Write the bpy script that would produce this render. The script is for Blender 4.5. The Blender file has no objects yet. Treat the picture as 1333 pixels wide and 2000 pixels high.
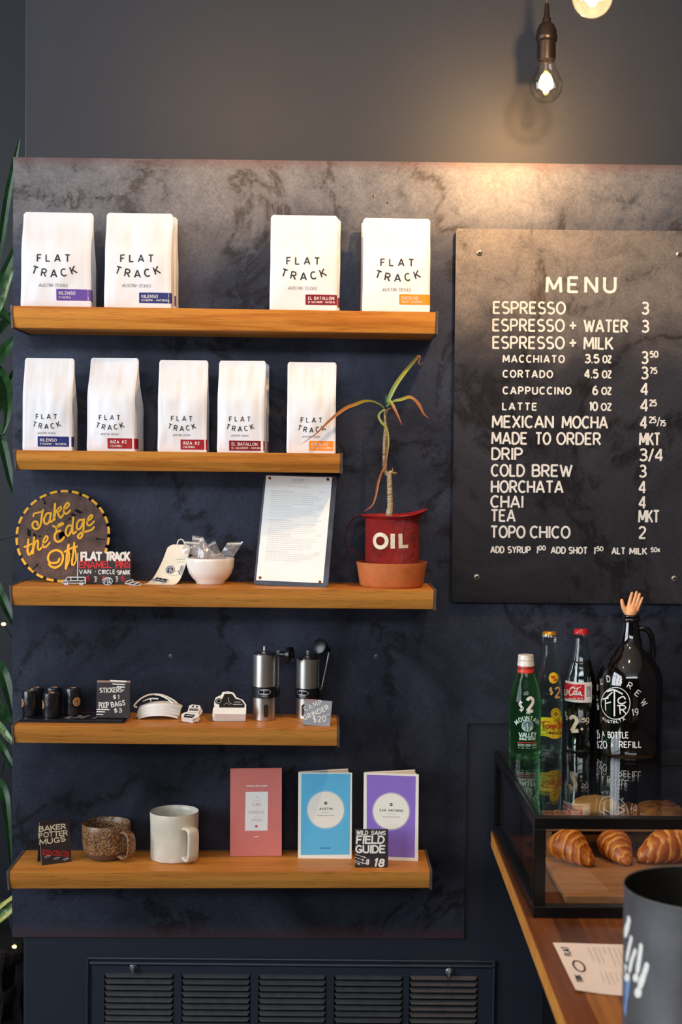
import bpy, bmesh, math, random
from math import sin, cos, pi, radians, sqrt, atan2, asin
from mathutils import Vector, Matrix, Euler, noise
random.seed(7)
S = bpy.context.scene
COL = S.collection

# ------------------------------------------------------------------ camera
H = 1.62                      # eye height
F = 2777.8                    # 50 mm lens on a 36 mm tall frame of 2000 px
YAW, PIT, ROL, CYP = 1.49014301e-02, -3.23698490e-02, -8.89835330e-03, 990.49
_cy, _sy, _cp, _sp, _cr, _sr = cos(YAW), sin(YAW), cos(PIT), sin(PIT), cos(ROL), sin(ROL)
CM = (Matrix(((_cy, _sy, 0), (-_sy, _cy, 0), (0, 0, 1))) @ Matrix(((1, 0, 0), (0, _cp, -_sp), (0, _sp, _cp)))
      @ Matrix(((_cr, 0, _sr), (0, 1, 0), (-_sr, 0, _cr))))
CO = Vector((0, -2.78, H))
cam = bpy.data.cameras.new('camera')
camo = bpy.data.objects.new('camera', cam)
COL.objects.link(camo)
rt, fw, up = CM.col[0], CM.col[1], CM.col[2]
mw = Matrix((rt, up, -fw)).transposed().to_4x4()
mw.translation = CO
camo.matrix_world = mw
cam.sensor_fit = 'VERTICAL'
cam.sensor_height = 36
cam.sensor_width = 24
cam.lens = 50
cam.shift_y = -(1000 - CYP) / 2000 * 1.0
cam.clip_start = 0.05
cam.dof.use_dof = True
cam.dof.focus_distance = 2.66
cam.dof.aperture_fstop = 4.0
S.camera = camo

# ------------------------------------------------------------------ world, light, exposure
S.view_settings.view_transform = 'Standard'
S.view_settings.look = 'None'
S.view_settings.gamma = 1
S.view_settings.use_curve_mapping = False
S.view_settings.exposure = -0.08
W = bpy.data.worlds.new('world')
S.world = W
W.use_nodes = True
W.node_tree.nodes['Background'].inputs[0].default_value = (0.62, 0.75, 1, 1)
W.node_tree.nodes['Background'].inputs[1].default_value = 0.6


def area(name, loc, rot, sx, sy, power, col):
    l = bpy.data.lights.new(name, 'AREA')
    l.shape = 'RECTANGLE'
    l.size, l.size_y, l.energy, l.color = sx, sy, power, col
    o = bpy.data.objects.new(name, l)
    COL.objects.link(o)
    o.location = loc
    o.rotation_euler = rot
    return o


# daylight through the left windows, plus an added light in a made-up front transom
area('daylight_left', (-2.68, -2.15, 1.95), (0, radians(-90), 0), 1.9, 2.9, 155, (0.86, 0.93, 1.0))
area('added_transom_light', (-0.1, -6.08, 3.25), (radians(90), 0, 0), 4.6, 0.7, 75, (0.90, 0.95, 1.0))


# ------------------------------------------------------------------ pixel helpers (measuring the photograph)
def ray(px, py):
    return (CM @ Vector(((px - 666.5) / F, 1, -(py - CYP) / F)))


def at(px, py, Y):
    d = ray(px, py)
    return CO + d * ((Y - CO.y) / d.y)


def atz(px, py, Z):
    d = ray(px, py)
    return CO + d * ((Z - CO.z) / d.z)


def mpp(Y):                    # metres per pixel at depth Y
    return (Y + 2.78) / F


# ------------------------------------------------------------------ materials
def lin(c):
    c = c / 255.0
    return c / 12.92 if c <= 0.04045 else ((c + 0.055) / 1.055) ** 2.4


def rgb(r, g, b):
    return (lin(r), lin(g), lin(b), 1)


def new_mat(name):
    m = bpy.data.materials.new(name)
    m.use_nodes = True
    n = m.node_tree.nodes
    return m, m.node_tree, n['Principled BSDF']


def N(t, kind, **kw):
    nd = t.nodes.new(kind)
    for k, v in kw.items():
        if k.startswith('i_'):
            key = k[2:]
            key = int(key) if key.isdigit() else key.replace('_', ' ')
            nd.inputs[key].default_value = v
        else:
            setattr(nd, k, v)
    return nd


def ramp(t, fac, stops, interp='LINEAR'):
    r = t.nodes.new('ShaderNodeValToRGB')
    r.color_ramp.interpolation = interp
    e = r.color_ramp.elements
    e[0].position, e[0].color = stops[0]
    e[1].position, e[1].color = stops[-1]
    for p, c in stops[1:-1]:
        x = e.new(p)
        x.color = c
    t.links.new(fac, r.inputs[0])
    return r


def objco(t, scale=(1, 1, 1), rot=(0, 0, 0)):
    tc = t.nodes.new('ShaderNodeTexCoord')
    mp = t.nodes.new('ShaderNodeMapping')
    mp.inputs['Scale'].default_value = scale
    mp.inputs['Rotation'].default_value = rot
    t.links.new(tc.outputs['Object'], mp.inputs[0])
    return mp.outputs[0]


def add_bump(t, b, height, strength, dist=0.001):
    bp = N(t, 'ShaderNodeBump')
    bp.inputs['Strength'].default_value = strength
    bp.inputs['Distance'].default_value = dist
    t.links.new(height, bp.inputs['Height'])
    t.links.new(bp.outputs[0], b.inputs['Normal'])


def mat(name, c, rough=0.5, metal=0.0, spec=0.5, coat=0.0, vary=0.12, vscale=30, bump=0.0, bscale=200, bdist=0.001,
        sss=0.0, c2=None, emit=None, estr=1.0, stretch=(1, 1, 1)):
    m, t, b = new_mat(name)
    b.inputs['Roughness'].default_value = rough
    b.inputs['Metallic'].default_value = metal
    b.inputs['Specular IOR Level'].default_value = spec
    b.inputs['Coat Weight'].default_value = coat
    b.inputs['Coat Roughness'].default_value = 0.05
    base = rgb(*c)
    co = objco(t, stretch)
    nz = N(t, 'ShaderNodeTexNoise', i_Scale=vscale, i_Detail=5.0, i_Roughness=0.6)
    t.links.new(co, nz.inputs['Vector'])
    lo = rgb(*c2) if c2 else tuple(x * (1 - vary) for x in base[:3]) + (1,)
    hi = base if c2 else tuple(min(1, x * (1 + vary * 0.6)) for x in base[:3]) + (1,)
    r = ramp(t, nz.outputs['Fac'], [(0.35, lo), (0.65, hi)])
    t.links.new(r.outputs[0], b.inputs['Base Color'])
    if bump:
        bz = N(t, 'ShaderNodeTexNoise', i_Scale=bscale, i_Detail=4.0)
        t.links.new(co, bz.inputs['Vector'])
        add_bump(t, b, bz.outputs['Fac'], bump, bdist)
    if sss:
        b.inputs['Subsurface Weight'].default_value = sss
        b.inputs['Subsurface Radius'].default_value = (0.004, 0.002, 0.001)
        b.inputs['Subsurface Scale'].default_value = 0.6
    if emit:
        b.inputs['Emission Color'].default_value = rgb(*emit)
        b.inputs['Emission Strength'].default_value = estr
    return m


def glass_thin(name, tint=(1, 1, 1), refl=1.0, ior=1.5, rough=0.0, milky=0.0):
    """a thin pane or blown bulb: see through, with Fresnel reflections"""
    m = bpy.data.materials.new(name)
    m.use_nodes = True
    t = m.node_tree
    t.nodes.remove(t.nodes['Principled BSDF'])
    out = t.nodes['Material Output']
    tr = N(t, 'ShaderNodeBsdfTransparent')
    tr.inputs[0].default_value = tint + (1,)
    gl = N(t, 'ShaderNodeBsdfGlossy')
    gl.inputs['Roughness'].default_value = rough
    fr = N(t, 'ShaderNodeFresnel')
    ge = N(t, 'ShaderNodeNewGeometry')
    mi = N(t, 'ShaderNodeMix', data_type='FLOAT')
    mi.inputs[2].default_value = ior
    mi.inputs[3].default_value = 1.0 / ior
    t.links.new(ge.outputs['Backfacing'], mi.inputs[0])
    t.links.new(mi.outputs[0], fr.inputs['IOR'])
    mu = N(t, 'ShaderNodeMath', operation='MULTIPLY')
    mu.inputs[1].default_value = refl
    mu.use_clamp = True
    t.links.new(fr.outputs[0], mu.inputs[0])
    mx = N(t, 'ShaderNodeMixShader')
    t.links.new(mu.outputs[0], mx.inputs[0])
    t.links.new(tr.outputs[0], mx.inputs[1])
    t.links.new(gl.outputs[0], mx.inputs[2])
    if milky:
        df = N(t, 'ShaderNodeBsdfTranslucent')
        df.inputs[0].default_value = (0.85, 0.85, 0.88, 1)
        d2 = N(t, 'ShaderNodeBsdfDiffuse')
        d2.inputs[0].default_value = (0.85, 0.85, 0.88, 1)
        ma = N(t, 'ShaderNodeMixShader')
        ma.inputs[0].default_value = 0.5
        t.links.new(df.outputs[0], ma.inputs[1])
        t.links.new(d2.outputs[0], ma.inputs[2])
        mb = N(t, 'ShaderNodeMixShader')
        mb.inputs[0].default_value = milky
        t.links.new(mx.outputs[0], mb.inputs[1])
        t.links.new(ma.outputs[0], mb.inputs[2])
        mx = mb
    t.links.new(mx.outputs[0], out.inputs[0])
    return m


def glass_solid(name, c, ior=1.36, trans_mix=0.25, tcol=None):
    m = bpy.data.materials.new(name)
    m.use_nodes = True
    t = m.node_tree
    b = t.nodes['Principled BSDF']
    b.inputs['Base Color'].default_value = rgb(*c)
    b.inputs['Roughness'].default_value = 0.02
    b.inputs['IOR'].default_value = ior
    b.inputs['Transmission Weight'].default_value = 1.0
    tl = N(t, 'ShaderNodeBsdfTranslucent')
    tl.inputs[0].default_value = rgb(*(tcol or c))
    mx = N(t, 'ShaderNodeMixShader')
    mx.inputs[0].default_value = trans_mix
    out = t.nodes['Material Output']
    t.links.new(b.outputs[0], mx.inputs[1])
    t.links.new(tl.outputs[0], mx.inputs[2])
    t.links.new(mx.outputs[0], out.inputs[0])
    return m


def wood(name, dark, light, axis='x', scale=1.0, rough=0.5, grain=1.0, pores=0.5):
    m, t, b = new_mat(name)
    st = {'x': (0.9, 14, 14), 'y': (14, 0.9, 14), 'z': (14, 14, 0.9)}[axis]
    co = objco(t, tuple(s * scale for s in st))
    n1 = N(t, 'ShaderNodeTexNoise', i_Scale=1.6, i_Detail=5.0, i_Roughness=0.55, i_Distortion=0.9)
    t.links.new(co, n1.inputs['Vector'])
    st2 = {'x': (22, 480, 480), 'y': (480, 22, 480), 'z': (480, 480, 22)}[axis]
    co2 = objco(t, tuple(s * scale for s in st2))
    n2 = N(t, 'ShaderNodeTexNoise', i_Scale=1.0, i_Detail=3.0, i_Roughness=0.7)
    t.links.new(co2, n2.inputs['Vector'])
    # cathedral rings
    ms = N(t, 'ShaderNodeMath', operation='MULTIPLY')
    ms.inputs[1].default_value = 7.0 * grain
    t.links.new(n1.outputs['Fac'], ms.inputs[0])
    fr = N(t, 'ShaderNodeMath', operation='PINGPONG')
    fr.inputs[1].default_value = 1.0
    t.links.new(ms.outputs[0], fr.inputs[0])
    r1 = ramp(t, fr.outputs[0], [(0.0, rgb(*dark)), (0.35, rgb(*[d * 0.35 + l * 0.65 for d, l in zip(dark, light)])), (1, rgb(*light))])
    r2 = ramp(t, n2.outputs['Fac'], [(0.34, (1 - pores, 1 - pores * 1.05, 1 - pores * 1.1, 1)), (0.47, (1, 1, 1, 1))])
    mx = N(t, 'ShaderNodeMix', data_type='RGBA', blend_type='MULTIPLY')
    mx.inputs[0].default_value = 1
    t.links.new(r1.outputs[0], mx.inputs[6])
    t.links.new(r2.outputs[0], mx.inputs[7])
    t.links.new(mx.outputs[2], b.inputs['Base Color'])
    b.inputs['Roughness'].default_value = rough
    b.inputs['Specular IOR Level'].default_value = 0.35
    add_bump(t, b, n2.outputs['Fac'], 0.15, 0.0006)
    return m


def steel_plate(name, dark, mid, pale, zsheen, seed=0.0, metal=0.6, rough=0.40, sheen_amt=1.0, rim=None):
    """hot-rolled steel sheet: cloudy mill scale, drip-edged pale top band with reflected sheen painted in, curling dark marks"""
    m, t, b = new_mat(name)
    tc = N(t, 'ShaderNodeTexCoord')
    mp = N(t, 'ShaderNodeMapping')
    mp.inputs['Location'].default_value = (seed, seed * 0.7, seed * 1.3)
    t.links.new(tc.outputs['Object'], mp.inputs[0])
    co = mp.outputs[0]
    big = N(t, 'ShaderNodeTexNoise', i_Scale=3.2, i_Detail=9.0, i_Roughness=0.62, i_Distortion=0.8)
    fine = N(t, 'ShaderNodeTexNoise', i_Scale=22.0, i_Detail=7.0, i_Roughness=0.7, i_Distortion=0.5)
    grit = N(t, 'ShaderNodeTexNoise', i_Scale=240.0, i_Detail=3.0)
    for n_ in (big, fine, grit):
        t.links.new(co, n_.inputs['Vector'])
    sep = N(t, 'ShaderNodeSeparateXYZ')
    t.links.new(tc.outputs['Object'], sep.inputs[0])
    # irregular pale top band: ceiling and window sheen painted in, with mill-scale edges
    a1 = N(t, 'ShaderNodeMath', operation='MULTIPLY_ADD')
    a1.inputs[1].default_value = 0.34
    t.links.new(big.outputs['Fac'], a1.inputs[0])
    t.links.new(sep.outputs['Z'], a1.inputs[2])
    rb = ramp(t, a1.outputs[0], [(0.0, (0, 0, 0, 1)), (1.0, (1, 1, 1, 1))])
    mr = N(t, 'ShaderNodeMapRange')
    mr.inputs['From Min'].default_value = zsheen + 0.34 * 0.5 - 0.06
    mr.inputs['From Max'].default_value = zsheen + 0.34 * 0.5 + 0.09
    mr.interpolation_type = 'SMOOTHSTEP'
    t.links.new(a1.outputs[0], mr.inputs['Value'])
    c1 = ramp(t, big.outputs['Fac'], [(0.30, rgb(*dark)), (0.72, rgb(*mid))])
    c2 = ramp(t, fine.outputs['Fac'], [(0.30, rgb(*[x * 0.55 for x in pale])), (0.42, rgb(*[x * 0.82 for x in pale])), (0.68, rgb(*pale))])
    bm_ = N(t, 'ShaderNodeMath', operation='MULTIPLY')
    bm_.inputs[1].default_value = sheen_amt
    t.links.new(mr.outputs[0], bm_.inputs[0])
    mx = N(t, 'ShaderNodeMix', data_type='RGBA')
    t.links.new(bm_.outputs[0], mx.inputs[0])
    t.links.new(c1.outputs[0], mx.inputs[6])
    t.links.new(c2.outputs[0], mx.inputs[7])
    # curling flow lines
    vo = N(t, 'ShaderNodeTexVoronoi', feature='DISTANCE_TO_EDGE', i_Scale=3.4)
    wv = N(t, 'ShaderNodeMix', data_type='VECTOR')
    wv.inputs[0].default_value = 0.34
    t.links.new(co, wv.inputs[4])
    t.links.new(big.outputs['Color'], wv.inputs[5])
    t.links.new(wv.outputs[1], vo.inputs['Vector'])
    rl = ramp(t, vo.outputs['Distance'], [(0.0, (0.34, 0.30, 0.28, 1)), (0.018, (0.58, 0.54, 0.51, 1)), (0.04, (0.92, 0.90, 0.89, 1)), (0.10, (1, 1, 1, 1))])
    rf = ramp(t, fine.outputs['Fac'], [(0.42, (0, 0, 0, 1)), (0.52, (1, 1, 1, 1))])
    ml = N(t, 'ShaderNodeMix', data_type='RGBA', blend_type='MULTIPLY')
    t.links.new(rf.outputs[0], ml.inputs[0])
    t.links.new(mx.outputs[2], ml.inputs[6])
    t.links.new(rl.outputs[0], ml.inputs[7])
    rg = ramp(t, grit.outputs['Fac'], [(0.3, (0.8, 0.8, 0.8, 1)), (0.7, (1.15, 1.15, 1.15, 1))])
    mg = N(t, 'ShaderNodeMix', data_type='RGBA', blend_type='MULTIPLY')
    mg.inputs[0].default_value = 1
    t.links.new(ml.outputs[2], mg.inputs[6])
    t.links.new(rg.outputs[0], mg.inputs[7])
    t.links.new(mg.outputs[2], b.inputs['Base Color'])
    last_col = mg.outputs[2]
    if rim:
        last = last_col
        for z0, wd_ in rim:
            d1 = N(t, 'ShaderNodeMath', operation='SUBTRACT')
            t.links.new(sep.outputs['Z'], d1.inputs[0])
            d1.inputs[1].default_value = z0
            d2 = N(t, 'ShaderNodeMath', operation='ABSOLUTE')
            t.links.new(d1.outputs[0], d2.inputs[0])
            d3 = N(t, 'ShaderNodeMath', operation='MULTIPLY_ADD')
            t.links.new(fine.outputs['Fac'], d3.inputs[0])
            d3.inputs[1].default_value = 0.03
            t.links.new(d2.outputs[0], d3.inputs[2])
            d4 = N(t, 'ShaderNodeMapRange')
            d4.inputs['From Min'].default_value = wd_ + 0.015
            d4.inputs['From Max'].default_value = 0.012
            d4.inputs['To Max'].default_value = 0.75
            t.links.new(d3.outputs[0], d4.inputs['Value'])
            d5 = N(t, 'ShaderNodeMix', data_type='RGBA')
            t.links.new(d4.outputs[0], d5.inputs[0])
            t.links.new(last, d5.inputs[6])
            d5.inputs[7].default_value = rgb(92, 66, 64)
            last = d5.outputs[2]
        t.links.new(last, b.inputs['Base Color'])
    b.inputs['Metallic'].default_value = metal
    rr = N(t, 'ShaderNodeMapRange')
    rr.inputs['To Min'].default_value = rough - 0.08
    rr.inputs['To Max'].default_value = rough + 0.14
    t.links.new(fine.outputs['Fac'], rr.inputs['Value'])
    t.links.new(rr.outputs[0], b.inputs['Roughness'])
    add_bump(t, b, fine.outputs['Fac'], 0.08, 0.001)
    return m


M = {}
M['wall'] = mat('charcoal wall paint', (35, 40, 51), 0.46, vary=0.06, vscale=8, bump=0.25, bscale=260, bdist=0.0006, spec=0.4)
M['wall_low'] = M['wall']
M['alcove'] = mat('alcove wall paint', (32, 37, 44), 0.5, vary=0.06, vscale=6)
M['plaster'] = mat('room plaster', (74, 72, 70), 0.8)
M['ceiling'] = mat('ceiling paint', (225, 222, 216), 0.8)
M['floor'] = mat('concrete floor', (62, 56, 50), 0.6, vary=0.2, vscale=4)
M['frame_dark'] = mat('window frame paint', (40, 40, 44), 0.4)
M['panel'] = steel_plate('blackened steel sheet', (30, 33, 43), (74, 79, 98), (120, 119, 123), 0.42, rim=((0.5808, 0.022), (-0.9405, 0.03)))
M['board'] = steel_plate('steel menu plate', (34, 34, 40), (74, 73, 80), (132, 124, 118), 0.50, seed=3.7)
M['oak'] = wood('honey oak', (186, 112, 38), (212, 144, 60), 'x', rough=0.5, pores=0.28, grain=1.2)
M['oak_b'] = wood('honey oak plain grain', (190, 120, 48), (210, 144, 64), 'x', rough=0.5, pores=0.38, grain=0.5)
M['bracket'] = mat('raw steel bracket', (128, 120, 118), 0.4, metal=0.6, vary=0.3, vscale=60)
M['screw'] = mat('zinc screw', (190, 180, 165), 0.3, metal=0.9)
M['screw_hole'] = mat('screw recess', (14, 13, 13), 0.7, spec=0.2)
M['paint_white'] = mat('sign painter white', (226, 228, 224), 0.5, vary=0.1, vscale=120)
M['bag'] = mat('matte white bag film', (224, 230, 238), 0.45, vary=0.02, bump=0.12, bscale=60, bdist=0.002)
M['ink'] = mat('black ink', (22, 20, 22), 0.5)
M['ink_grey'] = mat('grey ink', (120, 120, 122), 0.6)
M['ink_faint'] = mat('faint toner ink', (208, 208, 204), 0.7)
M['lab_purple'] = mat('purple label', (96, 66, 158), 0.4, vary=0.04)
M['lab_navy'] = mat('navy label', (26, 40, 112), 0.4, vary=0.04)
M['lab_red'] = mat('red label', (150, 20, 28), 0.4, vary=0.04)
M['lab_maroon'] = mat('maroon label', (122, 18, 32), 0.4, vary=0.04)
M['lab_orange'] = mat('orange label', (238, 142, 22), 0.4, vary=0.04)
M['rust'] = mat('rusty saw steel', (104, 76, 66), 0.65, metal=0.15, c2=(70, 50, 46), vscale=55, bump=0.2)
M['yellow'] = mat('yellow enamel paint', (246, 178, 10), 0.4, vary=0.1, vscale=80)
M['red_paint'] = mat('red paint marker', (196, 34, 34), 0.45)
M['chalk_black'] = mat('black sign board', (44, 36, 38), 0.5, vary=0.3, vscale=60)
M['sign_edge'] = mat('sign edge', (150, 120, 105), 0.6)
M['slate'] = mat('grey slate tile', (132, 140, 150), 0.6, vary=0.2, vscale=70)
M['chalk_white'] = mat('white paint marker', (232, 230, 222), 0.55, vary=0.1, vscale=160)
M['chalk_cream'] = mat('cream paint marker', (222, 214, 190), 0.55, vary=0.12, vscale=160)
M['cream_card'] = mat('cream card', (236, 228, 206), 0.6, vary=0.03)
M['white_card'] = mat('white card', (238, 238, 232), 0.6, vary=0.03)
M['paper'] = mat('white paper', (240, 241, 237), 0.7, vary=0.02)
M['receipt'] = mat('receipt paper', (238, 226, 218), 0.7, vary=0.02)
M['ceramic'] = mat('white glazed china', (240, 236, 228), 0.12, coat=0.5, vary=0.02)
M['pin_steel'] = mat('silver enamel pin', (206, 210, 218), 0.3, metal=0.2)
M['pin_black'] = mat('black enamel', (22, 23, 28), 0.25, coat=0.5)
M['plate_dark'] = mat('dark steel backing plate', (80, 82, 92), 0.35, metal=0.7, vary=0.35, vscale=25)
M['brass'] = mat('brass screw post', (150, 100, 52), 0.3, metal=0.9)
M['terracotta'] = mat('terracotta', (196, 112, 56), 0.75, c2=(178, 96, 44), vscale=40, bump=0.1)
M['stem'] = mat('cane bark', (196, 182, 150), 0.75, c2=(120, 104, 84), vscale=90, stretch=(1, 1, 6), bump=0.5, bscale=160)
M['rubber_black'] = mat('black film', (24, 26, 32), 0.28, coat=0.3, bump=0.5, bscale=90, bdist=0.002)
M['black_plastic'] = mat('black plastic', (16, 17, 20), 0.3)
M['kraft'] = mat('kraft sticker', (196, 146, 96), 0.6)
M['brushed'] = mat('brushed stainless steel', (205, 200, 192), 0.33, metal=1.0, vary=0.0)
M['badge'] = mat('pale blue grey badge', (170, 180, 190), 0.4)
M['window_dark'] = mat('smoked window', (40, 38, 36), 0.15, coat=0.6)
M['mug_white'] = mat('speckled white stoneware', (222, 216, 200), 0.35, c2=(198, 190, 172), vscale=18, coat=0.15)
M['mug_clay'] = mat('bare brown clay', (98, 70, 54), 0.7, vary=0.15, vscale=80)
M['pink'] = mat('salmon pink cover', (214, 122, 112), 0.55, vary=0.04)
M['blue'] = mat('sky blue cover', (92, 184, 226), 0.5, vary=0.03)
M['violet'] = mat('violet cover', (136, 108, 200), 0.5, vary=0.04)
M['ivory'] = mat('ivory cover stock', (236, 234, 222), 0.55, vary=0.02)
M['pages'] = mat('page edges', (238, 233, 230), 0.8, vary=0.06, vscale=400)
M['pink_ink'] = mat('pale pink ink', (226, 178, 172), 0.6)
M['red_ink'] = mat('dusty red ink', (196, 84, 88), 0.6)
M['blue_ink'] = mat('blue ink', (30, 110, 160), 0.6)
M['case_frame'] = mat('black enamel frame', (7, 8, 9), 0.28, spec=0.3, coat=0.1, vary=0.1)
M['pane'] = glass_thin('case glass', (0.97, 0.98, 0.97), 1.0)
M['pane_top'] = glass_thin('case top glass', (0.96, 0.97, 0.96), 1.15)
M['bulb_glass'] = glass_thin('bulb glass', (0.93, 0.90, 0.84), 1.6)
M['bulb_frost'] = glass_thin('glowing bulb glass', (0.95, 0.93, 0.88), 1.6, milky=0.003)
M['baggie'] = glass_thin('clear poly bag', (0.93, 0.93, 0.95), 2.5, rough=0.15, milky=0.22)
M['socket'] = mat('dark bronze socket', (36, 30, 27), 0.35, metal=0.5)
M['cord'] = mat('brown cloth cord', (62, 44, 34), 0.8)
M['filament'] = mat('glowing filament', (255, 210, 120), 0.5, emit=(255, 196, 110), estr=60)
M['tray'] = wood('bakery board', (140, 92, 56), (172, 120, 78), 'x', rough=0.6, pores=0.3)
M['green_glass'] = glass_solid('green bottle glass', (140, 224, 160), 1.34, 0.18, (130, 215, 140))
M['clear_glass'] = glass_solid('clear bottle glass', (236, 244, 240), 1.34, 0.07, (200, 216, 208))
M['cola_glass'] = glass_thin('cola bottle glass', (0.80, 0.88, 0.84), 1.6)
M['cola'] = mat('dark cola', (10, 5, 5), 0.08, coat=1.0, vary=0)
M['amber'] = mat('dark amber glass', (9, 6, 6), 0.06, coat=1.0, vary=0)
M['cap_gold'] = mat('gold crown cap', (208, 150, 44), 0.3, metal=0.5)
M['cap_silver'] = mat('crimped tin edge', (170, 168, 165), 0.3, metal=0.9)
M['cap_red'] = mat('red crown cap', (186, 28, 28), 0.3, coat=0.4)
M['cap_white'] = mat('white screw cap', (222, 218, 208), 0.35, metal=0.1)
M['band_red'] = mat('orange red neck band', (228, 66, 44), 0.4)
M['lab_yellow'] = mat('yellow bottle label', (240, 202, 20), 0.4, vary=0.04)
M['lab_cola'] = mat('red bottle label', (196, 22, 28), 0.4, vary=0.04)
M['label_white'] = mat('white label stock', (225, 225, 225), 0.45)
M['label_mint'] = mat('pale mint print', (190, 220, 205), 0.5)
M['label_teal'] = mat('grey teal print', (86, 120, 130), 0.5)
M['skin'] = mat('rubber hand', (240, 178, 128), 0.4, sss=0.3, vary=0.04)
M['tin'] = mat('dull grey tin', (122, 122, 124), 0.38, metal=0.6, vary=0.25, vscale=12)
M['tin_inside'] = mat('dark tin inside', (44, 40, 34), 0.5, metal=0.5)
M['blue_drip'] = mat('blue paint drip', (120, 150, 196), 0.45)
M['grille'] = mat('navy grille paint', (36, 42, 54), 0.42, vary=0.1, vscale=20, bump=0.1)
M['louver'] = mat('dusty louver paint', (52, 52, 56), 0.55, vary=0.25, vscale=60)
M['knob'] = mat('steel wing latch', (120, 126, 136), 0.35, metal=0.6)
M['basket'] = mat('dark woven bark', (46, 48, 50), 0.8, c2=(22, 24, 26), vscale=60, bump=0.4)
M['leaf'] = mat('deep green leaf', (38, 82, 34), 0.45, c2=(20, 48, 24), vscale=12, stretch=(6, 6, 1))
M['leaf_pale'] = mat('variegated leaf', (150, 170, 120), 0.4, c2=(48, 96, 50), vscale=40, stretch=(4, 4, 0.6))
M['leaf_edge'] = mat('yellow leaf margin', (206, 200, 110), 0.45)
M['leaf_tip'] = mat('dry leaf tip', (190, 140, 80), 0.7)
M['wire'] = mat('thin dark wire', (20, 22, 22), 0.5)
M['fairy'] = mat('lit fairy bulb', (255, 200, 120), 0.4, emit=(255, 170, 80), estr=14)
M['soil'] = mat('dark soil', (30, 24, 20), 0.9, bump=0.6)
M['red_rim'] = mat('red enamel rim', (158, 30, 34), 0.25, coat=0.4, vary=0.25, vscale=40)
M['handle_rust'] = mat('dark red strap', (58, 26, 26), 0.5, vary=0.3)


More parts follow.
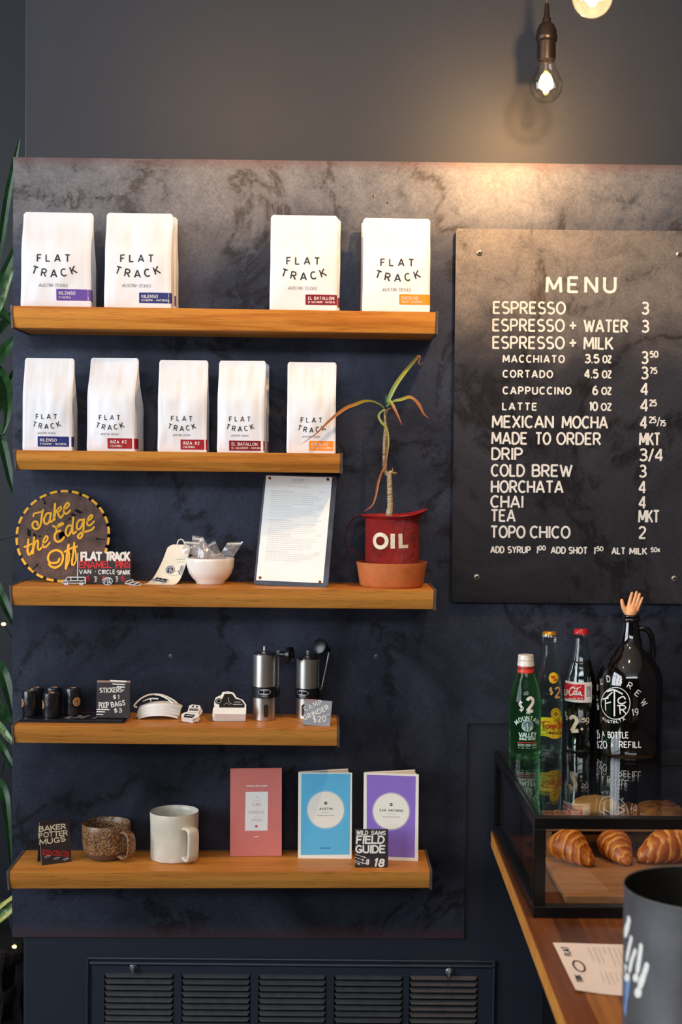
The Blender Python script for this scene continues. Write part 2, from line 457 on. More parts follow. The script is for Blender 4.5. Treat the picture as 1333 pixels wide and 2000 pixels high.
def _special():
    # rough flaked red paint of the oil can
    m, t, b = new_mat('flaked red paint')
    co = objco(t)
    v = N(t, 'ShaderNodeTexNoise', i_Scale=70.0, i_Detail=8.0, i_Roughness=0.7)
    t.links.new(co, v.inputs['Vector'])
    v2 = N(t, 'ShaderNodeTexNoise', i_Scale=16.0, i_Detail=6.0, i_Roughness=0.65)
    t.links.new(co, v2.inputs['Vector'])
    r = ramp(t, v2.outputs['Fac'], [(0.3, rgb(92, 24, 22)), (0.45, rgb(158, 30, 30)), (0.62, rgb(172, 36, 34)), (0.75, rgb(120, 44, 24))])
    t.links.new(r.outputs[0], b.inputs['Base Color'])
    b.inputs['Roughness'].default_value = 0.3
    add_bump(t, b, v.outputs['Fac'], 1.0, 0.012)
    M['red_flake'] = m
    # brown speckled stoneware
    m, t, b = new_mat('speckled brown stoneware')
    co = objco(t)
    v = N(t, 'ShaderNodeTexNoise', i_Scale=330.0, i_Detail=4.0, i_Roughness=0.6)
    t.links.new(co, v.inputs['Vector'])
    v2 = N(t, 'ShaderNodeTexNoise', i_Scale=22.0, i_Detail=3.0)
    t.links.new(co, v2.inputs['Vector'])
    r = ramp(t, v.outputs['Fac'], [(0.40, rgb(66, 46, 34)), (0.52, rgb(142, 106, 72)), (0.68, rgb(188, 158, 116))])
    r2 = ramp(t, v2.outputs['Fac'], [(0.3, (0.62, 0.58, 0.55, 1)), (0.7, (1.05, 1.0, 0.95, 1))])
    mx = N(t, 'ShaderNodeMix', data_type='RGBA', blend_type='MULTIPLY')
    mx.inputs[0].default_value = 1
    t.links.new(r.outputs[0], mx.inputs[6])
    t.links.new(r2.outputs[0], mx.inputs[7])
    t.links.new(mx.outputs[2], b.inputs['Base Color'])
    b.inputs['Roughness'].default_value = 0.35
    M['mug_brown'] = m
    # butcher-block counter: staves running front to back
    m, t, b = new_mat('butcher block walnut')
    co = objco(t, (1, 1, 1))
    sep = N(t, 'ShaderNodeSeparateXYZ')
    t.links.new(co, sep.inputs[0])
    dv = N(t, 'ShaderNodeMath', operation='DIVIDE')
    dv.inputs[1].default_value = 0.042
    t.links.new(sep.outputs['X'], dv.inputs[0])
    fl = N(t, 'ShaderNodeMath', operation='FLOOR')
    t.links.new(dv.outputs[0], fl.inputs[0])
    dy = N(t, 'ShaderNodeMath', operation='MULTIPLY_ADD')
    dy.inputs[1].default_value = 0.37
    t.links.new(fl.outputs[0], dy.inputs[0])
    dl = N(t, 'ShaderNodeMath', operation='DIVIDE')
    dl.inputs[1].default_value = 0.55
    t.links.new(sep.outputs['Y'], dl.inputs[0])
    t.links.new(dl.outputs[0], dy.inputs[2])
    fy = N(t, 'ShaderNodeMath', operation='FLOOR')
    t.links.new(dy.outputs[0], fy.inputs[0])
    cb = N(t, 'ShaderNodeCombineXYZ')
    t.links.new(fl.outputs[0], cb.inputs[0])
    t.links.new(fy.outputs[0], cb.inputs[1])
    wn = N(t, 'ShaderNodeTexWhiteNoise', noise_dimensions='3D')
    t.links.new(cb.outputs[0], wn.inputs['Vector'])
    co2 = objco(t, (60, 3, 60))
    gr = N(t, 'ShaderNodeTexNoise', i_Scale=1.5, i_Detail=5.0, i_Roughness=0.65)
    t.links.new(co2, gr.inputs['Vector'])
    r = ramp(t, wn.outputs['Value'], [(0.0, rgb(84, 46, 22)), (0.45, rgb(128, 74, 36)), (0.8, rgb(150, 92, 46)), (1.0, rgb(186, 128, 68))])
    r2 = ramp(t, gr.outputs['Fac'], [(0.3, (0.6, 0.55, 0.5, 1)), (0.65, (1.1, 1.08, 1.05, 1))])
    mx = N(t, 'ShaderNodeMix', data_type='RGBA', blend_type='MULTIPLY')
    mx.inputs[0].default_value = 1
    t.links.new(r.outputs[0], mx.inputs[6])
    t.links.new(r2.outputs[0], mx.inputs[7])
    t.links.new(mx.outputs[2], b.inputs['Base Color'])
    b.inputs['Roughness'].default_value = 0.32
    M['counter'] = m
    # croissant crust: colour follows the rolled layers of the mesh
    m, t, b = new_mat('croissant crust')
    co = objco(t)
    v = N(t, 'ShaderNodeTexNoise', i_Scale=60.0, i_Detail=6.0, i_Roughness=0.65)
    t.links.new(co, v.inputs['Vector'])
    at_ = N(t, 'ShaderNodeAttribute')
    at_.attribute_name = 'layer'
    ad = N(t, 'ShaderNodeMath', operation='MULTIPLY_ADD')
    ad.inputs[1].default_value = 0.55
    t.links.new(v.outputs['Fac'], ad.inputs[0])
    t.links.new(at_.outputs['Fac'], ad.inputs[2])
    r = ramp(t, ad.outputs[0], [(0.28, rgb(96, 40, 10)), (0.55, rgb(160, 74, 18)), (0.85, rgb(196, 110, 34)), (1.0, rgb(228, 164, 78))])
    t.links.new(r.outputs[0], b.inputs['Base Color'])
    b.inputs['Roughness'].default_value = 0.38
    add_bump(t, b, v.outputs['Fac'], 0.5, 0.003)
    M['crust'] = m
    # ageing cane leaf: green at its base, rust brown outward (a 'tip' attribute)
    m, t, b = new_mat('ageing leaf')
    at_ = N(t, 'ShaderNodeAttribute')
    at_.attribute_name = 'layer'
    r = ramp(t, at_.outputs['Fac'], [(0.0, rgb(128, 168, 110)), (0.3, rgb(150, 150, 60)), (0.55, rgb(160, 104, 48)), (1.0, rgb(150, 84, 60))])
    t.links.new(r.outputs[0], b.inputs['Base Color'])
    b.inputs['Roughness'].default_value = 0.5
    M['leaf_age'] = m
    m, t, b = new_mat('cookie crumb')
    co = objco(t)
    v = N(t, 'ShaderNodeTexNoise', i_Scale=55.0, i_Detail=6.0, i_Roughness=0.7)
    t.links.new(co, v.inputs['Vector'])
    r = ramp(t, v.outputs['Fac'], [(0.38, rgb(86, 50, 24)), (0.5, rgb(150, 98, 48)), (0.7, rgb(190, 138, 78))])
    t.links.new(r.outputs[0], b.inputs['Base Color'])
    b.inputs['Roughness'].default_value = 0.8
    add_bump(t, b, v.outputs['Fac'], 0.8, 0.004)
    M['cookie'] = m
    M['cookie_pale'] = mat('pale sugar cookie', (232, 190, 112), 0.8, c2=(200, 150, 78), vscale=50, bump=0.5)


_special()


# ------------------------------------------------------------------ object helpers
def thing(name, label, cat, loc=(0, 0, 0), rot=(0, 0, 0), group=None):
    o = bpy.data.objects.new(name, None)
    o.empty_display_size = 0.02
    COL.objects.link(o)
    o.location = loc
    o.rotation_euler = rot
    o['label'] = label
    o['category'] = cat
    if group:
        o['group'] = group
    return o


def tag(o, label, cat, group=None):
    o['label'] = label
    o['category'] = cat
    if group:
        o['group'] = group
    return o


def obj(name, bm, m, parent=None, smooth=True, angle=35, label=None, loc=None, rot=None, layer=None):
    me = bpy.data.meshes.new(name)
    bmesh.ops.recalc_face_normals(bm, faces=bm.faces[:]) if smooth != 'keep' else None
    bm.to_mesh(me)
    bm.free()
    for mm in (m if isinstance(m, (list, tuple)) else [m]):
        me.materials.append(mm)
    if smooth:
        me.polygons.foreach_set('use_smooth', [True] * len(me.polygons))
        me.set_sharp_from_angle(angle=radians(angle))
    o = bpy.data.objects.new(name, me)
    COL.objects.link(o)
    if parent:
        o.parent = parent
    if loc is not None:
        o.location = loc
    if rot is not None:
        o.rotation_euler = rot
    if label:
        o['label'] = label
    return o


def struct(name, bm, m, smooth=False):
    o = obj(name, bm, m, smooth=smooth)
    o['kind'] = 'structure'
    return o


def box(bm, x0, x1, y0, y1, z0, z1, bev=0.0, mi=0, seg=2):
    vs = [bm.verts.new(v) for v in ((x0, y0, z0), (x1, y0, z0), (x1, y1, z0), (x0, y1, z0), (x0, y0, z1), (x1, y0, z1), (x1, y1, z1), (x0, y1, z1))]
    fs = [bm.faces.new([vs[i] for i in q]) for q in ((0, 3, 2, 1), (4, 5, 6, 7), (0, 1, 5, 4), (1, 2, 6, 5), (2, 3, 7, 6), (3, 0, 4, 7))]
    for f in fs:
        f.material_index = mi
    if bev:
        ed = list({e for f in fs for e in f.edges})
        bmesh.ops.bevel(bm, geom=ed, offset=bev, segments=seg, affect='EDGES', profile=0.5)
    return fs


def prism(bm, poly, y0, y1, bev=0.0, axis='y'):
    """extrude a 2D outline (x,z) from y0 to y1"""
    a = [bm.verts.new((p[0], y0, p[1])) for p in poly]
    b_ = [bm.verts.new((p[0], y1, p[1])) for p in poly]
    n = len(poly)
    fs = [bm.faces.new(a), bm.faces.new(b_[::-1])]
    for i in range(n):
        fs.append(bm.faces.new((a[i], b_[i], b_[(i + 1) % n], a[(i + 1) % n])))
    if bev:
        ed = [e for e in fs[0].edges]
        bmesh.ops.bevel(bm, geom=ed, offset=bev, segments=2, affect='EDGES')
    return fs


def lathe(bm, prof, seg=40, cx=0, cy=0, close=False, mi=0):
    rings = []
    for r, z in prof:
        if r < 1e-6:
            rings.append([bm.verts.new((cx, cy, z))])
        else:
            rings.append([bm.verts.new((cx + r * cos(2 * pi * i / seg), cy + r * sin(2 * pi * i / seg), z)) for i in range(seg)])
    fs = []
    for a, b_ in zip(rings, rings[1:]):
        for i in range(seg):
            j = (i + 1) % seg
            if len(a) == 1 and len(b_) == 1:
                continue
            if len(a) == 1:
                f = bm.faces.new((a[0], b_[i], b_[j]))
            elif len(b_) == 1:
                f = bm.faces.new((a[i], b_[0], a[j]))
            else:
                f = bm.faces.new((a[i], b_[i], b_[j], a[j]))
            f.material_index = mi
            fs.append(f)
    return fs


def smooth_pts(pts, n=6, closed=False):
    """Catmull-Rom through points of any dimension"""
    P = [Vector(p) for p in pts]
    out = []
    m = len(P)
    rng = range(m if closed else m - 1)
    for i in rng:
        if closed:
            p0, p1, p2, p3 = P[(i - 1) % m], P[i], P[(i + 1) % m], P[(i + 2) % m]
        else:
            p0, p1, p2, p3 = P[max(i - 1, 0)], P[i], P[i + 1], P[min(i + 2, m - 1)]
        for k in range(n):
            t = k / n
            out.append(0.5 * ((2 * p1) + (p2 - p0) * t + (2 * p0 - 5 * p1 + 4 * p2 - p3) * t * t + (3 * p1 - p0 - 3 * p2 + p3) * t ** 3))
    if not closed:
        out.append(P[-1])
    return out


def tube(bm, pts, rad, seg=10, closed=False, cap=True, flat=1.0):
    P = [Vector(p) for p in pts]
    n = len(P)
    R = rad if isinstance(rad, (list, tuple)) else [rad] * n
    rings = []
    ref = None
    for i in range(n):
        if closed:
            tg = (P[(i + 1) % n] - P[i - 1]).normalized()
        else:
            tg = (P[min(i + 1, n - 1)] - P[max(i - 1, 0)]).normalized()
        if ref is None:
            ref = Vector((0, 0, 1)) if abs(tg.z) < 0.9 else Vector((0, 1, 0))
        nn = (ref - tg * ref.dot(tg))
        nn = nn.normalized() if nn.length > 1e-6 else tg.orthogonal().normalized()
        ref = nn
        bb = tg.cross(nn)
        rings.append([bm.verts.new(P[i] + nn * R[i] * cos(2 * pi * k / seg) + bb * R[i] * flat * sin(2 * pi * k / seg)) for k in range(seg)])
    m = n if closed else n - 1
    for i in range(m):
        a, b_ = rings[i], rings[(i + 1) % n]
        for k in range(seg):
            j = (k + 1) % seg
            bm.faces.new((a[k], a[j], b_[j], b_[k]))
    if cap and not closed:
        bm.faces.new(rings[0][::-1])
        bm.faces.new(rings[-1])


def ball(bm, c, r, sc=(1, 1, 1), seg=16):
    mt = Matrix.Translation(c) @ Matrix.Diagonal((sc[0], sc[1], sc[2], 1))
    bmesh.ops.create_uvsphere(bm, u_segments=seg, v_segments=max(6, seg // 2), radius=r, matrix=mt)


def BM():
    return bmesh.new()


# ------------------------------------------------------------------ stroke lettering
def A(cx, cy, rx, ry, a0, a1, n=None):
    n = n or max(4, int(abs(a1 - a0) / 16))
    return [(cx + rx * cos(radians(a0 + (a1 - a0) * i / n)), cy + ry * sin(radians(a0 + (a1 - a0) * i / n))) for i in range(n + 1)]


_B2 = [[(0, 0), (0, 1)]]
G = {
    'A': (.68, [[(0, 0), (.34, 1)], [(.68, 0), (.34, 1)], [(.13, .3), (.55, .3)]]),
    'B': (.56, [[(0, 0), (0, 1)], [(0, .97)] + A(.28, .755, .22, .215, 90, -90) + [(0, .54)], [(0, .54)] + A(.3, .285, .26, .255, 90, -90) + [(0, .03)]]),
    'C': (.6, [A(.33, .5, .33, .47, 48, 312)]),
    'D': (.6, [[(0, 0), (0, 1)], [(0, .97)] + A(.22, .5, .38, .47, 90, -90) + [(0, .03)]]),
    'E': (.5, [[(0, 0), (0, 1)], [(0, .96), (.5, .96)], [(0, .52), (.42, .52)], [(0, .04), (.5, .04)]]),
    'F': (.48, [[(0, 0), (0, 1)], [(0, .96), (.48, .96)], [(0, .5), (.4, .5)]]),
    'G': (.64, [A(.33, .5, .33, .47, 50, 340), [(.36, .42), (.64, .42)], [(.63, .42), (.63, .1)]]),
    'H': (.58, [[(0, 0), (0, 1)], [(.58, 0), (.58, 1)], [(0, .5), (.58, .5)]]),
    'I': (.06, [[(.03, 0), (.03, 1)]]),
    'J': (.4, [[(.4, 1)] + A(.2, .24, .2, .22, 0, -170)]),
    'K': (.56, [[(0, 0), (0, 1)], [(.54, 1), (0, .38)], [(.18, .56), (.58, 0)]]),
    'L': (.46, [[(0, 0), (0, 1)], [(0, .04), (.46, .04)]]),
    'M': (.76, [[(0, 0), (.04, 1)], [(.04, 1), (.38, .2)], [(.38, .2), (.72, 1)], [(.72, 1), (.76, 0)]]),
    'N': (.6, [[(0, 0), (0, 1)], [(0, 1), (.6, 0)], [(.6, 0), (.6, 1)]]),
    'O': (.68, [A(.34, .5, .34, .47, 90, 450, 26)]),
    'P': (.54, [[(0, 0), (0, 1)], [(0, .97)] + A(.27, .71, .26, .26, 90, -90) + [(0, .45)]]),
    'Q': (.68, [A(.34, .5, .34, .47, 90, 450, 26), [(.4, .25), (.68, -.05)]]),
    'R': (.56, [[(0, 0), (0, 1)], [(0, .97)] + A(.27, .72, .25, .25, 90, -90) + [(0, .47)], [(.24, .47), (.56, 0)]]),
    'S': (.54, [A(.27, .735, .25, .235, 38, 262) + A(.27, .265, .27, .235, 82, -142)]),
    'T': (.58, [[(0, .96), (.58, .96)], [(.29, 0), (.29, .96)]]),
    'U': (.58, [[(0, 1)] + A(.29, .3, .29, .27, 180, 360) + [(.58, 1)]]),
    'V': (.62, [[(0, 1), (.31, 0)], [(.62, 1), (.31, 0)]]),
    'W': (.9, [[(0, 1), (.24, 0)], [(.24, 0), (.45, .9)], [(.45, .9), (.66, 0)], [(.66, 0), (.9, 1)]]),
    'X': (.58, [[(0, 0), (.58, 1)], [(0, 1), (.58, 0)]]),
    'Y': (.58, [[(0, 1), (.29, .48)], [(.58, 1), (.29, .48)], [(.29, .48), (.29, 0)]]),
    'Z': (.54, [[(0, .96), (.54, .96)], [(.54, .96), (0, .04)], [(0, .04), (.54, .04)]]),
    '0': (.56, [A(.28, .5, .28, .47, 90, 450, 24)]),
    '1': (.2, [[(.14, 0), (.14, 1)], [(.14, .98), (0, .8)]]),
    '2': (.54, [A(.27, .72, .26, .25, 165, -35) + [(.02, .05)], [(0, .04), (.56, .04)]]),
    '3': (.54, [A(.25, .745, .24, .225, 150, -88), A(.25, .275, .28, .245, 88, -150), [(.16, .52), (.3, .52)]]),
    '4': (.58, [[(.42, 0), (.42, 1)], [(.42, 1), (0, .28)], [(0, .27), (.58, .27)]]),
    '5': (.54, [[(.5, .96), (.08, .96)], [(.08, .96), (.04, .54)], A(.26, .33, .27, .3, 140, -145)]),
    '6': (.54, [A(.28, .32, .26, .29, 90, 450, 20), [(.03, .38)] + A(.4, .4, .37, .57, 180, 85)]),
    '7': (.5, [[(0, .96), (.52, .96)], [(.52, .96), (.16, 0)]]),
    '8': (.54, [A(.27, .74, .22, .23, 90, 450, 20), A(.27, .27, .27, .25, 90, 450, 20)]),
    '9': (.54, [A(.27, .68, .26, .29, 90, 450, 20), [(.52, .62)] + A(.15, .6, .37, .57, 0, -95)]),
    '.': (.1, [[(.0, .05), (.1, .05)]]), ',': (.1, [[(.08, .1), (0, -.14)]]), '-': (.3, [[(0, .45), (.3, .45)]]),
    '+': (.5, [[(0, .45), (.5, .45)], [(.25, .17), (.25, .73)]]), '/': (.34, [[(0, -.05), (.34, 1.02)]]),
    '#': (.6, [[(.14, 0), (.24, 1)], [(.38, 0), (.48, 1)], [(0, .33), (.58, .33)], [(.04, .67), (.62, .67)]]),
    '$': (.5, [A(.25, .70, .23, .2, 38, 262) + A(.25, .3, .25, .2, 82, -142), [(.25, -.06), (.25, 1.06)]]),
    '!': (.1, [[(.05, .3), (.05, 1)], [(.05, 0), (.05, .12)]]), "'": (.08, [[(.04, .75), (.04, 1)]]),
    'o': (.1, [[(0, .45), (.1, .45)]]), 'c': (.46, [A(.25, .42, .24, .26, 50, 310), [(.25, .0), (.25, .85)]]),
    '~': (.1, [[(.02, .5), (.1, .5)]]),
    ' ': (.34, []),
}


STROKE = [0]


def strip(bm, pts, w, surf, off, maxseg=None, widths=None, round_=False, mi=0):
    """a painted stroke: centreline pts in surface metres, width w, laid on surf"""
    P = [Vector((p[0], p[1])) for p in pts]
    STROKE[0] = (STROKE[0] + 1) % 23
    off = off + STROKE[0] * 1.2e-5          # each stroke of paint lies a hair above the last
    if maxseg:
        Q = [P[0]]
        for a, b_ in zip(P, P[1:]):
            k = max(1, int((b_ - a).length / maxseg + 0.999))
            for i in range(1, k + 1):
                Q.append(a.lerp(b_, i / k))
        if widths:
            widths = [widths[min(len(widths) - 1, int(i * (len(widths) - 1) / max(1, len(Q) - 1)))] for i in range(len(Q))]
        P = Q
    n = len(P)
    if n < 2:
        return
    closed = (P[0] - P[-1]).length < 1e-9 and n > 3
    L, Rr = [], []
    for i in range(n):
        if closed:
            d1 = P[i] - P[i - 1 if i > 0 else n - 2]
            d2 = P[i + 1 if i < n - 1 else 1] - P[i]
        else:
            d1 = P[i] - P[i - 1] if i > 0 else P[1] - P[0]
            d2 = P[i + 1] - P[i] if i < n - 1 else P[-1] - P[-2]
        d1 = d1.normalized() if d1.length > 0 else d2.normalized()
        d2 = d2.normalized() if d2.length > 0 else d1
        t = (d1 + d2)
        t = t.normalized() if t.length > 1e-6 else d1
        nm = Vector((-t.y, t.x))
        k = max(0.45, abs(nm.dot(Vector((-d1.y, d1.x)))))
        h = (widths[i] if widths else w) * 0.5 / k
        L.append(P[i] + nm * h)
        Rr.append(P[i] - nm * h)
    lv = [bm.verts.new(surf(p.x, p.y, off)) for p in L]
    rv = [bm.verts.new(surf(p.x, p.y, off)) for p in Rr]
    for i in range(n - 1):
        f = bm.faces.new((rv[i], rv[i + 1], lv[i + 1], lv[i]))
        f.material_index = mi
    if round_ and not closed:
        for e, o_ in ((0, 1), (n - 1, n - 2)):
            d = (P[e] - P[o_]).normalized()
            h = (widths[e] if widths else w) * 0.5
            a0 = atan2(d.y, d.x)
            arc = [bm.verts.new(surf(P[e].x + h * cos(a0 + radians(a)), P[e].y + h * sin(a0 + radians(a)), off)) for a in range(-90, 91, 30)]
            f = bm.faces.new(arc)
            f.material_index = mi


def text(bm, surf, s, x, y, w, h, stroke, gap=0.24, off=0.0004, sag=0.0, slant=0.0, jit=0.0, dy=0.0, align='fit',
         round_=False, maxseg=None, rot=0.0):
    """letter s from (x,y) in surface metres: total width w, cap height h; dy = rise of the baseline over w; sag bends the line (ends up)"""
    adv, tot = [], 0.0
    for i, c in enumerate(s):
        adv.append(tot)
        tot += G[c][0] + (gap if i < len(s) - 1 else 0)
    sx = (w - stroke) / max(tot, 0.05) if align == 'fit' else h
    if len(s) == 1 and s in '1I':
        sx = h
    rnd = random.Random(hash(s) % 1000 if False else sum(ord(c) for c in s))
    for c, a0 in zip(s, adv):
        gw = G[c][0]
        cx = x + stroke / 2 + (a0 + gw / 2) * sx
        t = ((cx - x) / w * 2 - 1) if w else 0
        by = y + dy * (cx - x) / max(w, 1e-6) + sag * t * t
        ang = atan2(4 * sag * t, w) + atan2(dy, w) + rnd.uniform(-jit, jit) * 0.5 + rot
        by += rnd.uniform(-jit, jit) * h * 0.25
        ca, sa = cos(ang), sin(ang)
        for pl in G[c][1]:
            pts = []
            for (u, v) in pl:
                hh = h - stroke * 0.0
                lx = (u - gw / 2) * sx + slant * v * hh
                ly = v * hh
                if jit:
                    lx += rnd.uniform(-1, 1) * jit * 0.06 * h
                    ly += rnd.uniform(-1, 1) * jit * 0.06 * h
                pts.append((cx + lx * ca - ly * sa, by + lx * sa + ly * ca))
            strip(bm, pts, stroke, surf, off, round_=round_, maxseg=maxseg)


class Plane:
    """front face (local y = y0) of a thing: photo pixel -> local metres, and back to a point"""
    def __init__(self, o, y0=0.0):
        self.m = Matrix.LocRotScale(o.location, o.rotation_euler, None) if o is not None else Matrix.Identity(4)
        self.i = self.m.inverted()
        self.y0 = y0

    def uv(self, px, py):
        d = self.i.to_3x3() @ ray(px, py)
        c = self.i @ CO
        p = c + d * ((self.y0 - c.y) / d.y)
        return p.x, p.z

    def __call__(self, u, v, off=0.0):
        return Vector((u, self.y0 - off, v))

    def text(self, bm, s, p0, p1, cap, stroke, **k):
        """baseline from pixel p0 to pixel p1 (outer ends of the lettering), cap height and stroke in px"""
        a, b_ = self.uv(*p0), self.uv(*p1)
        c = self.uv(p0[0], p0[1] - cap)
        hh = c[1] - a[1]
        sc = hh / cap
        for q in ('sag',):
            if q in k:
                k[q] = k[q] * sc
        text(bm, self, s, a[0], a[1], b_[0] - a[0], hh, stroke * sc, dy=b_[1] - a[1], **k)

    def line(self, bm, pts, wpx, smooth=0, off=0.0004, round_=True, widths=None, **k):
        P = [self.uv(*p) for p in pts]
        a, b_ = self.uv(*pts[0]), self.uv(pts[0][0], pts[0][1] - 10)
        sc = abs(b_[1] - a[1]) / 10
        if smooth:
            P = smooth_pts([p + (0,) for p in P], smooth)
            P = [(p[0], p[1]) for p in P]
        if widths:
            wd = []
            m = len(P)
            for i in range(m):
                t = i / (m - 1) * (len(widths) - 1)
                j = min(int(t), len(widths) - 2)
                wd.append((widths[j] + (widths[j + 1] - widths[j]) * (t - j)) * sc)
            strip(bm, P, 0, self, off, widths=wd, round_=round_, **k)
        else:
            strip(bm, P, wpx * sc, self, off, round_=round_, **k)

    def poly(self, bm, pts, off=0.0003, mi=0):
        f = bm.faces.new([bm.verts.new(self(*self.uv(*p), off)) for p in pts])
        f.material_index = mi
        return f

    def disc(self, bm, c, rpx, off=0.0003, n=36, ry=None):
        ry = ry or rpx
        return self.poly(bm, [(c[0] + rpx * cos(2 * pi * i / n), c[1] + ry * sin(2 * pi * i / n)) for i in range(n)], off)

    def ring(self, bm, c, rpx, wpx, off=0.0004, n=40, ry=None):
        ry = ry or rpx
        self.line(bm, [(c[0] + rpx * cos(2 * pi * i / n), c[1] + ry * sin(2 * pi * i / n)) for i in range(n + 1)], wpx, off=off, round_=False)


class Round(Plane):
    """side of an upright round thing: u is arc length from the camera-facing meridian, radius from a profile"""
    def __init__(self, o, rfun, up_to=0.995):
        super().__init__(o, 0)
        self.r = rfun
        self.lim = up_to

    def uv(self, px, py):
        d = self.i.to_3x3() @ ray(px, py)
        c = self.i @ CO
        a2 = d.x * d.x + d.y * d.y
        tc = -(c.x * d.x + c.y * d.y) / a2
        zz = (c + d * tc).z
        for _ in range(6):
            r = self.r(zz)
            m2 = (c.x + d.x * tc) ** 2 + (c.y + d.y * tc) ** 2
            t_ = tc - sqrt(max(0.0, r * r - m2) / a2)
            p = c + d * t_
            zz = p.z
        s_ = max(-self.lim, min(self.lim, p.x / r))
        if m2 >= r * r:
            s_ = self.lim if p.x > 0 else -self.lim
        return asin(s_) * r, p.z

    def __call__(self, u, v, off=0.0):
        r = self.r(v)
        a = u / r
        return Vector(((r + off) * sin(a), -(r + off) * cos(a), v))

    def patch(self, bm, u0, u1, v0, v1, off=0.0004, n=16, nv=1, edge=None):
        g = [[bm.verts.new(self(u0 + (u1 - u0) * i / n, v0 + (v1 - v0) * j / nv, off)) for i in range(n + 1)] for j in range(nv + 1)]
        for j in range(nv):
            for i in range(n):
                bm.faces.new((g[j][i], g[j][i + 1], g[j + 1][i + 1], g[j + 1][i]))

    def poly(self, bm, pts, off=0.0003, mi=0):
        P = [self.uv(*p) for p in pts]
        c = (sum(p[0] for p in P) / len(P), sum(p[1] for p in P) / len(P))
        vc = bm.verts.new(self(c[0], c[1], off))
        rings = []
        for t in (0.5, 1.0):
            rings.append([bm.verts.new(self(c[0] + (p[0] - c[0]) * t, c[1] + (p[1] - c[1]) * t, off)) for p in P])
        n = len(P)
        for i in range(n):
            j = (i + 1) % n
            bm.faces.new((vc, rings[0][i], rings[0][j]))
            bm.faces.new((rings[0][i], rings[1][i], rings[1][j], rings[0][j]))


def rprof(prof):
    def f(z):
        if z <= prof[0][1]:
            return prof[0][0]
        for (r0, z0), (r1, z1) in zip(prof, prof[1:]):
            if z <= z1:
                return r0 + (r1 - r0) * (z - z0) / max(1e-9, z1 - z0)
        return prof[-1][0]
    return f

# ================================================================== THE SETTING
bm = BM(); box(bm, -2.9, 2.9, -6.5, 1.3, -0.1, 0); struct('floor', bm, M['floor'])
bm = BM(); box(bm, -2.9, 2.9, -6.5, 1.3, 3.8, 3.9); struct('ceiling', bm, M['ceiling'])
xw = at(47, 1000, 0).x
bm = BM(); box(bm, xw, 2.5, 0, 0.16, 0, 3.8, bev=0.003); struct('wall_back', bm, M['wall'])
bm = BM(); box(bm, -2.6, xw + 0.4, 0.95, 1.05, 0, 3.8); struct('wall_rear', bm, M['alcove'])
bm = BM(); box(bm, xw + 0.3, xw + 0.4, 0.16, 0.95, 0, 3.8); struct('wall_side', bm, M['alcove'])
bm = BM(); box(bm, 2.4, 2.5, -6.2, 0, 0, 3.8); struct('wall_right', bm, M['plaster'])
# left wall with window openings; front wall with an added transom for upper-wall sheen
bm = BM()
box(bm, -2.6, -2.5, -6.2, 1.05, 0, 1.0); box(bm, -2.6, -2.5, -6.2, 1.05, 2.9, 3.8)
box(bm, -2.6, -2.5, -6.2, -3.6, 1.0, 2.9); box(bm, -2.6, -2.5, -0.7, 1.05, 1.0, 2.9)
struct('wall_left', bm, M['plaster'])
bm = BM()
box(bm, -2.5, 2.4, -6.0, -5.9, 0, 2.9); box(bm, -2.5, 2.4, -6.0, -5.9, 3.6, 3.8)
box(bm, -2.5, -2.4, -6.0, -5.9, 2.9, 3.6); box(bm, 2.2, 2.4, -6.0, -5.9, 2.9, 3.6)
struct('wall_front', bm, M['alcove'])
bm = BM()
for y in (-3.6, -2.65, -1.7, -0.75):
    box(bm, -2.56, -2.5, y - 0.03, y + 0.03 + (0.05 if y == -3.6 else 0), 1.0, 2.9)
box(bm, -2.56, -2.5, -3.6, -0.7, 2.15, 2.2)
struct('window_1', bm, M['frame_dark'])
bm = BM()
for x in (-2.37, -1.2, 0.0, 1.2, 2.17):
    box(bm, x - 0.03, x + 0.03, -5.97, -5.9, 2.9, 3.6)
struct('added_transom', bm, M['frame_dark'])  # frame of the added transom, put in to brighten the upper wall

# ------------------------------------------------------------------ steel wall panel (L-shaped sheet)
def wx(px, py, Y=-0.006):
    return at(px, py, Y)


pl = -0.598
ptop = H + 0.5808
pbot = H - 0.9405
pxr = 0.2925
pstep = H - 0.512
PX1 = 0.92
panel = thing('steel_wall_panel', 'large blackened steel sheet with cloudy patina mounted on the dark wall behind the shelves', 'wall panel', (0, 0, H))
bm = BM()
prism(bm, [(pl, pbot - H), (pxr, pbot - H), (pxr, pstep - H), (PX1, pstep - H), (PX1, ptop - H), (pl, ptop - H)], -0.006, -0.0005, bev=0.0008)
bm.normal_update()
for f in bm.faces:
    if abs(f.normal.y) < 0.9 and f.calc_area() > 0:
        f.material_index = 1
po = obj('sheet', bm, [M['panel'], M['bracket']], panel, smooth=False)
po.location = (0, 0, 0)


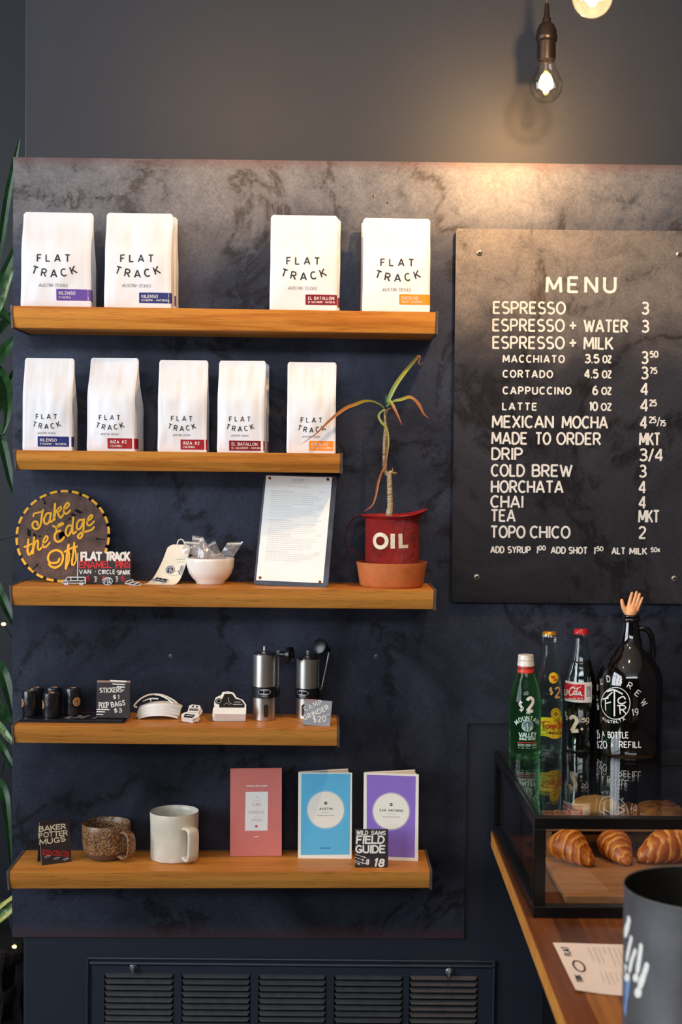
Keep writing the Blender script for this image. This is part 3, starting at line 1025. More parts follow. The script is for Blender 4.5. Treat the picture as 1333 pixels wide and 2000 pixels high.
def screw(parent, name, p, r=0.0042, m='screw', depth=0.0025):
    """pan-head screw whose head stands out toward the room at p (world point minus parent location)"""
    bm = BM()
    prof = [(0, -depth), (r * 0.55, -depth * 0.95), (r * 0.9, -depth * 0.6), (r, -0.0002), (r, 0.001)]
    fs = lathe(bm, [(a, b_) for a, b_ in prof], 20)
    bmesh.ops.rotate(bm, verts=bm.verts, cent=(0, 0, 0), matrix=Matrix.Rotation(radians(-90), 3, 'X'))
    # lathe z -> world -y : flip so the head faces the room
    bmesh.ops.rotate(bm, verts=bm.verts, cent=(0, 0, 0), matrix=Matrix.Identity(3))
    s = obj(name, bm, M[m], parent, loc=p)
    bm = BM()
    a = r * 0.6
    for k in (0.5, 0.5 + pi / 2):
        dx, dz = a * cos(k), a * sin(k)
        nx, nz = -sin(k) * r * 0.14, cos(k) * r * 0.14
        bm.faces.new([bm.verts.new(v) for v in ((-dx - nx, -depth - 0.0002, -dz - nz), (dx - nx, -depth - 0.0002, dz - nz), (dx + nx, -depth - 0.0002, dz + nz), (-dx + nx, -depth - 0.0002, -dz + nz))])
    obj('screw_slot', bm, M['screw_hole'], s, smooth=False)
    return s


for px, py in ((326, 378), (730, 383), (334, 1281), (735, 1282)):
    p = at(px, py, -0.006)
    screw(panel, 'rivet', (p.x, p.y, p.z - H), 0.0038, 'bracket', 0.0012)
bm = BM()
for px, py in ((188, 387), (757, 396), (187, 1265)):
    p = at(px, py, -0.0062)
    lathe(bm, [(0, 0), (0.0018, 0.0), (0.0018, 0.0002)], 10)
    vs = [v for v in bm.verts if not v.tag]
    bmesh.ops.rotate(bm, verts=vs, cent=(0, 0, 0), matrix=Matrix.Rotation(radians(-90), 3, 'X'))
    bmesh.ops.translate(bm, verts=vs, vec=(p.x, p.y, p.z - H))
    for v in vs:
        v.tag = True
obj('drill_hole', bm, M['screw_hole'], panel)

# ------------------------------------------------------------------ pendant bulbs (warm lamps)
def pendant(px, py, Y, rpx, label, power, tilt=0.0, gm='bulb_glass'):
    """px,py = centre of the glass globe"""
    c = at(px, py, Y)
    k = rpx * mpp(Y) / 0.030          # size against a 60 mm globe
    t = thing('pendant_lamp', label, 'lamp', c, (0, tilt, 0), 'bare pendant bulbs')
    bm = BM()
    prof = [(0, -0.0302), (0.010, -0.0285), (0.020, -0.0225), (0.0272, -0.012), (0.030, 0.0), (0.0285, 0.010), (0.0235, 0.021), (0.0185, 0.031), (0.0158, 0.040), (0.0152, 0.047), (0.0150, 0.058)]
    ps = smooth_pts([(a, b_, 0) for a, b_ in prof], 4)
    lathe(bm, [(p[0] * k, p[1] * k) for p in ps], 40)
    obj('glass_bulb', bm, M[gm], t)
    bm = BM()
    for i in range(6):
        a = i * pi / 3
        tube(bm, [(0.003 * k * cos(a), 0.003 * k * sin(a), 0.022 * k), (0.0075 * k * cos(a), 0.0075 * k * sin(a), 0.004 * k), (0.004 * k * cos(a + 0.6), 0.004 * k * sin(a + 0.6), -0.012 * k)], 0.0009 * k, 6)
    obj('filament', bm, M['filament'], t)
    bm = BM()
    lathe(bm, [(0.0, 0.040 * k), (0.004 * k, 0.040 * k), (0.003 * k, 0.022 * k), (0.0, 0.021 * k)], 14)
    obj('glass_mount', bm, M['bulb_glass'], t)
    bm = BM()
    lathe(bm, [(0.0, 0.050 * k), (0.0155 * k, 0.050 * k), (0.0165 * k, 0.046 * k), (0.0168 * k, 0.052 * k), (0.0165 * k, 0.078 * k), (0.0190 * k, 0.080 * k), (0.0195 * k, 0.088 * k),
               (0.0180 * k, 0.092 * k), (0.0178 * k, 0.098 * k), (0.0135 * k, 0.108 * k), (0.008 * k, 0.112 * k), (0.0075 * k, 0.120 * k), (0.0055 * k, 0.122 * k), (0.0035 * k, 0.146 * k), (0.0, 0.147 * k)], 32)
    obj('socket', bm, M['socket'], t, angle=50)
    bm = BM()
    h = 3.8 - c.z
    tube(bm, [(0, 0, 0.14 * k), (0.0015, 0, 0.3), (0.002, 0.001, h)], 0.0022, 8)
    obj('cord', bm, M['cord'], t)
    l = bpy.data.lights.new('bulb_light', 'POINT')
    l.energy = power
    l.color = (1.0, 0.60, 0.28)
    l.shadow_soft_size = 0.016
    lo = bpy.data.objects.new('bulb_light', l)
    COL.objects.link(lo)
    lo.parent = t
    lo.location = (0, 0, -0.002 * k)
    return t


pendant(1067, 168, -0.20, 32.5, 'bare filament bulb in a dark bronze socket hanging over the menu board', 1.4)
pendant(1158, -6, -0.60, 39, 'bare glowing bulb cut off by the top edge, hanging nearer the room', 32, gm='bulb_frost')

pendant(330, -330, -0.85, 42, 'added bare glowing bulb out of view above the frame, warming the upper wall', 13, gm='bulb_frost')  # unseen lamp added to lift the warm light on the upper wall

# ================================================================== SHELVES
SH = {}


def shelf(i, L, R, ybl, ybr, label, woodm, lipb=0.012):
    Yf = -0.155
    a, b_ = at(L[0], L[1], Yf), at(R[0], R[1], Yf)
    c, d = at(L[0], ybl, Yf), at(R[0], ybr, Yf)
    th = ((a.z - c.z) + (b_.z - d.z)) / 2
    roll = -atan2(b_.z - a.z, b_.x - a.x)
    SH[i] = (a.x, a.z, b_.x, b_.z, roll)
    mid = (a + b_) / 2
    ln = (b_.x - a.x) / cos(roll)
    t = thing('wall_shelf', label, 'shelf', (mid.x, 0, mid.z), (0, roll, 0), 'oak shelves on the steel sheet')
    x0, x1 = -ln / 2 + 0.004, ln / 2 - 0.004
    bm = BM()
    prof = [(-0.0065, 0), (Yf, 0), (Yf + 0.004, -th * 0.5), (Yf + lipb, -th), (-0.0065, -th)]
    va = [bm.verts.new((x0, p[0], p[1])) for p in prof]
    vb = [bm.verts.new((x1, p[0], p[1])) for p in prof]
    bm.faces.new(va); bm.faces.new(vb[::-1])
    for k in range(5):
        j = (k + 1) % 5
        bm.faces.new((va[k], vb[k], vb[j], va[j]))
    bmesh.ops.bevel(bm, geom=bm.edges[:], offset=0.0012, segments=2, affect='EDGES')
    obj('board', bm, woodm, t, smooth=False)
    for s in (-1, 1):
        bm = BM()
        xe = s * ln / 2
        xi = s * (ln / 2 - 0.0038)
        pr = [(-0.0065, 0.001), (Yf - 0.002, 0.001), (Yf + lipb - 0.004, -th - 0.0012), (-0.0065, -th - 0.0012)]
        va = [bm.verts.new((xi, p[0], p[1])) for p in pr]
        vb = [bm.verts.new((xe, p[0], p[1])) for p in pr]
        bm.faces.new(va); bm.faces.new(vb[::-1])
        for k in range(4):
            j = (k + 1) % 4
            bm.faces.new((va[k], vb[k], vb[j], va[j]))
        obj('end_plate', bm, M['bracket'], t, smooth=False)
    return t


def zs(i, x):
    x0, z0, x1, z1, r = SH[i]
    return z0 + (z1 - z0) * (x - x0) / (x1 - x0) + 0.0002


shelf(1, (20, 597), (857, 609.5), 639.5, 650, 'topmost oak shelf with steel end plates, carrying the wide coffee bags', M['oak'])
shelf(2, (26, 879), (670, 886), 917, 924, 'second oak shelf from the top, carrying the five narrow coffee bags', M['oak'], 0.016)
shelf(3, (18, 1145), (853, 1153), 1184, 1191, 'third oak shelf from the top, carrying the saw blade and the potted plant', M['oak_b'])
shelf(4, (22, 1417), (664, 1423.5), 1455, 1458, 'fourth oak shelf from the top, carrying black rolls and steel grinders', M['oak_b'])
shelf(5, (13, 1703), (845, 1702), 1739, 1739, 'lowest oak shelf, carrying two mugs and three books', M['oak_b'])


def on_shelf(i, px, py, Y):
    """world point on shelf i at depth Y under pixel column px"""
    x = at(px, py, Y).x
    return Vector((x, Y, zs(i, x)))


# ================================================================== COFFEE BAGS
def sstep(a, b_, x):
    t = max(0, min(1, (x - a) / (b_ - a)))
    return t * t * (3 - 2 * t)


class BagSurf(Plane):
    def __init__(self, o, W_, Hh, D0, seed):
        super().__init__(o, 0)
        self.W, self.H, self.D, self.seed = W_, Hh, D0, seed

    def hw(self, v):
        w = self.W / 2 * (1 - 0.012 * sin(pi * v) + 0.01 * noise.noise((self.seed, v * 3, 0)))
        if v > 0.968:
            w -= self.W * 0.034 * ((v - 0.968) / 0.032) ** 2
        if v < 0.03:
            w -= self.W * 0.008 * (1 - v / 0.03)
        return w

    def thick(self, v):
        return self.D * (1 - sstep(0.42, 0.97, v)) * 0.97 + 0.003

    def front(self, u, v):
        D = self.D
        y = D * 0.36 * sstep(0.55, 0.99, v)
        e = max(0, 1 - u ** 4)
        y -= D * 0.10 * e * sin(pi * min(1, v / 0.8)) ** 0.8 if v < 0.8 else 0
        s = self.seed
        mask = sstep(0.0, 0.12, v) * (1 - sstep(0.90, 1.0, v)) * (0.25 + 0.75 * e)
        y += 0.0032 * mask * (noise.noise((u * 1.4 + s, v * 2.3, s)) + 0.6 * noise.noise((u * 3.0 - v * 1.5 + s, v * 4 + u, s * 2)))
        y += 0.0010 * mask * sstep(0.45, 0.8, v) * noise.noise((u * 7 + s, v * 2, s))
        # pressed side seams
        y -= 0.0012 * (sstep(0.86, 0.92, abs(u)) - sstep(0.95, 1.0, abs(u)))
        return y

    def __call__(self, x, z, off=0.0):
        v = max(0, min(1, z / self.H))
        u = max(-1, min(1, x / self.hw(v)))
        return Vector((x, self.front(u, v) - off, z))


NB = [0]


def coffee_bag(i, pl_, pr_, ybase, ytop, Yf, D0, label, lab=None, yaw=0.0, name=None, wide=True, tcx=None, tby=None, lines=(), lean=0.0, group='', dx=0.0):
    NB[0] += 1
    p = on_shelf(i, (pl_ + pr_) / 2, ybase, Yf)
    W_ = (pr_ - pl_) * mpp(Yf) / max(0.9, cos(yaw))
    Hh = at((pl_ + pr_) / 2, ytop, Yf).z - p.z
    t = thing('coffee_bag', label, 'coffee bag', p, (lean, SH[i][4], yaw), group)
    sf = BagSurf(t, W_, Hh, D0, NB[0] * 3.17)
    bm = BM()
    nu, nv, ns = 26, 44, 4
    rings = []
    for j in range(nv + 1):
        v = j / nv
        h, th = sf.hw(v), sf.thick(v)
        ring = []
        for k in range(nu + 1):
            u = -1 + 2 * k / nu
            ring.append((h * u, sf.front(u, v)))
        y0 = sf.front(1, v)
        pin = (0.42 * min(th, 0.05)) * sstep(0.25, 0.95, v) + 0.002
        for k in range(1, ns):
            f_ = k / ns
            ring.append((h - pin * (1 - abs(2 * f_ - 1)), y0 + th * f_))
        for k in range(nu + 1):
            u = 1 - 2 * k / nu
            ring.append((h * u, y0 + th + 0.03 * D0 * (1 - u * u) * sin(pi * min(1, v * 1.2)) * (0.6 if v < 0.83 else 0)))
        for k in range(1, ns):
            f_ = 1 - k / ns
            ring.append((-h + pin * (1 - abs(2 * f_ - 1)), y0 + th * f_))
        rings.append([bm.verts.new((a, b_, v * Hh)) for a, b_ in ring])
    m = len(rings[0])
    for a, b_ in zip(rings, rings[1:]):
        for k in range(m):
            bm.faces.new((a[k], a[(k + 1) % m], b_[(k + 1) % m], b_[k]))
    bm.faces.new(rings[0][::-1]); bm.faces.new(rings[-1])
    obj('pouch', bm, M['bag'], t, angle=50)
    if lab:
        (lx0, ly0, lx1, ly1), lm, l1, l2 = lab
        a, b_ = sf.uv(lx0, ly1), sf.uv(lx1, ly0)
        h0 = min(b_[0], sf.hw(0.15))
        bm = BM()
        n = 10
        g = []
        for zz in (a[1], (a[1] + b_[1]) / 2, b_[1]):
            row = [bm.verts.new(sf(a[0] + (sf.hw(zz / Hh) - 0.0002 - a[0]) * q / n, zz, 0.0005)) for q in range(n + 1)]
            v = zz / Hh
            h, th, y0 = sf.hw(v), sf.thick(v), sf.front(1, v)
            pin = (0.42 * min(th, 0.05)) * sstep(0.25, 0.95, v) + 0.002
            for f_ in (0.02, 0.25, 0.5):
                row.append(bm.verts.new((h - pin * (1 - abs(2 * f_ - 1)) + 0.0006, y0 + th * f_, zz)))
            g.append(row)
        for ra, rb in zip(g, g[1:]):
            for q in range(len(ra) - 1):
                bm.faces.new((ra[q], ra[q + 1], rb[q + 1], rb[q]))
        lo = obj('label', bm, M[lm], t)
        if l1:
            bm = BM()
            hh = ly1 - ly0
            wpx = lx1 - lx0
            sc = 1.0
            x0 = lx0 + 5
            w1 = min(len(l1) * 4.6, wpx - 9)
            w2 = min(len(l2) * 2.9, wpx - 8)
            yb = ly0 + hh * 0.48
            yb2 = ly0 + hh * 0.82
            sf.text(bm, l1, (x0, yb), (x0 + w1, yb + 0.4), hh * 0.30, 1.0, off=0.0009)
            sf.text(bm, l2, (x0, yb2), (x0 + w2, yb2 + 0.4), hh * 0.19, 0.6, off=0.0009)
            obj('lettering', bm, M['label_white'], lo, smooth=False)
    if tcx:
        c, b_ = tcx, tby
        bm = BM()
        if wide:
            sf.text(bm, 'FLAT', (c - 33, b_), (c + 33, b_ + 1), 14, 2.5, gap=0.62, jit=0.05, maxseg=0.004)
            sf.text(bm, 'TRACK', (c - 45.5, b_ + 30.5), (c + 47, b_ + 31), 14.5, 2.6, gap=0.62, sag=9.5, maxseg=0.004)
        else:
            sf.text(bm, 'FLAT', (c - 21, b_), (c + 21, b_ + .6), 9.3, 1.5, gap=0.62, jit=0.05, maxseg=0.004)
            sf.text(bm, 'TRACK', (c - 28.5, b_ + 19.6), (c + 29, b_ + 20), 9.6, 1.6, gap=0.62, sag=6.0, maxseg=0.004)
        obj('lettering', bm, M['ink'], t, smooth=False)
        bm = BM()
        if wide:
            sf.text(bm, 'AUSTIN-TEXAS', (c - 30, b_ + 49), (c + 26, b_ + 50), 6, 0.75, gap=0.3, slant=0.3, maxseg=0.004)
        else:
            sf.text(bm, 'AUSTIN-TEXAS', (c - 18, b_ + 29.5), (c + 16.5, b_ + 30), 3.6, 0.55, gap=0.3, slant=0.3, maxseg=0.004)
        obj('small_lettering', bm, M['ink_grey'], t, smooth=False)
    return t


GB = 'wide white coffee bags on the topmost shelf'
GS = 'narrow white coffee bags on the second shelf'
coffee_bag(1, 41, 177, 598, 411, -0.125, 0.062, 'wide white coffee bag with a purple label on the topmost shelf', ((111, 566, 176, 587), 'lab_purple', 'KILENSO', 'ETHIOPIA'), tcx=106, tby=511.5, group=GB)
coffee_bag(1, 204, 334, 602, 412, -0.125, 0.056, 'wide white coffee bag with a navy blue label on the topmost shelf, tilted a little', ((272, 572.5, 334, 592), 'lab_navy', 'KILENSO', 'ETHIOPIA - NATURAL'), tcx=268.5, tby=512, group=GB, lean=-0.015)
coffee_bag(1, 214, 343, 602, 420, -0.062, 0.052, 'white coffee bag tucked behind the navy-labelled wide bag', ((282, 578, 343, 597), 'lab_purple', '', ''), group=GB)
coffee_bag(1, 527, 658, 606, 417, -0.125, 0.056, 'wide white coffee bag with a maroon label on the topmost shelf', ((597, 576.5, 658, 595.5), 'lab_maroon', 'EL BATALLON', 'EL SALVADOR - NATURAL'), tcx=592.5, tby=517, group=GB)
coffee_bag(1, 534, 664, 606, 424, -0.062, 0.052, 'white coffee bag tucked behind the maroon-labelled wide bag', ((600, 582, 664, 600), 'lab_maroon', '', ''), group=GB)
coffee_bag(1, 708, 840, 608, 423, -0.125, 0.056, 'wide white coffee bag with an orange label at the right end of the topmost shelf', ((780, 576, 840, 595), 'lab_orange', 'EXCELSO', 'DECAF COLOMBIA'), tcx=776, tby=520, group=GB)
coffee_bag(1, 705, 834, 608, 430, -0.062, 0.052, 'white coffee bag tucked behind the orange-labelled wide bag', None, group=GB)
coffee_bag(2, 44, 141, 880, 698, -0.125, 0.055, 'narrow white coffee bag with a navy label at the left end of the second shelf', ((74, 853, 141, 872), 'lab_navy', 'KILENSO', 'ETHIOPIA - NATURAL'), wide=False, tcx=91.5, tby=818, group=GS)
coffee_bag(2, 169, 264, 881, 697, -0.115, 0.075, 'narrow white coffee bag with a red label, turned to show its right side', ((211, 856.5, 264, 876), 'lab_red', 'INZA #2', 'COLOMBIA'), wide=False, tcx=216, tby=820, group=GS, yaw=-0.09)
coffee_bag(2, 308, 404, 884, 702, -0.125, 0.055, 'narrow white coffee bag with a red label at the middle of the second shelf', ((353, 859, 404, 878), 'lab_red', 'INZA #2', 'COLOMBIA'), wide=False, tcx=355.5, tby=822, group=GS)
coffee_bag(2, 424, 516, 884, 703, -0.125, 0.062, 'narrow white coffee bag with a maroon label on the second shelf', ((448, 861, 516, 880), 'lab_maroon', 'EL BATALLON', 'EL SALVADOR - NATURAL'), wide=False, tcx=469.5, tby=823, group=GS, yaw=-0.06)
coffee_bag(2, 435, 524, 884, 709, -0.058, 0.048, 'white coffee bag tucked behind the maroon-labelled narrow bag', ((460, 863, 524, 880), 'lab_maroon', '', ''), wide=False, group=GS)
coffee_bag(2, 560, 656, 885, 706, -0.125, 0.055, 'narrow white coffee bag with an orange label, behind the tip of the plant leaf', ((604, 861.5, 656, 880), 'lab_orange', 'EXCELSO', 'DECAF COLOMBIA'), wide=False, tcx=608.5, tby=825, group=GS)

# ================================================================== MENU BOARD
YB = -0.024
ml_, mt_, mb_ = at(886.5, 810, YB).x, at(889, 446, YB).z, at(882, 1176, YB).z
mr_ = ml_ + 0.47
menu = thing('menu_board', 'dark steel menu board with white painted prices screwed onto the wall panel', 'menu board', (ml_, 0, mb_), (0, radians(0.06), 0))
Wm, Hm = mr_ - ml_, mt_ - mb_
bm = BM()
rr = 0.006
pr = []
for cx, cz, a0 in ((Wm - rr, rr, -90), (Wm - rr, Hm - rr, 0), (rr, Hm - rr, 90), (rr, rr, 180)):
    pr += [(cx + rr * cos(radians(a0 + k * 22.5)), cz + rr * sin(radians(a0 + k * 22.5))) for k in range(5)]
prism(bm, pr, YB, YB + 0.004, bev=0.0006)
obj('plate', bm, M['board'], menu, smooth=False)
PM = Plane(menu, YB)
for px, py in ((937, 494), (1327, 497), (932, 1127), (1318, 1130)):
    u, v = PM.uv(px, py)
    screw(menu, 'screw', (u, YB, v), 0.0062)
    bm = BM()
    lathe(bm, [(0, 0), (0.006, 0), (0.006, 0.0139), (0, 0.0139)], 14)
    bmesh.ops.rotate(bm, verts=bm.verts, cent=(0, 0, 0), matrix=Matrix.Rotation(radians(-90), 3, 'X'))
    obj('spacer', bm, M['screw'], menu, loc=(u, YB + 0.004, v))
bm = BM()
T = lambda s, x0, y0, x1, y1, cap, st=4.4, **k: PM.text(bm, s, (x0, y0), (x1, y1), cap, st, **k)
T('MENU', 1066, 571, 1205, 571.5, 30, 5.6, gap=0.42)
for x0, y, x1, s in ((963, 612.5, 1106, 'ESPRESSO'), (962, 646.5, 1104, 'ESPRESSO'), (962, 680.5, 1104, 'ESPRESSO')):
    T(s, x0, y, x1, y + 1, 23.5, 3.9, gap=0.22)
T('+', 1111, 647.5, 1128, 647.5, 26, 4); T('+', 1111, 681.5, 1128, 681.5, 26, 4)
T('WATER', 1140, 648, 1228, 649, 23.5, 4.0, gap=0.2)
T('MILK', 1140, 682, 1199, 682.5, 23.5, 4.0, gap=0.2)
for x0, y, x1, s, q0, q1, q2, q in ((982, 707.5, 1104, 'MACCHIATO', 1142, 1172, 1177, '3.5'), (982, 737, 1081, 'CORTADO', 1141, 1170, 1176, '4.5'),
                                    (982, 769.5, 1117, 'CAPPUCCINO', 1157, 1169, 1175, '6'), (981, 800.5, 1050, 'LATTE', 1151, 1169, 1174, '10')):
    T(s, x0, y, x1, y + 1, 14, 3.0, gap=0.34)
    T(q, q0, y + 1.2, q1, y + 1.4, 16.5, 3.4, gap=0.16)
    T('OZ', q2, y + 1.2, 1196, y + 1.2, 14, 3.0, gap=0.16)
for x0, y, x1, s in ((961, 835, 1082.5, 'MEXICAN'), (1097.5, 836, 1188.5, 'MOCHA'), (960, 867, 1031.5, 'MADE'), (1045, 867.6, 1077, 'TO'), (1087, 868, 1175, 'ORDER'),
                     (960, 897.5, 1022, 'DRIP'), (959, 930, 1026, 'COLD'), (1039, 930.5, 1119, 'BREW'), (959, 961.8, 1101.5, 'HORCHATA'), (958, 991, 1023.5, 'CHAI'),
                     (958, 1018, 1008, 'TEA'), (957.5, 1050, 1027, 'TOPO'), (1035, 1050.5, 1115, 'CHICO')):
    T(s, x0, y, x1, y + 0.6, 23, 3.9, gap=0.2)
obj('item_lettering', bm, M['paint_white'], menu, smooth=False)
bm = BM()
for s, x0, y, x1 in (('3', 1253, 613.5, 1269), ('3', 1253, 649, 1269), ('3', 1252.5, 710, 1267.5), ('3', 1252, 740, 1267.5), ('4', 1250.5, 771.5, 1268), ('4', 1250, 803, 1268),
                     ('4', 1249.5, 836.6, 1266), ('MKT', 1248.6, 869, 1291), ('3/4', 1248.6, 900, 1297), ('3', 1248, 931.8, 1264), ('4', 1247, 963, 1263.5), ('4', 1247, 992.6, 1263.5),
                     ('MKT', 1247, 1020, 1289.5), ('2', 1247, 1051.6, 1262.5)):
    T(s, x0, y, x1, y + 0.3, 23.5, 3.9, gap=0.16)
for s, x0, y, x1 in (('50', 1269, 698, 1287), ('75', 1269, 730, 1285), ('25', 1268, 793, 1284), ('25', 1267.5, 826, 1283)):
    T(s, x0, y, x1, y, 12, 2.7, gap=0.16)
T('/', 1283, 832, 1290, 832, 17, 2.2); T('75', 1288.5, 832, 1301.5, 832, 11, 2.5, gap=0.14)
obj('price_lettering', bm, M['paint_white'], menu, smooth=False)
bm = BM()
for s, x0, y, x1 in (('ADD', 958, 1079.5, 986), ('SYRUP', 991.5, 1079.7, 1037.5), ('1', 1047, 1080, 1050.5), ('ADD', 1076, 1080.5, 1106), ('SHOT', 1110.7, 1081, 1148.5), ('1', 1159, 1081.5, 1163), ('ALT', 1194.7, 1082, 1222.5), ('MILK', 1229.5, 1082.5, 1265)):
    T(s, x0, y, x1, y + 0.4, 12.5, 2.7, gap=0.22)
for s, x0, y, x1 in (('00', 1052, 1074.5, 1067), ('50', 1165, 1076, 1179.5), ('50c', 1271, 1078, 1291)):
    T(s, x0, y, x1, y, 8.5, 2.1, gap=0.18)
obj('extras_lettering', bm, M['paint_white'], menu, smooth=False)


# ================================================================== THIRD SHELF
# --- saw blade
p = on_shelf(3, 118, 1137, -0.066)
R_ = 92.5 * mpp(-0.05)
saw = thing('saw_blade', 'round rusty saw blade with yellow hand-painted script, propped on the third shelf', 'saw blade', p, (radians(-15), SH[3][4], 0))
bm = BM()
NT = 26
ang, rad = [], []
for k in range(NT):
    a0 = 2 * pi * k / NT + 0.05
    st_ = 2 * pi / NT
    for f_, r_ in ((0, 1.0), (0.2, 1.0), (0.4, 1.0), (0.6, 0.995), (0.70, 0.985), (0.74, 0.93), (0.86, 0.925), (0.97, 0.96)):
        ang.append(a0 + f_ * st_)
        rad.append(r_ * R_)
n = len(ang)
hr = 8.0 * mpp(-0.05)
hx, hz = -0.001, R_ + 0.0005


def blade_ring(y):
    o_ = [bm.verts.new((rad[i] * cos(ang[i]), y, R_ + rad[i] * sin(ang[i]))) for i in range(n)]
    m_ = [bm.verts.new((R_ * 0.9 * cos(ang[i]), y, R_ + R_ * 0.9 * sin(ang[i]))) for i in range(n)]
    i_ = [bm.verts.new((hr * cos(ang[i]), y, R_ + hr * sin(ang[i]))) for i in range(n)]
    return o_, m_, i_


fr, bk = blade_ring(0.0), blade_ring(0.0022)
for i in range(n):
    j = (i + 1) % n
    for a, b_ in ((0, 1), (1, 2)):
        bm.faces.new((fr[a][i], fr[a][j], fr[b_][j], fr[b_][i]))
        bm.faces.new((bk[a][j], bk[a][i], bk[b_][i], bk[b_][j]))
    bm.faces.new((fr[0][j], fr[0][i], bk[0][i], bk[0][j]))
    bm.faces.new((fr[2][i], fr[2][j], bk[2][j], bk[2][i]))
obj('blade', bm, M['rust'], saw, smooth=False)
PS = Plane(saw)
bm = BM()
for k in range(NT):
    a0 = 2 * pi * k / NT + 0.05
    st_ = 2 * pi / NT
    pts = [(R_ * 0.972 * cos(a0 + st_ * f_), R_ + R_ * 0.972 * sin(a0 + st_ * f_)) for f_ in (0.03, 0.2, 0.4, 0.6, 0.68)]
    strip(bm, pts, R_ * 0.05, PS, 0.0003)
obj('tooth_paint', bm, M['yellow'], saw, smooth=False)
bm = BM()
Z1 = lambda pts: [(20 + a / 6.665, 950 + b_ / 6.665) for a, b_ in pts]
script = [
    ([(303, 392), (312, 356), (360, 342), (405, 330), (432, 308)], 3.6), ([(425, 312), (412, 390), (402, 470), (382, 530), (345, 556), (305, 543), (290, 505), (303, 468), (335, 456), (358, 478), (358, 505)], 4.4),
    ([(522, 352), (482, 352), (450, 398), (440, 450), (460, 488), (492, 482), (518, 435), (530, 362)], 4.2), ([(532, 345), (520, 410), (520, 452), (540, 462), (572, 420)], 4.0),
    ([(585, 228), (580, 300), (572, 380), (578, 434)], 4.8), ([(578, 408), (600, 325), (640, 278), (664, 268), (658, 305), (622, 335)], 3.4), ([(618, 335), (638, 388), (660, 408), (692, 368)], 4.0),
    ([(700, 300), (740, 276), (768, 238), (748, 214), (716, 248), (698, 310), (712, 352), (745, 350), (782, 312)], 4.0),
    ([(236, 692), (232, 760), (226, 830), (234, 876), (258, 886), (294, 826)], 4.6), ([(186, 788), (230, 776), (278, 748)], 4.0),
    ([(312, 666), (305, 740), (298, 820), (296, 872)], 4.8), ([(298, 826), (325, 738), (354, 702), (366, 730), (360, 790), (376, 828), (410, 798)], 4.0),
    ([(424, 742), (465, 718), (490, 674), (470, 648), (440, 690), (424, 750), (440, 792), (476, 780), (514, 734)], 4.0),
    ([(560, 515), (600, 532), (650, 516), (690, 492), (676, 478), (632, 500), (602, 548), (606, 580), (650, 576)], 4.0), ([(652, 578), (606, 592), (580, 640), (584, 694), (620, 722), (666, 706), (702, 664)], 5.0),
    ([(798, 516), (762, 510), (730, 558), (724, 614), (750, 645), (780, 612), (804, 540)], 4.2), ([(824, 406), (814, 500), (812, 590), (826, 616), (858, 590)], 4.4),
    ([(948, 440), (902, 440), (872, 490), (868, 540), (890, 562), (926, 530), (952, 450)], 4.2), ([(962, 426), (958, 520), (950, 600), (930, 658), (902, 676), (884, 646), (930, 604), (1000, 586), (1060, 566), (1090, 534)], 4.4),
    ([(1004, 456), (1046, 428), (1072, 392), (1056, 374), (1026, 404), (1002, 460), (1014, 506), (1050, 502), (1092, 458)], 4.0),
    ([(642, 944), (620, 986), (562, 1000), (512, 984), (493, 930), (520, 866), (580, 834), (640, 840), (680, 880), (686, 950), (656, 1020), (592, 1058), (532, 1042), (506, 1010)], 4.8),
    ([(762, 762), (746, 860), (735, 960), (726, 1068)], 5.2), ([(730, 1062), (762, 980), (772, 900), (764, 840)], 3.4), ([(708, 852), (760, 822), (820, 796), (872, 784)], 4.0),
    ([(836, 738), (824, 850), (810, 950), (806, 1020)], 4.4), ([(840, 780), (856, 880), (858, 960), (826, 1030)], 3.6)]
for k, (pts, w) in enumerate(script):
    PS.line(bm, Z1(pts), w * 0.9, smooth=6, off=0.0004 + 0.00002 * k)
obj('script_lettering', bm, M['yellow'], saw, smooth=False)
for q in ([(870, 292), (950, 340), (905, 358), (832, 318)], [(800, 342), (860, 370), (835, 395), (788, 380)], [(768, 405), (798, 405), (782, 436), (757, 440)],
          [(220, 540), (270, 580), (268, 655), (224, 640)], [(298, 602), (342, 625), (338, 662), (298, 655)], [(370, 632), (412, 650), (372, 662)],
          [(770, 838), (800, 840), (796, 870), (776, 872)], [(790, 892), (830, 892), (820, 945), (778, 950)], [(800, 975), (846, 950), (852, 995), (762, 1048)]):
    bm = BM()
    PS.poly(bm, Z1(q), 0.0003 if q[0][0] < 500 or q[0][1] < 500 else 0.00095)
    obj('blade_slot', bm, M['screw_hole'], saw, smooth=False)
for q in ([(428, 110), (425, 160), (452, 218)], [(1232, 690), (1132, 684)], [(285, 1090), (352, 1022)]):
    bm = BM()
    PS.line(bm, Z1(q), 2.0, off=0.0003)
    PS.disc(bm, Z1([q[-1]])[0], 2.3, 0.00035, 14)
    obj('blade_slot', bm, M['screw_hole'], saw, smooth=False)


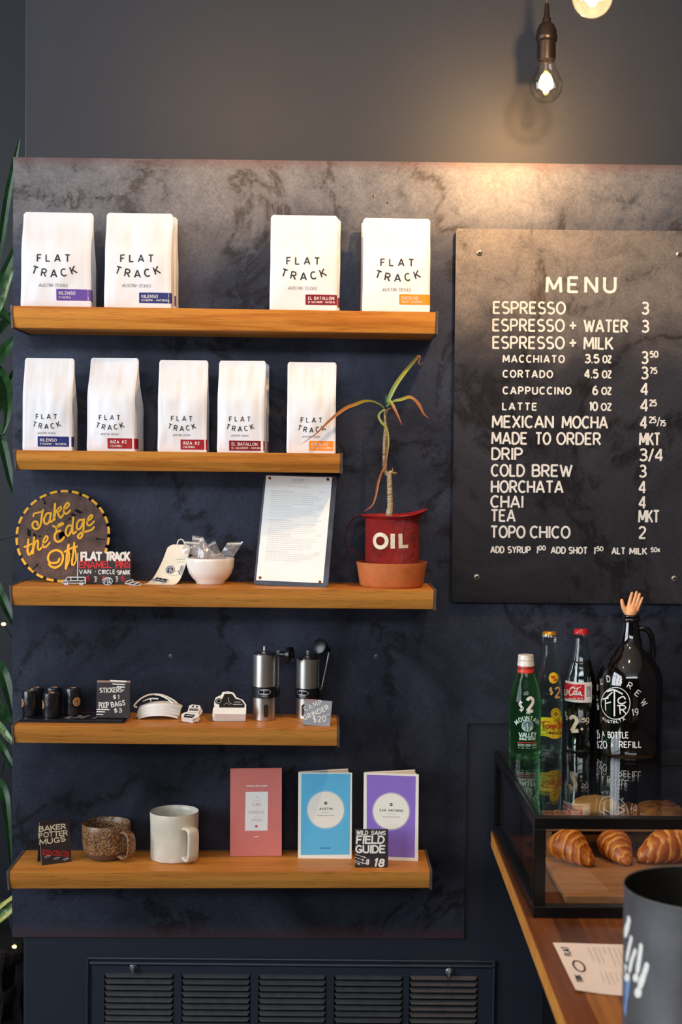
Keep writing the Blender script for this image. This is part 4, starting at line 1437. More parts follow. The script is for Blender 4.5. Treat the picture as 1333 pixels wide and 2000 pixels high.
def standing_card(name, label, cat, i, pxl, pxr, ybase, ytop, Y, th, m, yaw=0.0, lean=0.0, roll=0.0, z=None, group=None, edge=None, part='board', rounded=0.0, extra=1.0):
    """a board standing on its lower edge; front face is local y=0"""
    p = on_shelf(i, (pxl + pxr) / 2, ybase, Y)
    if z is not None:
        p.z = z
    w = (pxr - pxl) * mpp(Y) / cos(yaw) * extra
    h = (at((pxl + pxr) / 2, ytop, Y + 0.02).z - p.z) / cos(lean)
    t = thing(name, label, cat, p, (-lean, SH[i][4] + roll, yaw), group)
    bm = BM()
    if rounded:
        pr = []
        for cx, cz, a0 in ((w / 2 - rounded, rounded, -90), (w / 2 - rounded, h - rounded, 0), (-w / 2 + rounded, h - rounded, 90), (-w / 2 + rounded, rounded, 180)):
            pr += [(cx + rounded * cos(radians(a0 + k * 30)), cz + rounded * sin(radians(a0 + k * 30))) for k in range(4)]
        prism(bm, pr, 0, th, bev=th * 0.15)
    else:
        box(bm, -w / 2, w / 2, 0, th, 0, h, bev=th * 0.12)
    obj(part, bm, M[m], t, smooth=False)
    return t, Plane(t), w, h


# --- enamel pins sign and the three loose pins
sg, P, w, h = standing_card('price_sign', 'small black board lettered in white and red for enamel pins, before the saw blade', 'sign', 3, 152, 255.5, 1141, 1078, -0.098, 0.006, 'chalk_black', lean=radians(4))
bm = BM(); box(bm, -w / 2 - 0.0012, -w / 2, 0.0003, 0.0057, 0.001, h - 0.001); obj('side_edge', bm, M['white_card'], sg, smooth=False)
ZP = lambda a, b_: (110 + a / 7.405, 1060 + b_ / 7.405)
bm = BM()
P.text(bm, 'FLAT', ZP(345, 262), ZP(665, 262), 15, 4.0, gap=0.1, jit=0.1, off=0.0003)
P.text(bm, 'TRACK', ZP(695, 262), ZP(1072, 262), 15, 4.0, gap=0.1, jit=0.1, off=0.0003)
obj('drop_shadow_paint', bm, M['red_paint'], sg, smooth=False)
bm = BM()
P.text(bm, 'FLAT', ZP(352, 252), ZP(665, 252), 15, 4.0, gap=0.1, jit=0.1, off=0.0005, round_=True)
P.text(bm, 'TRACK', ZP(700, 252), ZP(1068, 252), 15, 4.0, gap=0.1, jit=0.1, off=0.0005, round_=True)
P.text(bm, 'VAN', ZP(332, 452), ZP(505, 448), 8, 1.5, jit=0.1, off=0.0004)
P.text(bm, 'o', ZP(555, 440), ZP(578, 440), 8, 1.5); P.text(bm, 'o', ZP(862, 444), ZP(880, 444), 8, 1.5)
P.text(bm, 'CIRCLE', ZP(608, 455), ZP(855, 450), 8, 1.5, jit=0.1, off=0.0004)
P.text(bm, 'SPARK', ZP(885, 462), ZP(1070, 458), 8, 1.5, jit=0.1, off=0.0004)
for x in (572, 880):
    P.line(bm, [ZP(x - 22, 490), ZP(x + 10, 490), ZP(x - 15, 510), ZP(x + 15, 515), ZP(x - 10, 540), ZP(x + 14, 545)], 1.1, off=0.0004)
    P.line(bm, [ZP(x - 18, 562), ZP(x + 5, 562)], 1.1, off=0.0004)
obj('white_lettering', bm, M['chalk_white'], sg, smooth=False)
bm = BM()
P.text(bm, 'ENAMEL', ZP(328, 365), ZP(805, 362), 12.4, 2.6, jit=0.14, gap=0.16, off=0.0006, round_=True)
P.text(bm, 'o', ZP(810, 348), ZP(830, 348), 12, 2.4, off=0.0006)
P.text(bm, 'PINS', ZP(858, 365), ZP(1074, 362), 12.4, 2.6, jit=0.14, gap=0.16, off=0.0006, round_=True)
for x in (430, 660, 932):
    P.text(bm, '6', ZP(x, 556), ZP(x + 62, 556), 10.5, 2.0, off=0.0004, round_=True)
obj('red_lettering', bm, M['red_paint'], sg, smooth=False)

VAN = [(0, .22), (.02, .45), (.10, .52), (.19, .92), (.26, 1), (.92, 1), (.97, .95), (.99, .3), (.99, .16), (.90, .16), (.86, .02), (.80, -.02), (.74, .02), (.71, .16), (.28, .16), (.24, .02), (.18, -.02), (.12, .02), (.09, .16), (.02, .16)]


def enamel_pin(label, kind, loc, rot, w, h, name='enamel_pin', parent_group='loose enamel pins'):
    t = thing(name, label, 'pin', loc, rot, parent_group)
    sf = lambda u, v, off=0: Vector((u, -off, v))
    bm = BM()
    if kind == 'van':
        prism(bm, [((x - 0.5) * w, (z + 0.02) * h) for x, z in VAN], 0, 0.0016)
        obj('metal_base', bm, M['pin_steel'], t, smooth=False)
        bm = BM()

        def q(pts):
            bm.faces.new([bm.verts.new(((x - 0.5) * w, -0.0002, (z + 0.02) * h)) for x, z in pts])
        q([(.17, .52), (.22, .86), (.34, .86), (.34, .52)]); q([(.38, .56), (.38, .86), (.62, .86), (.62, .56)]); q([(.66, .56), (.66, .86), (.92, .86), (.92, .56)])
        q([(.05, .24), (.05, .40), (.94, .46), (.94, .24)])
        obj('black_enamel', bm, M['pin_black'], t, smooth=False)
        bm = BM()
        for cx in (.18, .80):
            strip(bm, [((cx - .5) * w + 0.085 * w * cos(a * pi / 8), 0.16 * h + 0.085 * w * sin(a * pi / 8)) for a in range(17)], 0.0007, sf, 0.0005)
        obj('wheel_rim', bm, M['pin_steel'], t, smooth=False)
    elif kind == 'circle':
        prism(bm, [(w / 2 * cos(2 * pi * k / 32), h / 2 + h / 2 * sin(2 * pi * k / 32)) for k in range(32)], 0, 0.0016)
        obj('metal_base', bm, M['pin_black'], t, smooth=False)
        bm = BM()
        strip(bm, [(w * 0.46 * cos(2 * pi * k / 32), h / 2 + h * 0.46 * sin(2 * pi * k / 32)) for k in range(33)], w * 0.07, sf, 0.0003)
        strip(bm, [(0, h * .1), (0, h * .84)], w * .06, sf, 0.0004); strip(bm, [(-w * .2, h * .82), (w * .22, h * .82)], w * .06, sf, 0.0004)
        strip(bm, [(-w * .3, h * .25), (-w * .3, h * .7), (-w * .08, h * .7)], w * .06, sf, 0.0004); strip(bm, [(-w * .3, h * .48), (-w * .1, h * .48)], w * .06, sf, 0.0004)
        text(bm, sf, 'C', w * .1, h * .52, w * .22, h * .22, w * .05); text(bm, sf, 'R', w * .1, h * .22, w * .22, h * .24, w * .05)
        obj('silver_lines', bm, M['pin_steel'], t, smooth=False)
    else:
        prism(bm, [(-w / 2, h * .1), (-w * .42, h * .55), (-w * .1, h * .95), (0, h * .6), (w * .3, h * .75), (w / 2, h * .5), (w * .44, h * .1), (w * .1, h * .05), (-w * .1, h * .0)], 0, 0.0016)
        obj('metal_base', bm, M['pin_steel'], t, smooth=False)
        bm = BM()
        for a, b_ in (((-w * .38, h * .2), (-w * .12, h * .7)), ((-w * .1, h * .2), (w * .1, h * .5)), ((w * .15, h * .2), (w * .38, h * .5))):
            strip(bm, [a, b_], w * .07, sf, 0.0003)
        obj('black_enamel', bm, M['pin_black'], t, smooth=False)
    return t


def pin_at(px, py, Y, **k):
    return on_shelf(3, px, py, Y)


enamel_pin('silver van-shaped pin standing on the shelf at the left of the pin sign', 'van', pin_at(144.5, 1143, -0.118), (radians(-25), 0, 0.05), 47 * mpp(-.118), 17 * mpp(-.118))
enamel_pin('round black and silver pin leaning on the middle of the pin sign', 'circle', pin_at(210, 1141.5, -0.114), (radians(-18), 0, 0), 20 * mpp(-.11), 15.8 * mpp(-.11))
enamel_pin('silver spark-shaped pin lying at the right corner of the pin sign', 'spark', pin_at(259, 1142, -0.118), (radians(-55), radians(12), 0), 33 * mpp(-.118), 20 * mpp(-.118))

# --- curled card with three pins, bowl of small bags
ZC = lambda a, b_: (270 + a / 6.06, 1030 + b_ / 6.06)
card = thing('pin_card', 'curled cream card with a loop at the top and three pins, beside the white bowl', 'card', on_shelf(3, 327, 1138, -0.075))
# strip bent like a ramp: flat toe to the front left, upright at the back
spine = [(Vector((0, 0.0, 0.0008)), 0), (Vector((0.004, 0.012, 0.002)), 1), (Vector((0.010, 0.022, 0.010)), 2), (Vector((0.016, 0.029, 0.026)), 3), (Vector((0.022, 0.034, 0.046)), 4), (Vector((0.026, 0.038, 0.066)), 5), (Vector((0.0275, 0.040, 0.074)), 6)]
sp = smooth_pts([s[0] for s in spine], 5)
bm = BM()
wdir = Vector((0.985, -0.17, 0))
rows = []
for i, q in enumerate(sp):
    t_ = i / (len(sp) - 1)
    w_ = 0.030 * (1 - 0.30 * t_) if t_ < 0.86 else 0.030 * (1 - 0.30 * t_) * (1 - 2.4 * (t_ - 0.86))
    base = Vector((-0.0150, -0.02, 0)) + q
    rows.append((base + wdir * (-w_ + 0.010 * t_), base + wdir * (w_ + 0.010 * t_)))


def card_pt(t_, u, off=0.0):
    f_ = t_ * (len(rows) - 1)
    i = min(int(f_), len(rows) - 2)
    a = rows[i][0].lerp(rows[i + 1][0], f_ - i)
    b_ = rows[i][1].lerp(rows[i + 1][1], f_ - i)
    d = (rows[i + 1][0] - rows[i][0]).normalized()
    nn = d.cross(wdir)
    nn = nn if nn.y < 0 or nn.z > 0 else -nn
    return a.lerp(b_, u) + nn.normalized() * off, nn.normalized(), d


va = [[bm.verts.new(card_pt(i / 30, u / 4, 0)[0]) for u in range(5)] for i in range(31)]
vb = [[bm.verts.new(card_pt(i / 30, u / 4, -0.0006)[0]) for u in range(5)] for i in range(31)]
for i in range(30):
    for u in range(4):
        bm.faces.new((va[i][u], va[i][u + 1], va[i + 1][u + 1], va[i + 1][u]))
        bm.faces.new((vb[i][u + 1], vb[i][u], vb[i + 1][u], vb[i + 1][u + 1]))
    bm.faces.new((va[i][0], va[i + 1][0], vb[i + 1][0], vb[i][0])); bm.faces.new((va[i + 1][4], va[i][4], vb[i][4], vb[i + 1][4]))
bm.faces.new((va[0][4], va[0][3], va[0][2], va[0][1], va[0][0], vb[0][0], vb[0][1], vb[0][2], vb[0][3], vb[0][4]))
bm.faces.new((va[30][0], va[30][1], va[30][2], va[30][3], va[30][4], vb[30][4], vb[30][3], vb[30][2], vb[30][1], vb[30][0]))
obj('sheet', bm, M['cream_card'], card)
bm = BM()
tp = card_pt(0.99, 0.5)[0]
tube(bm, smooth_pts([tp + Vector(v) for v in ((-0.0045, 0, -0.003), (-0.005, 0.001, 0.004), (-0.0015, 0.001, 0.0095), (0.004, 0.001, 0.0095), (0.008, 0.001, 0.004), (0.009, 0.001, -0.003))], 5), 0.0013, 8)
obj('hanging_loop', bm, M['cream_card'], card)
bm = BM()
for a in (0.40, 0.47, 0.62, 0.66):
    p0, p1 = card_pt(a, 0.55 + 0.1 * random.random(), 0.0003)[0], card_pt(a + 0.015, 0.9, 0.0003)[0]
    tube(bm, [p0, p1], 0.0003, 4)
obj('printed_line', bm, M['ink_grey'], card)


def pin_on_card(label, kind, t_, u, w_, h_, spin):
    pt, nn, d = card_pt(t_, u, 0.0019)
    x = wdir.copy()
    y_ = -nn
    z_ = x.cross(y_)
    m = Matrix((x, y_, z_)).transposed() @ Matrix.Rotation(spin, 3, 'Y')
    e = m.to_euler()
    loc = card.location + pt - (m @ Vector((0, 0, h_ / 2)))
    enamel_pin(label, kind, loc, e, w_, h_, parent_group='pins on the cream card')


pin_on_card('round silver pin on the curled cream card', 'circle', 0.50, 0.46, 0.0165, 0.0165, 0)
pin_on_card('black van-shaped pin on the lower half of the cream card', 'van', 0.26, 0.34, 0.033, 0.015, radians(14))
pin_on_card('slim grey-blue spark pin at the right edge of the cream card', 'spark', 0.50, 0.86, 0.020, 0.010, radians(-75))

pb = on_shelf(3, 411, 1140, -0.062)
bowl = thing('white_bowl', 'round white china bowl filled with small clear bags', 'bowl', pb)
k = mpp(-0.062)
bm = BM()
lathe(bm, [(0, 0), (26 * k, 0), (28 * k, 1 * k), (28.5 * k, 5 * k), (36 * k, 12 * k), (42.5 * k, 22 * k), (46 * k, 34 * k), (47 * k, 46 * k), (47 * k, 50 * k), (46 * k, 51 * k), (45 * k, 50 * k), (44 * k, 34 * k), (38 * k, 20 * k), (25 * k, 8 * k), (0, 6 * k)], 56)
obj('bowl_body', bm, M['ceramic'], bowl, angle=60)


def baggie(label, pts, Y0, Y1, seed, band):
    """small zip bag: pixel outline of four corners (bl, br, tr, tl), pillow shaped"""
    b0 = at(*pts[0], Y0); b1 = at(*pts[1], Y0); b2 = at(*pts[2], Y1); b3 = at(*pts[3], Y1)
    c = (b0 + b1) / 2
    t = thing('zip_bag', label, 'plastic bag', c, (0, 0, 0), 'clear zip bags in the white bowl')
    bm = BM()
    n_ = 10
    for sgn in (-1, 1):
        g = []
        for j in range(n_ + 1):
            row = []
            for i in range(n_ + 1):
                u, v = i / n_, j / n_
                q = b0.lerp(b1, u).lerp(b3.lerp(b2, u), v) - c
                th = 0.005 * (sin(pi * u) * sin(pi * min(1, v * 1.15)) if v < 0.87 else 0)
                q.y += sgn * (th + 0.0003) + 0.004 * noise.noise((u * 2.2 + seed, v * 2.2, seed))
                row.append(bm.verts.new(q))
            g.append(row)
        for j in range(n_):
            for i in range(n_):
                bm.faces.new((g[j][i], g[j][i + 1], g[j + 1][i + 1], g[j + 1][i]))
    obj('film', bm, M['baggie'], t)
    bm = BM()
    for v in (0.84, 0.89):
        tube(bm, [b0.lerp(b1, u).lerp(b3.lerp(b2, u), v) - c + Vector((0, -0.001 + 0.004 * noise.noise((u * 2.2 + seed, v * 2.2, seed)), 0)) for u in (0.02, 0.3, 0.6, 0.98)], 0.0006, 6)
    obj('zip_strip', bm, M[band], t)
    return t


baggie('clear zip bag leaning out of the bowl over the cream card', [ZC(505, 300), ZC(690, 330), ZC(740, 170), ZC(560, 160)], -0.085, -0.080, 1.3, 'white_card')
baggie('clear zip bag standing tallest at the middle of the bowl', [ZC(640, 370), ZC(880, 360), ZC(745, 112), ZC(640, 95)], -0.070, -0.062, 4.1, 'white_card')
baggie('crumpled clear zip bag with a diagonal edge in the bowl', [ZC(700, 370), ZC(925, 350), ZC(760, 110), ZC(715, 150)], -0.086, -0.075, 7.7, 'white_card')
baggie('brownish clear zip bag at the back right of the bowl', [ZC(870, 340), ZC(985, 330), ZC(912, 155), ZC(828, 200)], -0.050, -0.045, 2.2, 'white_card')
baggie('clear zip bag flopping over the right rim of the bowl', [ZC(960, 330), ZC(1130, 350), ZC(1245, 170), ZC(1060, 175)], -0.066, -0.07, 9.4, 'white_card')
baggie('flat clear zip bag lying across the front of the filled bowl', [ZC(800, 378), ZC(1060, 375), ZC(1010, 320), ZC(850, 318)], -0.078, -0.055, 5.5, 'white_card')

# --- paper menu on a dark backing plate
cl, P, w, h = standing_card('clipboard', 'white printed sheet screwed to a dark plate, leaning on the third shelf', 'clipboard', 3, 494.5, 641, 1145, 928, -0.100, 0.003, 'plate_dark', yaw=radians(-14), lean=radians(15), roll=radians(0.8), rounded=0.006, part='backing_plate')
bm = BM()
box(bm, -w / 2 + 0.0045, w / 2 - 0.010, -0.0007, -0.0001, 0.0085, h - 0.003)
sh = obj('paper_sheet', bm, M['paper'], cl, smooth=False)
bm = BM()
P2 = Plane(cl, -0.0007)
x0, x1 = -w / 2 + 0.0045, w / 2 - 0.010
ww = x1 - x0
rnd = random.Random(3)


def tline(v, u0, u1, st, dash=(0.02, 0.07)):
    u = u0
    while u < u1:
        e = min(u1, u + rnd.uniform(*dash))
        strip(bm, [(x0 + u * ww, h * v), (x0 + e * ww, h * v)], st, P2, 0.0002)
        u = e + 0.012


for v, n_ in ((0.845, 6), (0.71, 5), (0.585, 6), (0.455, 7), (0.30, 4)):
    tline(v, 0.10, 0.45, 0.0016, (0.015, 0.03)); tline(v, 0.83, 0.91, 0.0016, (0.015, 0.03))
    for q in range(n_):
        tline(v - 0.019 * (q + 1), 0.11, rnd.uniform(0.75, 0.9) if 0 < q < n_ - 1 else rnd.uniform(0.45, 0.9), 0.0009)
obj('print', bm, M['ink_faint'], sh, smooth=False)
bm = BM()
text(bm, P2, 'FLAT TRACK', x0 + ww * 0.415, h * 0.945, ww * 0.16, 0.0042, 0.0006, slant=0.2, off=0.0002)
strip(bm, [(x0 + ww * (0.42 + 0.15 * q / 8), h * 0.935 - 0.002 * sin(pi * q / 8)) for q in range(9)], 0.001, P2, 0.0002)
text(bm, P2, 'SINGLE ORIGINS', x0 + ww * 0.32, h * 0.885, ww * 0.36, 0.0034, 0.0004, gap=0.4, off=0.0002)
obj('heading', bm, M['ink_faint'], sh, smooth=False)
for u, v in ((0.055, 0.962), (0.935, 0.966), (0.055, 0.062), (0.95, 0.048)):
    screw(cl, 'screw_post', (x0 + ww * u, -0.0007, h * v), 0.0031, 'brass', 0.0014)

# --- terracotta saucer pot, oil can, plant
pc = on_shelf(3, 765, 1149, -0.076)
k = mpp(-0.076)
pot = thing('terracotta_saucer', 'shallow terracotta pot holding the red oil can at the right end of the third shelf', 'pot', pc)
bm = BM()
lathe(bm, [(0, 0), (59 * k, 0), (61 * k, 1.5 * k), (62.5 * k, 5 * k), (69 * k, 46 * k), (69 * k, 48 * k), (66.5 * k, 48 * k), (65.5 * k, 46 * k), (59.5 * k, 6 * k), (0, 5 * k)], 64)
obj('pot_body', bm, M['terracotta'], pot)
zc0 = pc.z + 5.2 * k
can = thing('oil_can', 'dented red oil can lettered OIL with a flared spout, standing in the terracotta pot', 'oil can', (pc.x + 0.5 * k, pc.y, zc0))
hb = at(767, 1012, -0.076).z - zc0
bm = BM()
rc = 52.6 * k
prof = [(0, 0), (rc * 0.98, 0), (rc, 0.002)]
for q in range(1, 13):
    z_ = hb * q / 12
    prof.append((rc * (1 + 0.006 * (1 if q % 4 else -1) * 0.5), z_))
prof += [(rc - 0.001, hb), (rc - 0.0012, hb * 0.8), (0, hb * 0.8)]
lathe(bm, prof, 64)
obj('can_body', bm, M['red_flake'], can, angle=50)
bm = BM()
lathe(bm, [(0, hb * 0.86), (rc * 0.6, hb * 0.87), (rc - 0.0014, hb * 0.86)], 40)
obj('soil', bm, M['soil'], can)
bm = BM()
ra, rb, rc_ = [], [], []
NS = 64
for q in range(NS):
    a = 2 * pi * q / NS
    f_ = max(0, cos(a)) ** 3
    ro = rc * 1.10 + 0.0025 + f_ * 0.009 + (0.003 if cos(a) < -0.9 else 0)
    zo = hb + 0.0055 + f_ * 0.0125
    ra.append(bm.verts.new((rc * 1.0 * cos(a), rc * 1.0 * sin(a), hb - 0.001)))
    rb.append(bm.verts.new((ro * cos(a), ro * sin(a), zo)))
    rc_.append(bm.verts.new(((ro - 0.001) * cos(a), (ro - 0.001) * sin(a), zo + 0.0012)))
rd = [bm.verts.new(((rc - 0.0015) * cos(2 * pi * q / NS), (rc - 0.0015) * sin(2 * pi * q / NS), hb + 0.0005)) for q in range(NS)]
for q in range(NS):
    j = (q + 1) % NS
    for a, b_ in ((ra, rb), (rb, rc_), (rc_, rd), (rd, ra)):
        bm.faces.new((a[q], a[j], b_[j], b_[q]))
obj('spout_rim', bm, M['red_rim'], can, angle=50)
bm = BM()
hp = [at(x, y, -0.076) - can.location for x, y in ((707, 1007), (694, 1010), (682, 1022), (676, 1040), (674.5, 1060), (679, 1071), (694, 1078), (706, 1086), (714.5, 1097))]
tube(bm, smooth_pts(hp, 5), 0.0016, 8, flat=4.2)
obj('handle', bm, M['handle_rust'], can)
RS = Round(can, lambda z: rc * 1.004)
bm = BM()
RS.text(bm, 'O', (729.5, 1070), (760, 1070), 27, 7.6, off=0.0004)
RS.line(bm, [(767.5, 1071.5), (767.5, 1042.5)], 8.5, off=0.0004, round_=False)
RS.line(bm, [(783, 1071), (782.5, 1042.5)], 8, off=0.0004, round_=False)
RS.line(bm, [(782, 1067.5), (797.5, 1067)], 6.5, off=0.0004, round_=False, maxseg=0.004)
obj('lettering', bm, M['chalk_cream'], can, smooth=False)

plant = thing('cane_plant', 'leggy plant with a bare stem and few browning leaves, growing from the oil can', 'plant', (can.location.x - 0.006, can.location.y, zc0 + hb * 0.86))
ZL = lambda a, b_, Y=-0.076: at(660 + a / 5.88, 680 + b_ / 5.88, Y) - plant.location
bm = BM()
sp_ = [(592, 1960), (592, 1900), (603, 1820), (600, 1700), (598, 1600), (594, 1500), (588, 1462), (556, 1432), (541, 1390), (540, 1300), (540, 1180), (542, 1060), (548, 940), (548, 860), (545, 760), (543, 700)]
sr_ = [40, 40, 33, 32, 30, 29, 28, 24, 25, 27, 26, 22, 20, 19, 18, 16]
pts = smooth_pts([ZL(*q) for q in sp_], 4)
rd_ = [sr_[min(int(i / 4), 15)] + (sr_[min(int(i / 4) + 1, 15)] - sr_[min(int(i / 4), 15)]) * (i % 4) / 4 for i in range(len(pts))]
tube(bm, pts, [r / 5.88 * k * (1 + 0.05 * sin(i * 2.4)) for i, r in enumerate(rd_)], 14)
obj('stem', bm, M['stem'], plant, angle=60)
bm = BM()
tube(bm, [ZL(590, 1455), ZL(612, 1425), ZL(625, 1420)], [0.0045, 0.0042, 0.003], 10)
obj('stem_knot', bm, M['stem'], plant)


def leaf(parent, pts, widths, m, name='leaf', fold=0.25, up=(0, -1, 0.35), layer=True, seg=6):
    """ribbon leaf along 3D points with a V fold"""
    P_ = smooth_pts(pts, seg)
    n_ = len(P_)
    bm = BM()
    lay = bm.verts.layers.float.new('layer')
    prev = None
    upv = Vector(up).normalized()
    for i in range(n_):
        t_ = i / (n_ - 1)
        f_ = t_ * (len(widths) - 1)
        j = min(int(f_), len(widths) - 2)
        w_ = widths[j] + (widths[j + 1] - widths[j]) * (f_ - j)
        d = (P_[min(i + 1, n_ - 1)] - P_[max(i - 1, 0)]).normalized()
        sd = d.cross(upv)
        sd = sd.normalized() if sd.length > 1e-5 else Vector((1, 0, 0))
        nn = sd.cross(d).normalized()
        row = [bm.verts.new(P_[i] + sd * w_ * s_ / 2 + nn * abs(s_) * w_ * fold) for s_ in (-1, -0.5, 0, 0.5, 1)]
        for v in row:
            v[lay] = t_
        if prev:
            for a in range(4):
                bm.faces.new((prev[a], prev[a + 1], row[a + 1], row[a]))
        prev = row
    return obj(name, bm, m, parent, smooth='keep')


q_ = k / 5.88
leaf(plant, [ZL(575, 625), ZL(612, 530, -0.078), ZL(690, 390, -0.08), ZL(800, 245, -0.08), ZL(880, 150, -0.08), ZL(922, 100, -0.08), ZL(945, 105, -0.082), ZL(928, 165, -0.084), ZL(950, 188, -0.084), ZL(985, 152, -0.082)],
     [w_ * q_ for w_ in (36, 52, 50, 42, 36, 34, 24, 18, 14, 4)], M['leaf_age'])
lb = [ZL(535, 695), ZL(490, 650, -0.085), ZL(400, 612, -0.10), ZL(300, 614, -0.125), ZL(200, 650, -0.148)]
lb += [at(677, 797, -0.158) - plant.location, at(657, 811, -0.164) - plant.location, at(640, 826, -0.17) - plant.location, at(618, 847, -0.175) - plant.location, at(588, 868, -0.18) - plant.location]
leaf(plant, lb, [w_ * q_ for w_ in (16, 18, 22, 36, 40, 40, 36, 28, 14, 3)], M['leaf_age'])
leaf(plant, [ZL(560, 670), ZL(640, 612, -0.085), ZL(730, 592, -0.09), ZL(820, 565, -0.093), ZL(880, 590, -0.095), ZL(935, 655, -0.096), ZL(985, 750, -0.096), ZL(1045, 806, -0.096)], [w_ * q_ for w_ in (14, 26, 38, 42, 30, 40, 22, 4)], M['leaf_age'])
leaf(plant, [ZL(575, 640, -0.082), ZL(605, 615, -0.09), ZL(650, 690, -0.098), ZL(700, 795, -0.10), ZL(740, 886, -0.10)], [w_ * q_ for w_ in (16, 36, 34, 22, 3)], M['leaf_age'])
leaf(plant, [ZL(535, 705, -0.082), ZL(490, 740, -0.084), ZL(470, 785, -0.085), ZL(500, 850, -0.086), ZL(550, 905, -0.086), ZL(576, 990, -0.086), ZL(580, 1100, -0.086), ZL(565, 1220, -0.085), ZL(545, 1330, -0.084),
             ZL(500, 1440, -0.084), ZL(465, 1550, -0.085), ZL(440, 1680, -0.086), ZL(410, 1780, -0.086), ZL(370, 1830, -0.086), ZL(300, 1875, -0.086)], [w_ * q_ for w_ in (14, 20, 26, 30, 32, 24, 24, 24, 20, 22, 30, 26, 20, 16, 3)], M['leaf_age'], name='dry_leaf')
leaf(plant, [ZL(560, 750), ZL(572, 708, -0.084), ZL(612, 690, -0.088)], [16 * q_, 20 * q_, 8 * q_], M['leaf_age'])
leaf(plant, [ZL(545, 650), ZL(550, 590, -0.078), ZL(552, 530, -0.078)], [26 * q_, 22 * q_, 10 * q_], M['leaf'])
for a, b_ in (((625, 1420), (628, 1370)), ((630, 1430), (690, 1436)), ((625, 1425), (660, 1455))):
    leaf(plant, [ZL(*a), ZL((a[0] + b_[0]) / 2 + 4, (a[1] + b_[1]) / 2 - 4), ZL(*b_)], [14 * q_, 14 * q_, 3 * q_], M['leaf_age'], name='side_shoot')

# ================================================================== FOURTH SHELF
Zs = lambda a, b_: (30 + a / 5.795, 1310 + b_ / 5.795)
# --- flat black packet under the rolls
pk0 = on_shelf(4, 34, 1413, -0.125)
pk1 = on_shelf(4, 243, 1413, -0.125)
pkh = 0.0055
pk = thing('cloth_packet', 'flat folded black cloth packet with grey print, lying under the black rolls', 'packet', (pk0 + pk1) / 2, (0, SH[4][4], 0))
wpk = (pk1 - pk0).length
bm = BM()
box(bm, -wpk / 2, wpk / 2, 0, 0.085, 0, pkh * 0.48, bev=0.0008)
box(bm, -wpk / 2 + 0.003, wpk / 2 - 0.004, 0.002, 0.083, pkh * 0.52, pkh, bev=0.0008)
obj('cloth', bm, M['rubber_black'], pk, smooth=False)
tops = lambda u, v, off=0: Vector((u, v, pkh + off))
bm = BM()
for s, u in (('D', -0.018), ('I', 0.010), ('T', 0.026)):
    text(bm, tops, s, u, 0.016, 0.026, 0.034, 0.0075, slant=0.35, off=0.0003)
obj('print', bm, M['lab_navy'] if False else M['ink_grey'], pk, smooth=False)
zp = pk0.z + pkh


def roll(label, cx, ytop, ybase, rpx, Y, sticker, lump=0.0, seed=0.0):
    x = at(cx, ybase, Y).x
    z0 = zs(4, x) + pkh + 0.0003
    h = at(cx, ytop, Y).z - z0
    r = rpx * mpp(Y)
    t = thing('bag_roll', label, 'roll', (x, Y, z0), (0, 0, 0), 'rolls of black bags')
    bm = BM()
    prof = [(r * 0.42, h * 0.93), (r * 0.46, h), (r * 0.86, h), (r * 0.97, h * 0.985), (r, h * 0.95), (r, h * 0.5), (r, h * 0.05), (r * 0.96, h * 0.01), (r * 0.8, 0), (0, 0)]
    ps = [(0, h * 0.93)] + prof
    fs = lathe(bm, ps, 36)
    for v in bm.verts:
        rr_ = sqrt(v.co.x ** 2 + v.co.y ** 2)
        if rr_ > 0.8 * r:
            kf = 1 + (0.03 + lump) * noise.noise((v.co.x * 60 + seed, v.co.y * 60, v.co.z * (120 if lump else 20)))
            v.co.x *= kf
            v.co.y *= kf
    obj('roll_body', bm, M['rubber_black'], t, angle=45)
    bm = BM()
    lathe(bm, [(r * 0.43, h * 0.94), (r * 0.43, h * 0.995), (r * 0.35, h * 0.995), (r * 0.35, h * 0.94)], 24)
    obj('cardboard_core', bm, M['kraft'], t)
    if sticker is not None:
        rs = Round(t, lambda z: r * 1.035 + lump * r * 0.4, 0.9999)
        bm = BM()
        c, hh = sticker[0] * r, h * 0.52
        n_ = 24
        vc = bm.verts.new(rs(c, hh, 0.0003))
        vr = [bm.verts.new(rs(c + 0.0085 * cos(2 * pi * q / n_), hh + 0.0085 * sin(2 * pi * q / n_), 0.0003)) for q in range(n_)]
        for q in range(n_):
            bm.faces.new((vc, vr[q], vr[(q + 1) % n_]))
        so = obj('round_sticker', bm, M['kraft'], t)
        bm = BM()
        strip(bm, [(c + 0.0055 * cos(2 * pi * q / n_), hh + 0.0055 * sin(2 * pi * q / n_)) for q in range(n_ + 1)], 0.0007, rs, 0.0006)
        text(bm, rs, 'R', c - 0.002, hh - 0.0025, 0.004, 0.005, 0.0007, off=0.0006)
        obj('print', bm, M['ink'], so, smooth=False)
    return t


roll('black roll at the far left of the packet, its tan sticker on the left side', 58.5, 1348, 1405, 15, -0.082, (-1.25,))
roll('black roll half hidden behind the leftmost roll', 71, 1342, 1401, 15, -0.045, None)
roll('wrinkled black roll in the front middle of the packet', 100, 1353, 1406.5, 16, -0.092, (-1.3,), lump=0.05, seed=4)
roll('black roll hidden behind the wrinkled front roll', 105, 1342, 1401, 16, -0.045, None, lump=0.03, seed=9)
roll('black roll on the right with a round tan sticker facing the room', 142, 1343, 1401, 15.5, -0.070, (0.75,))

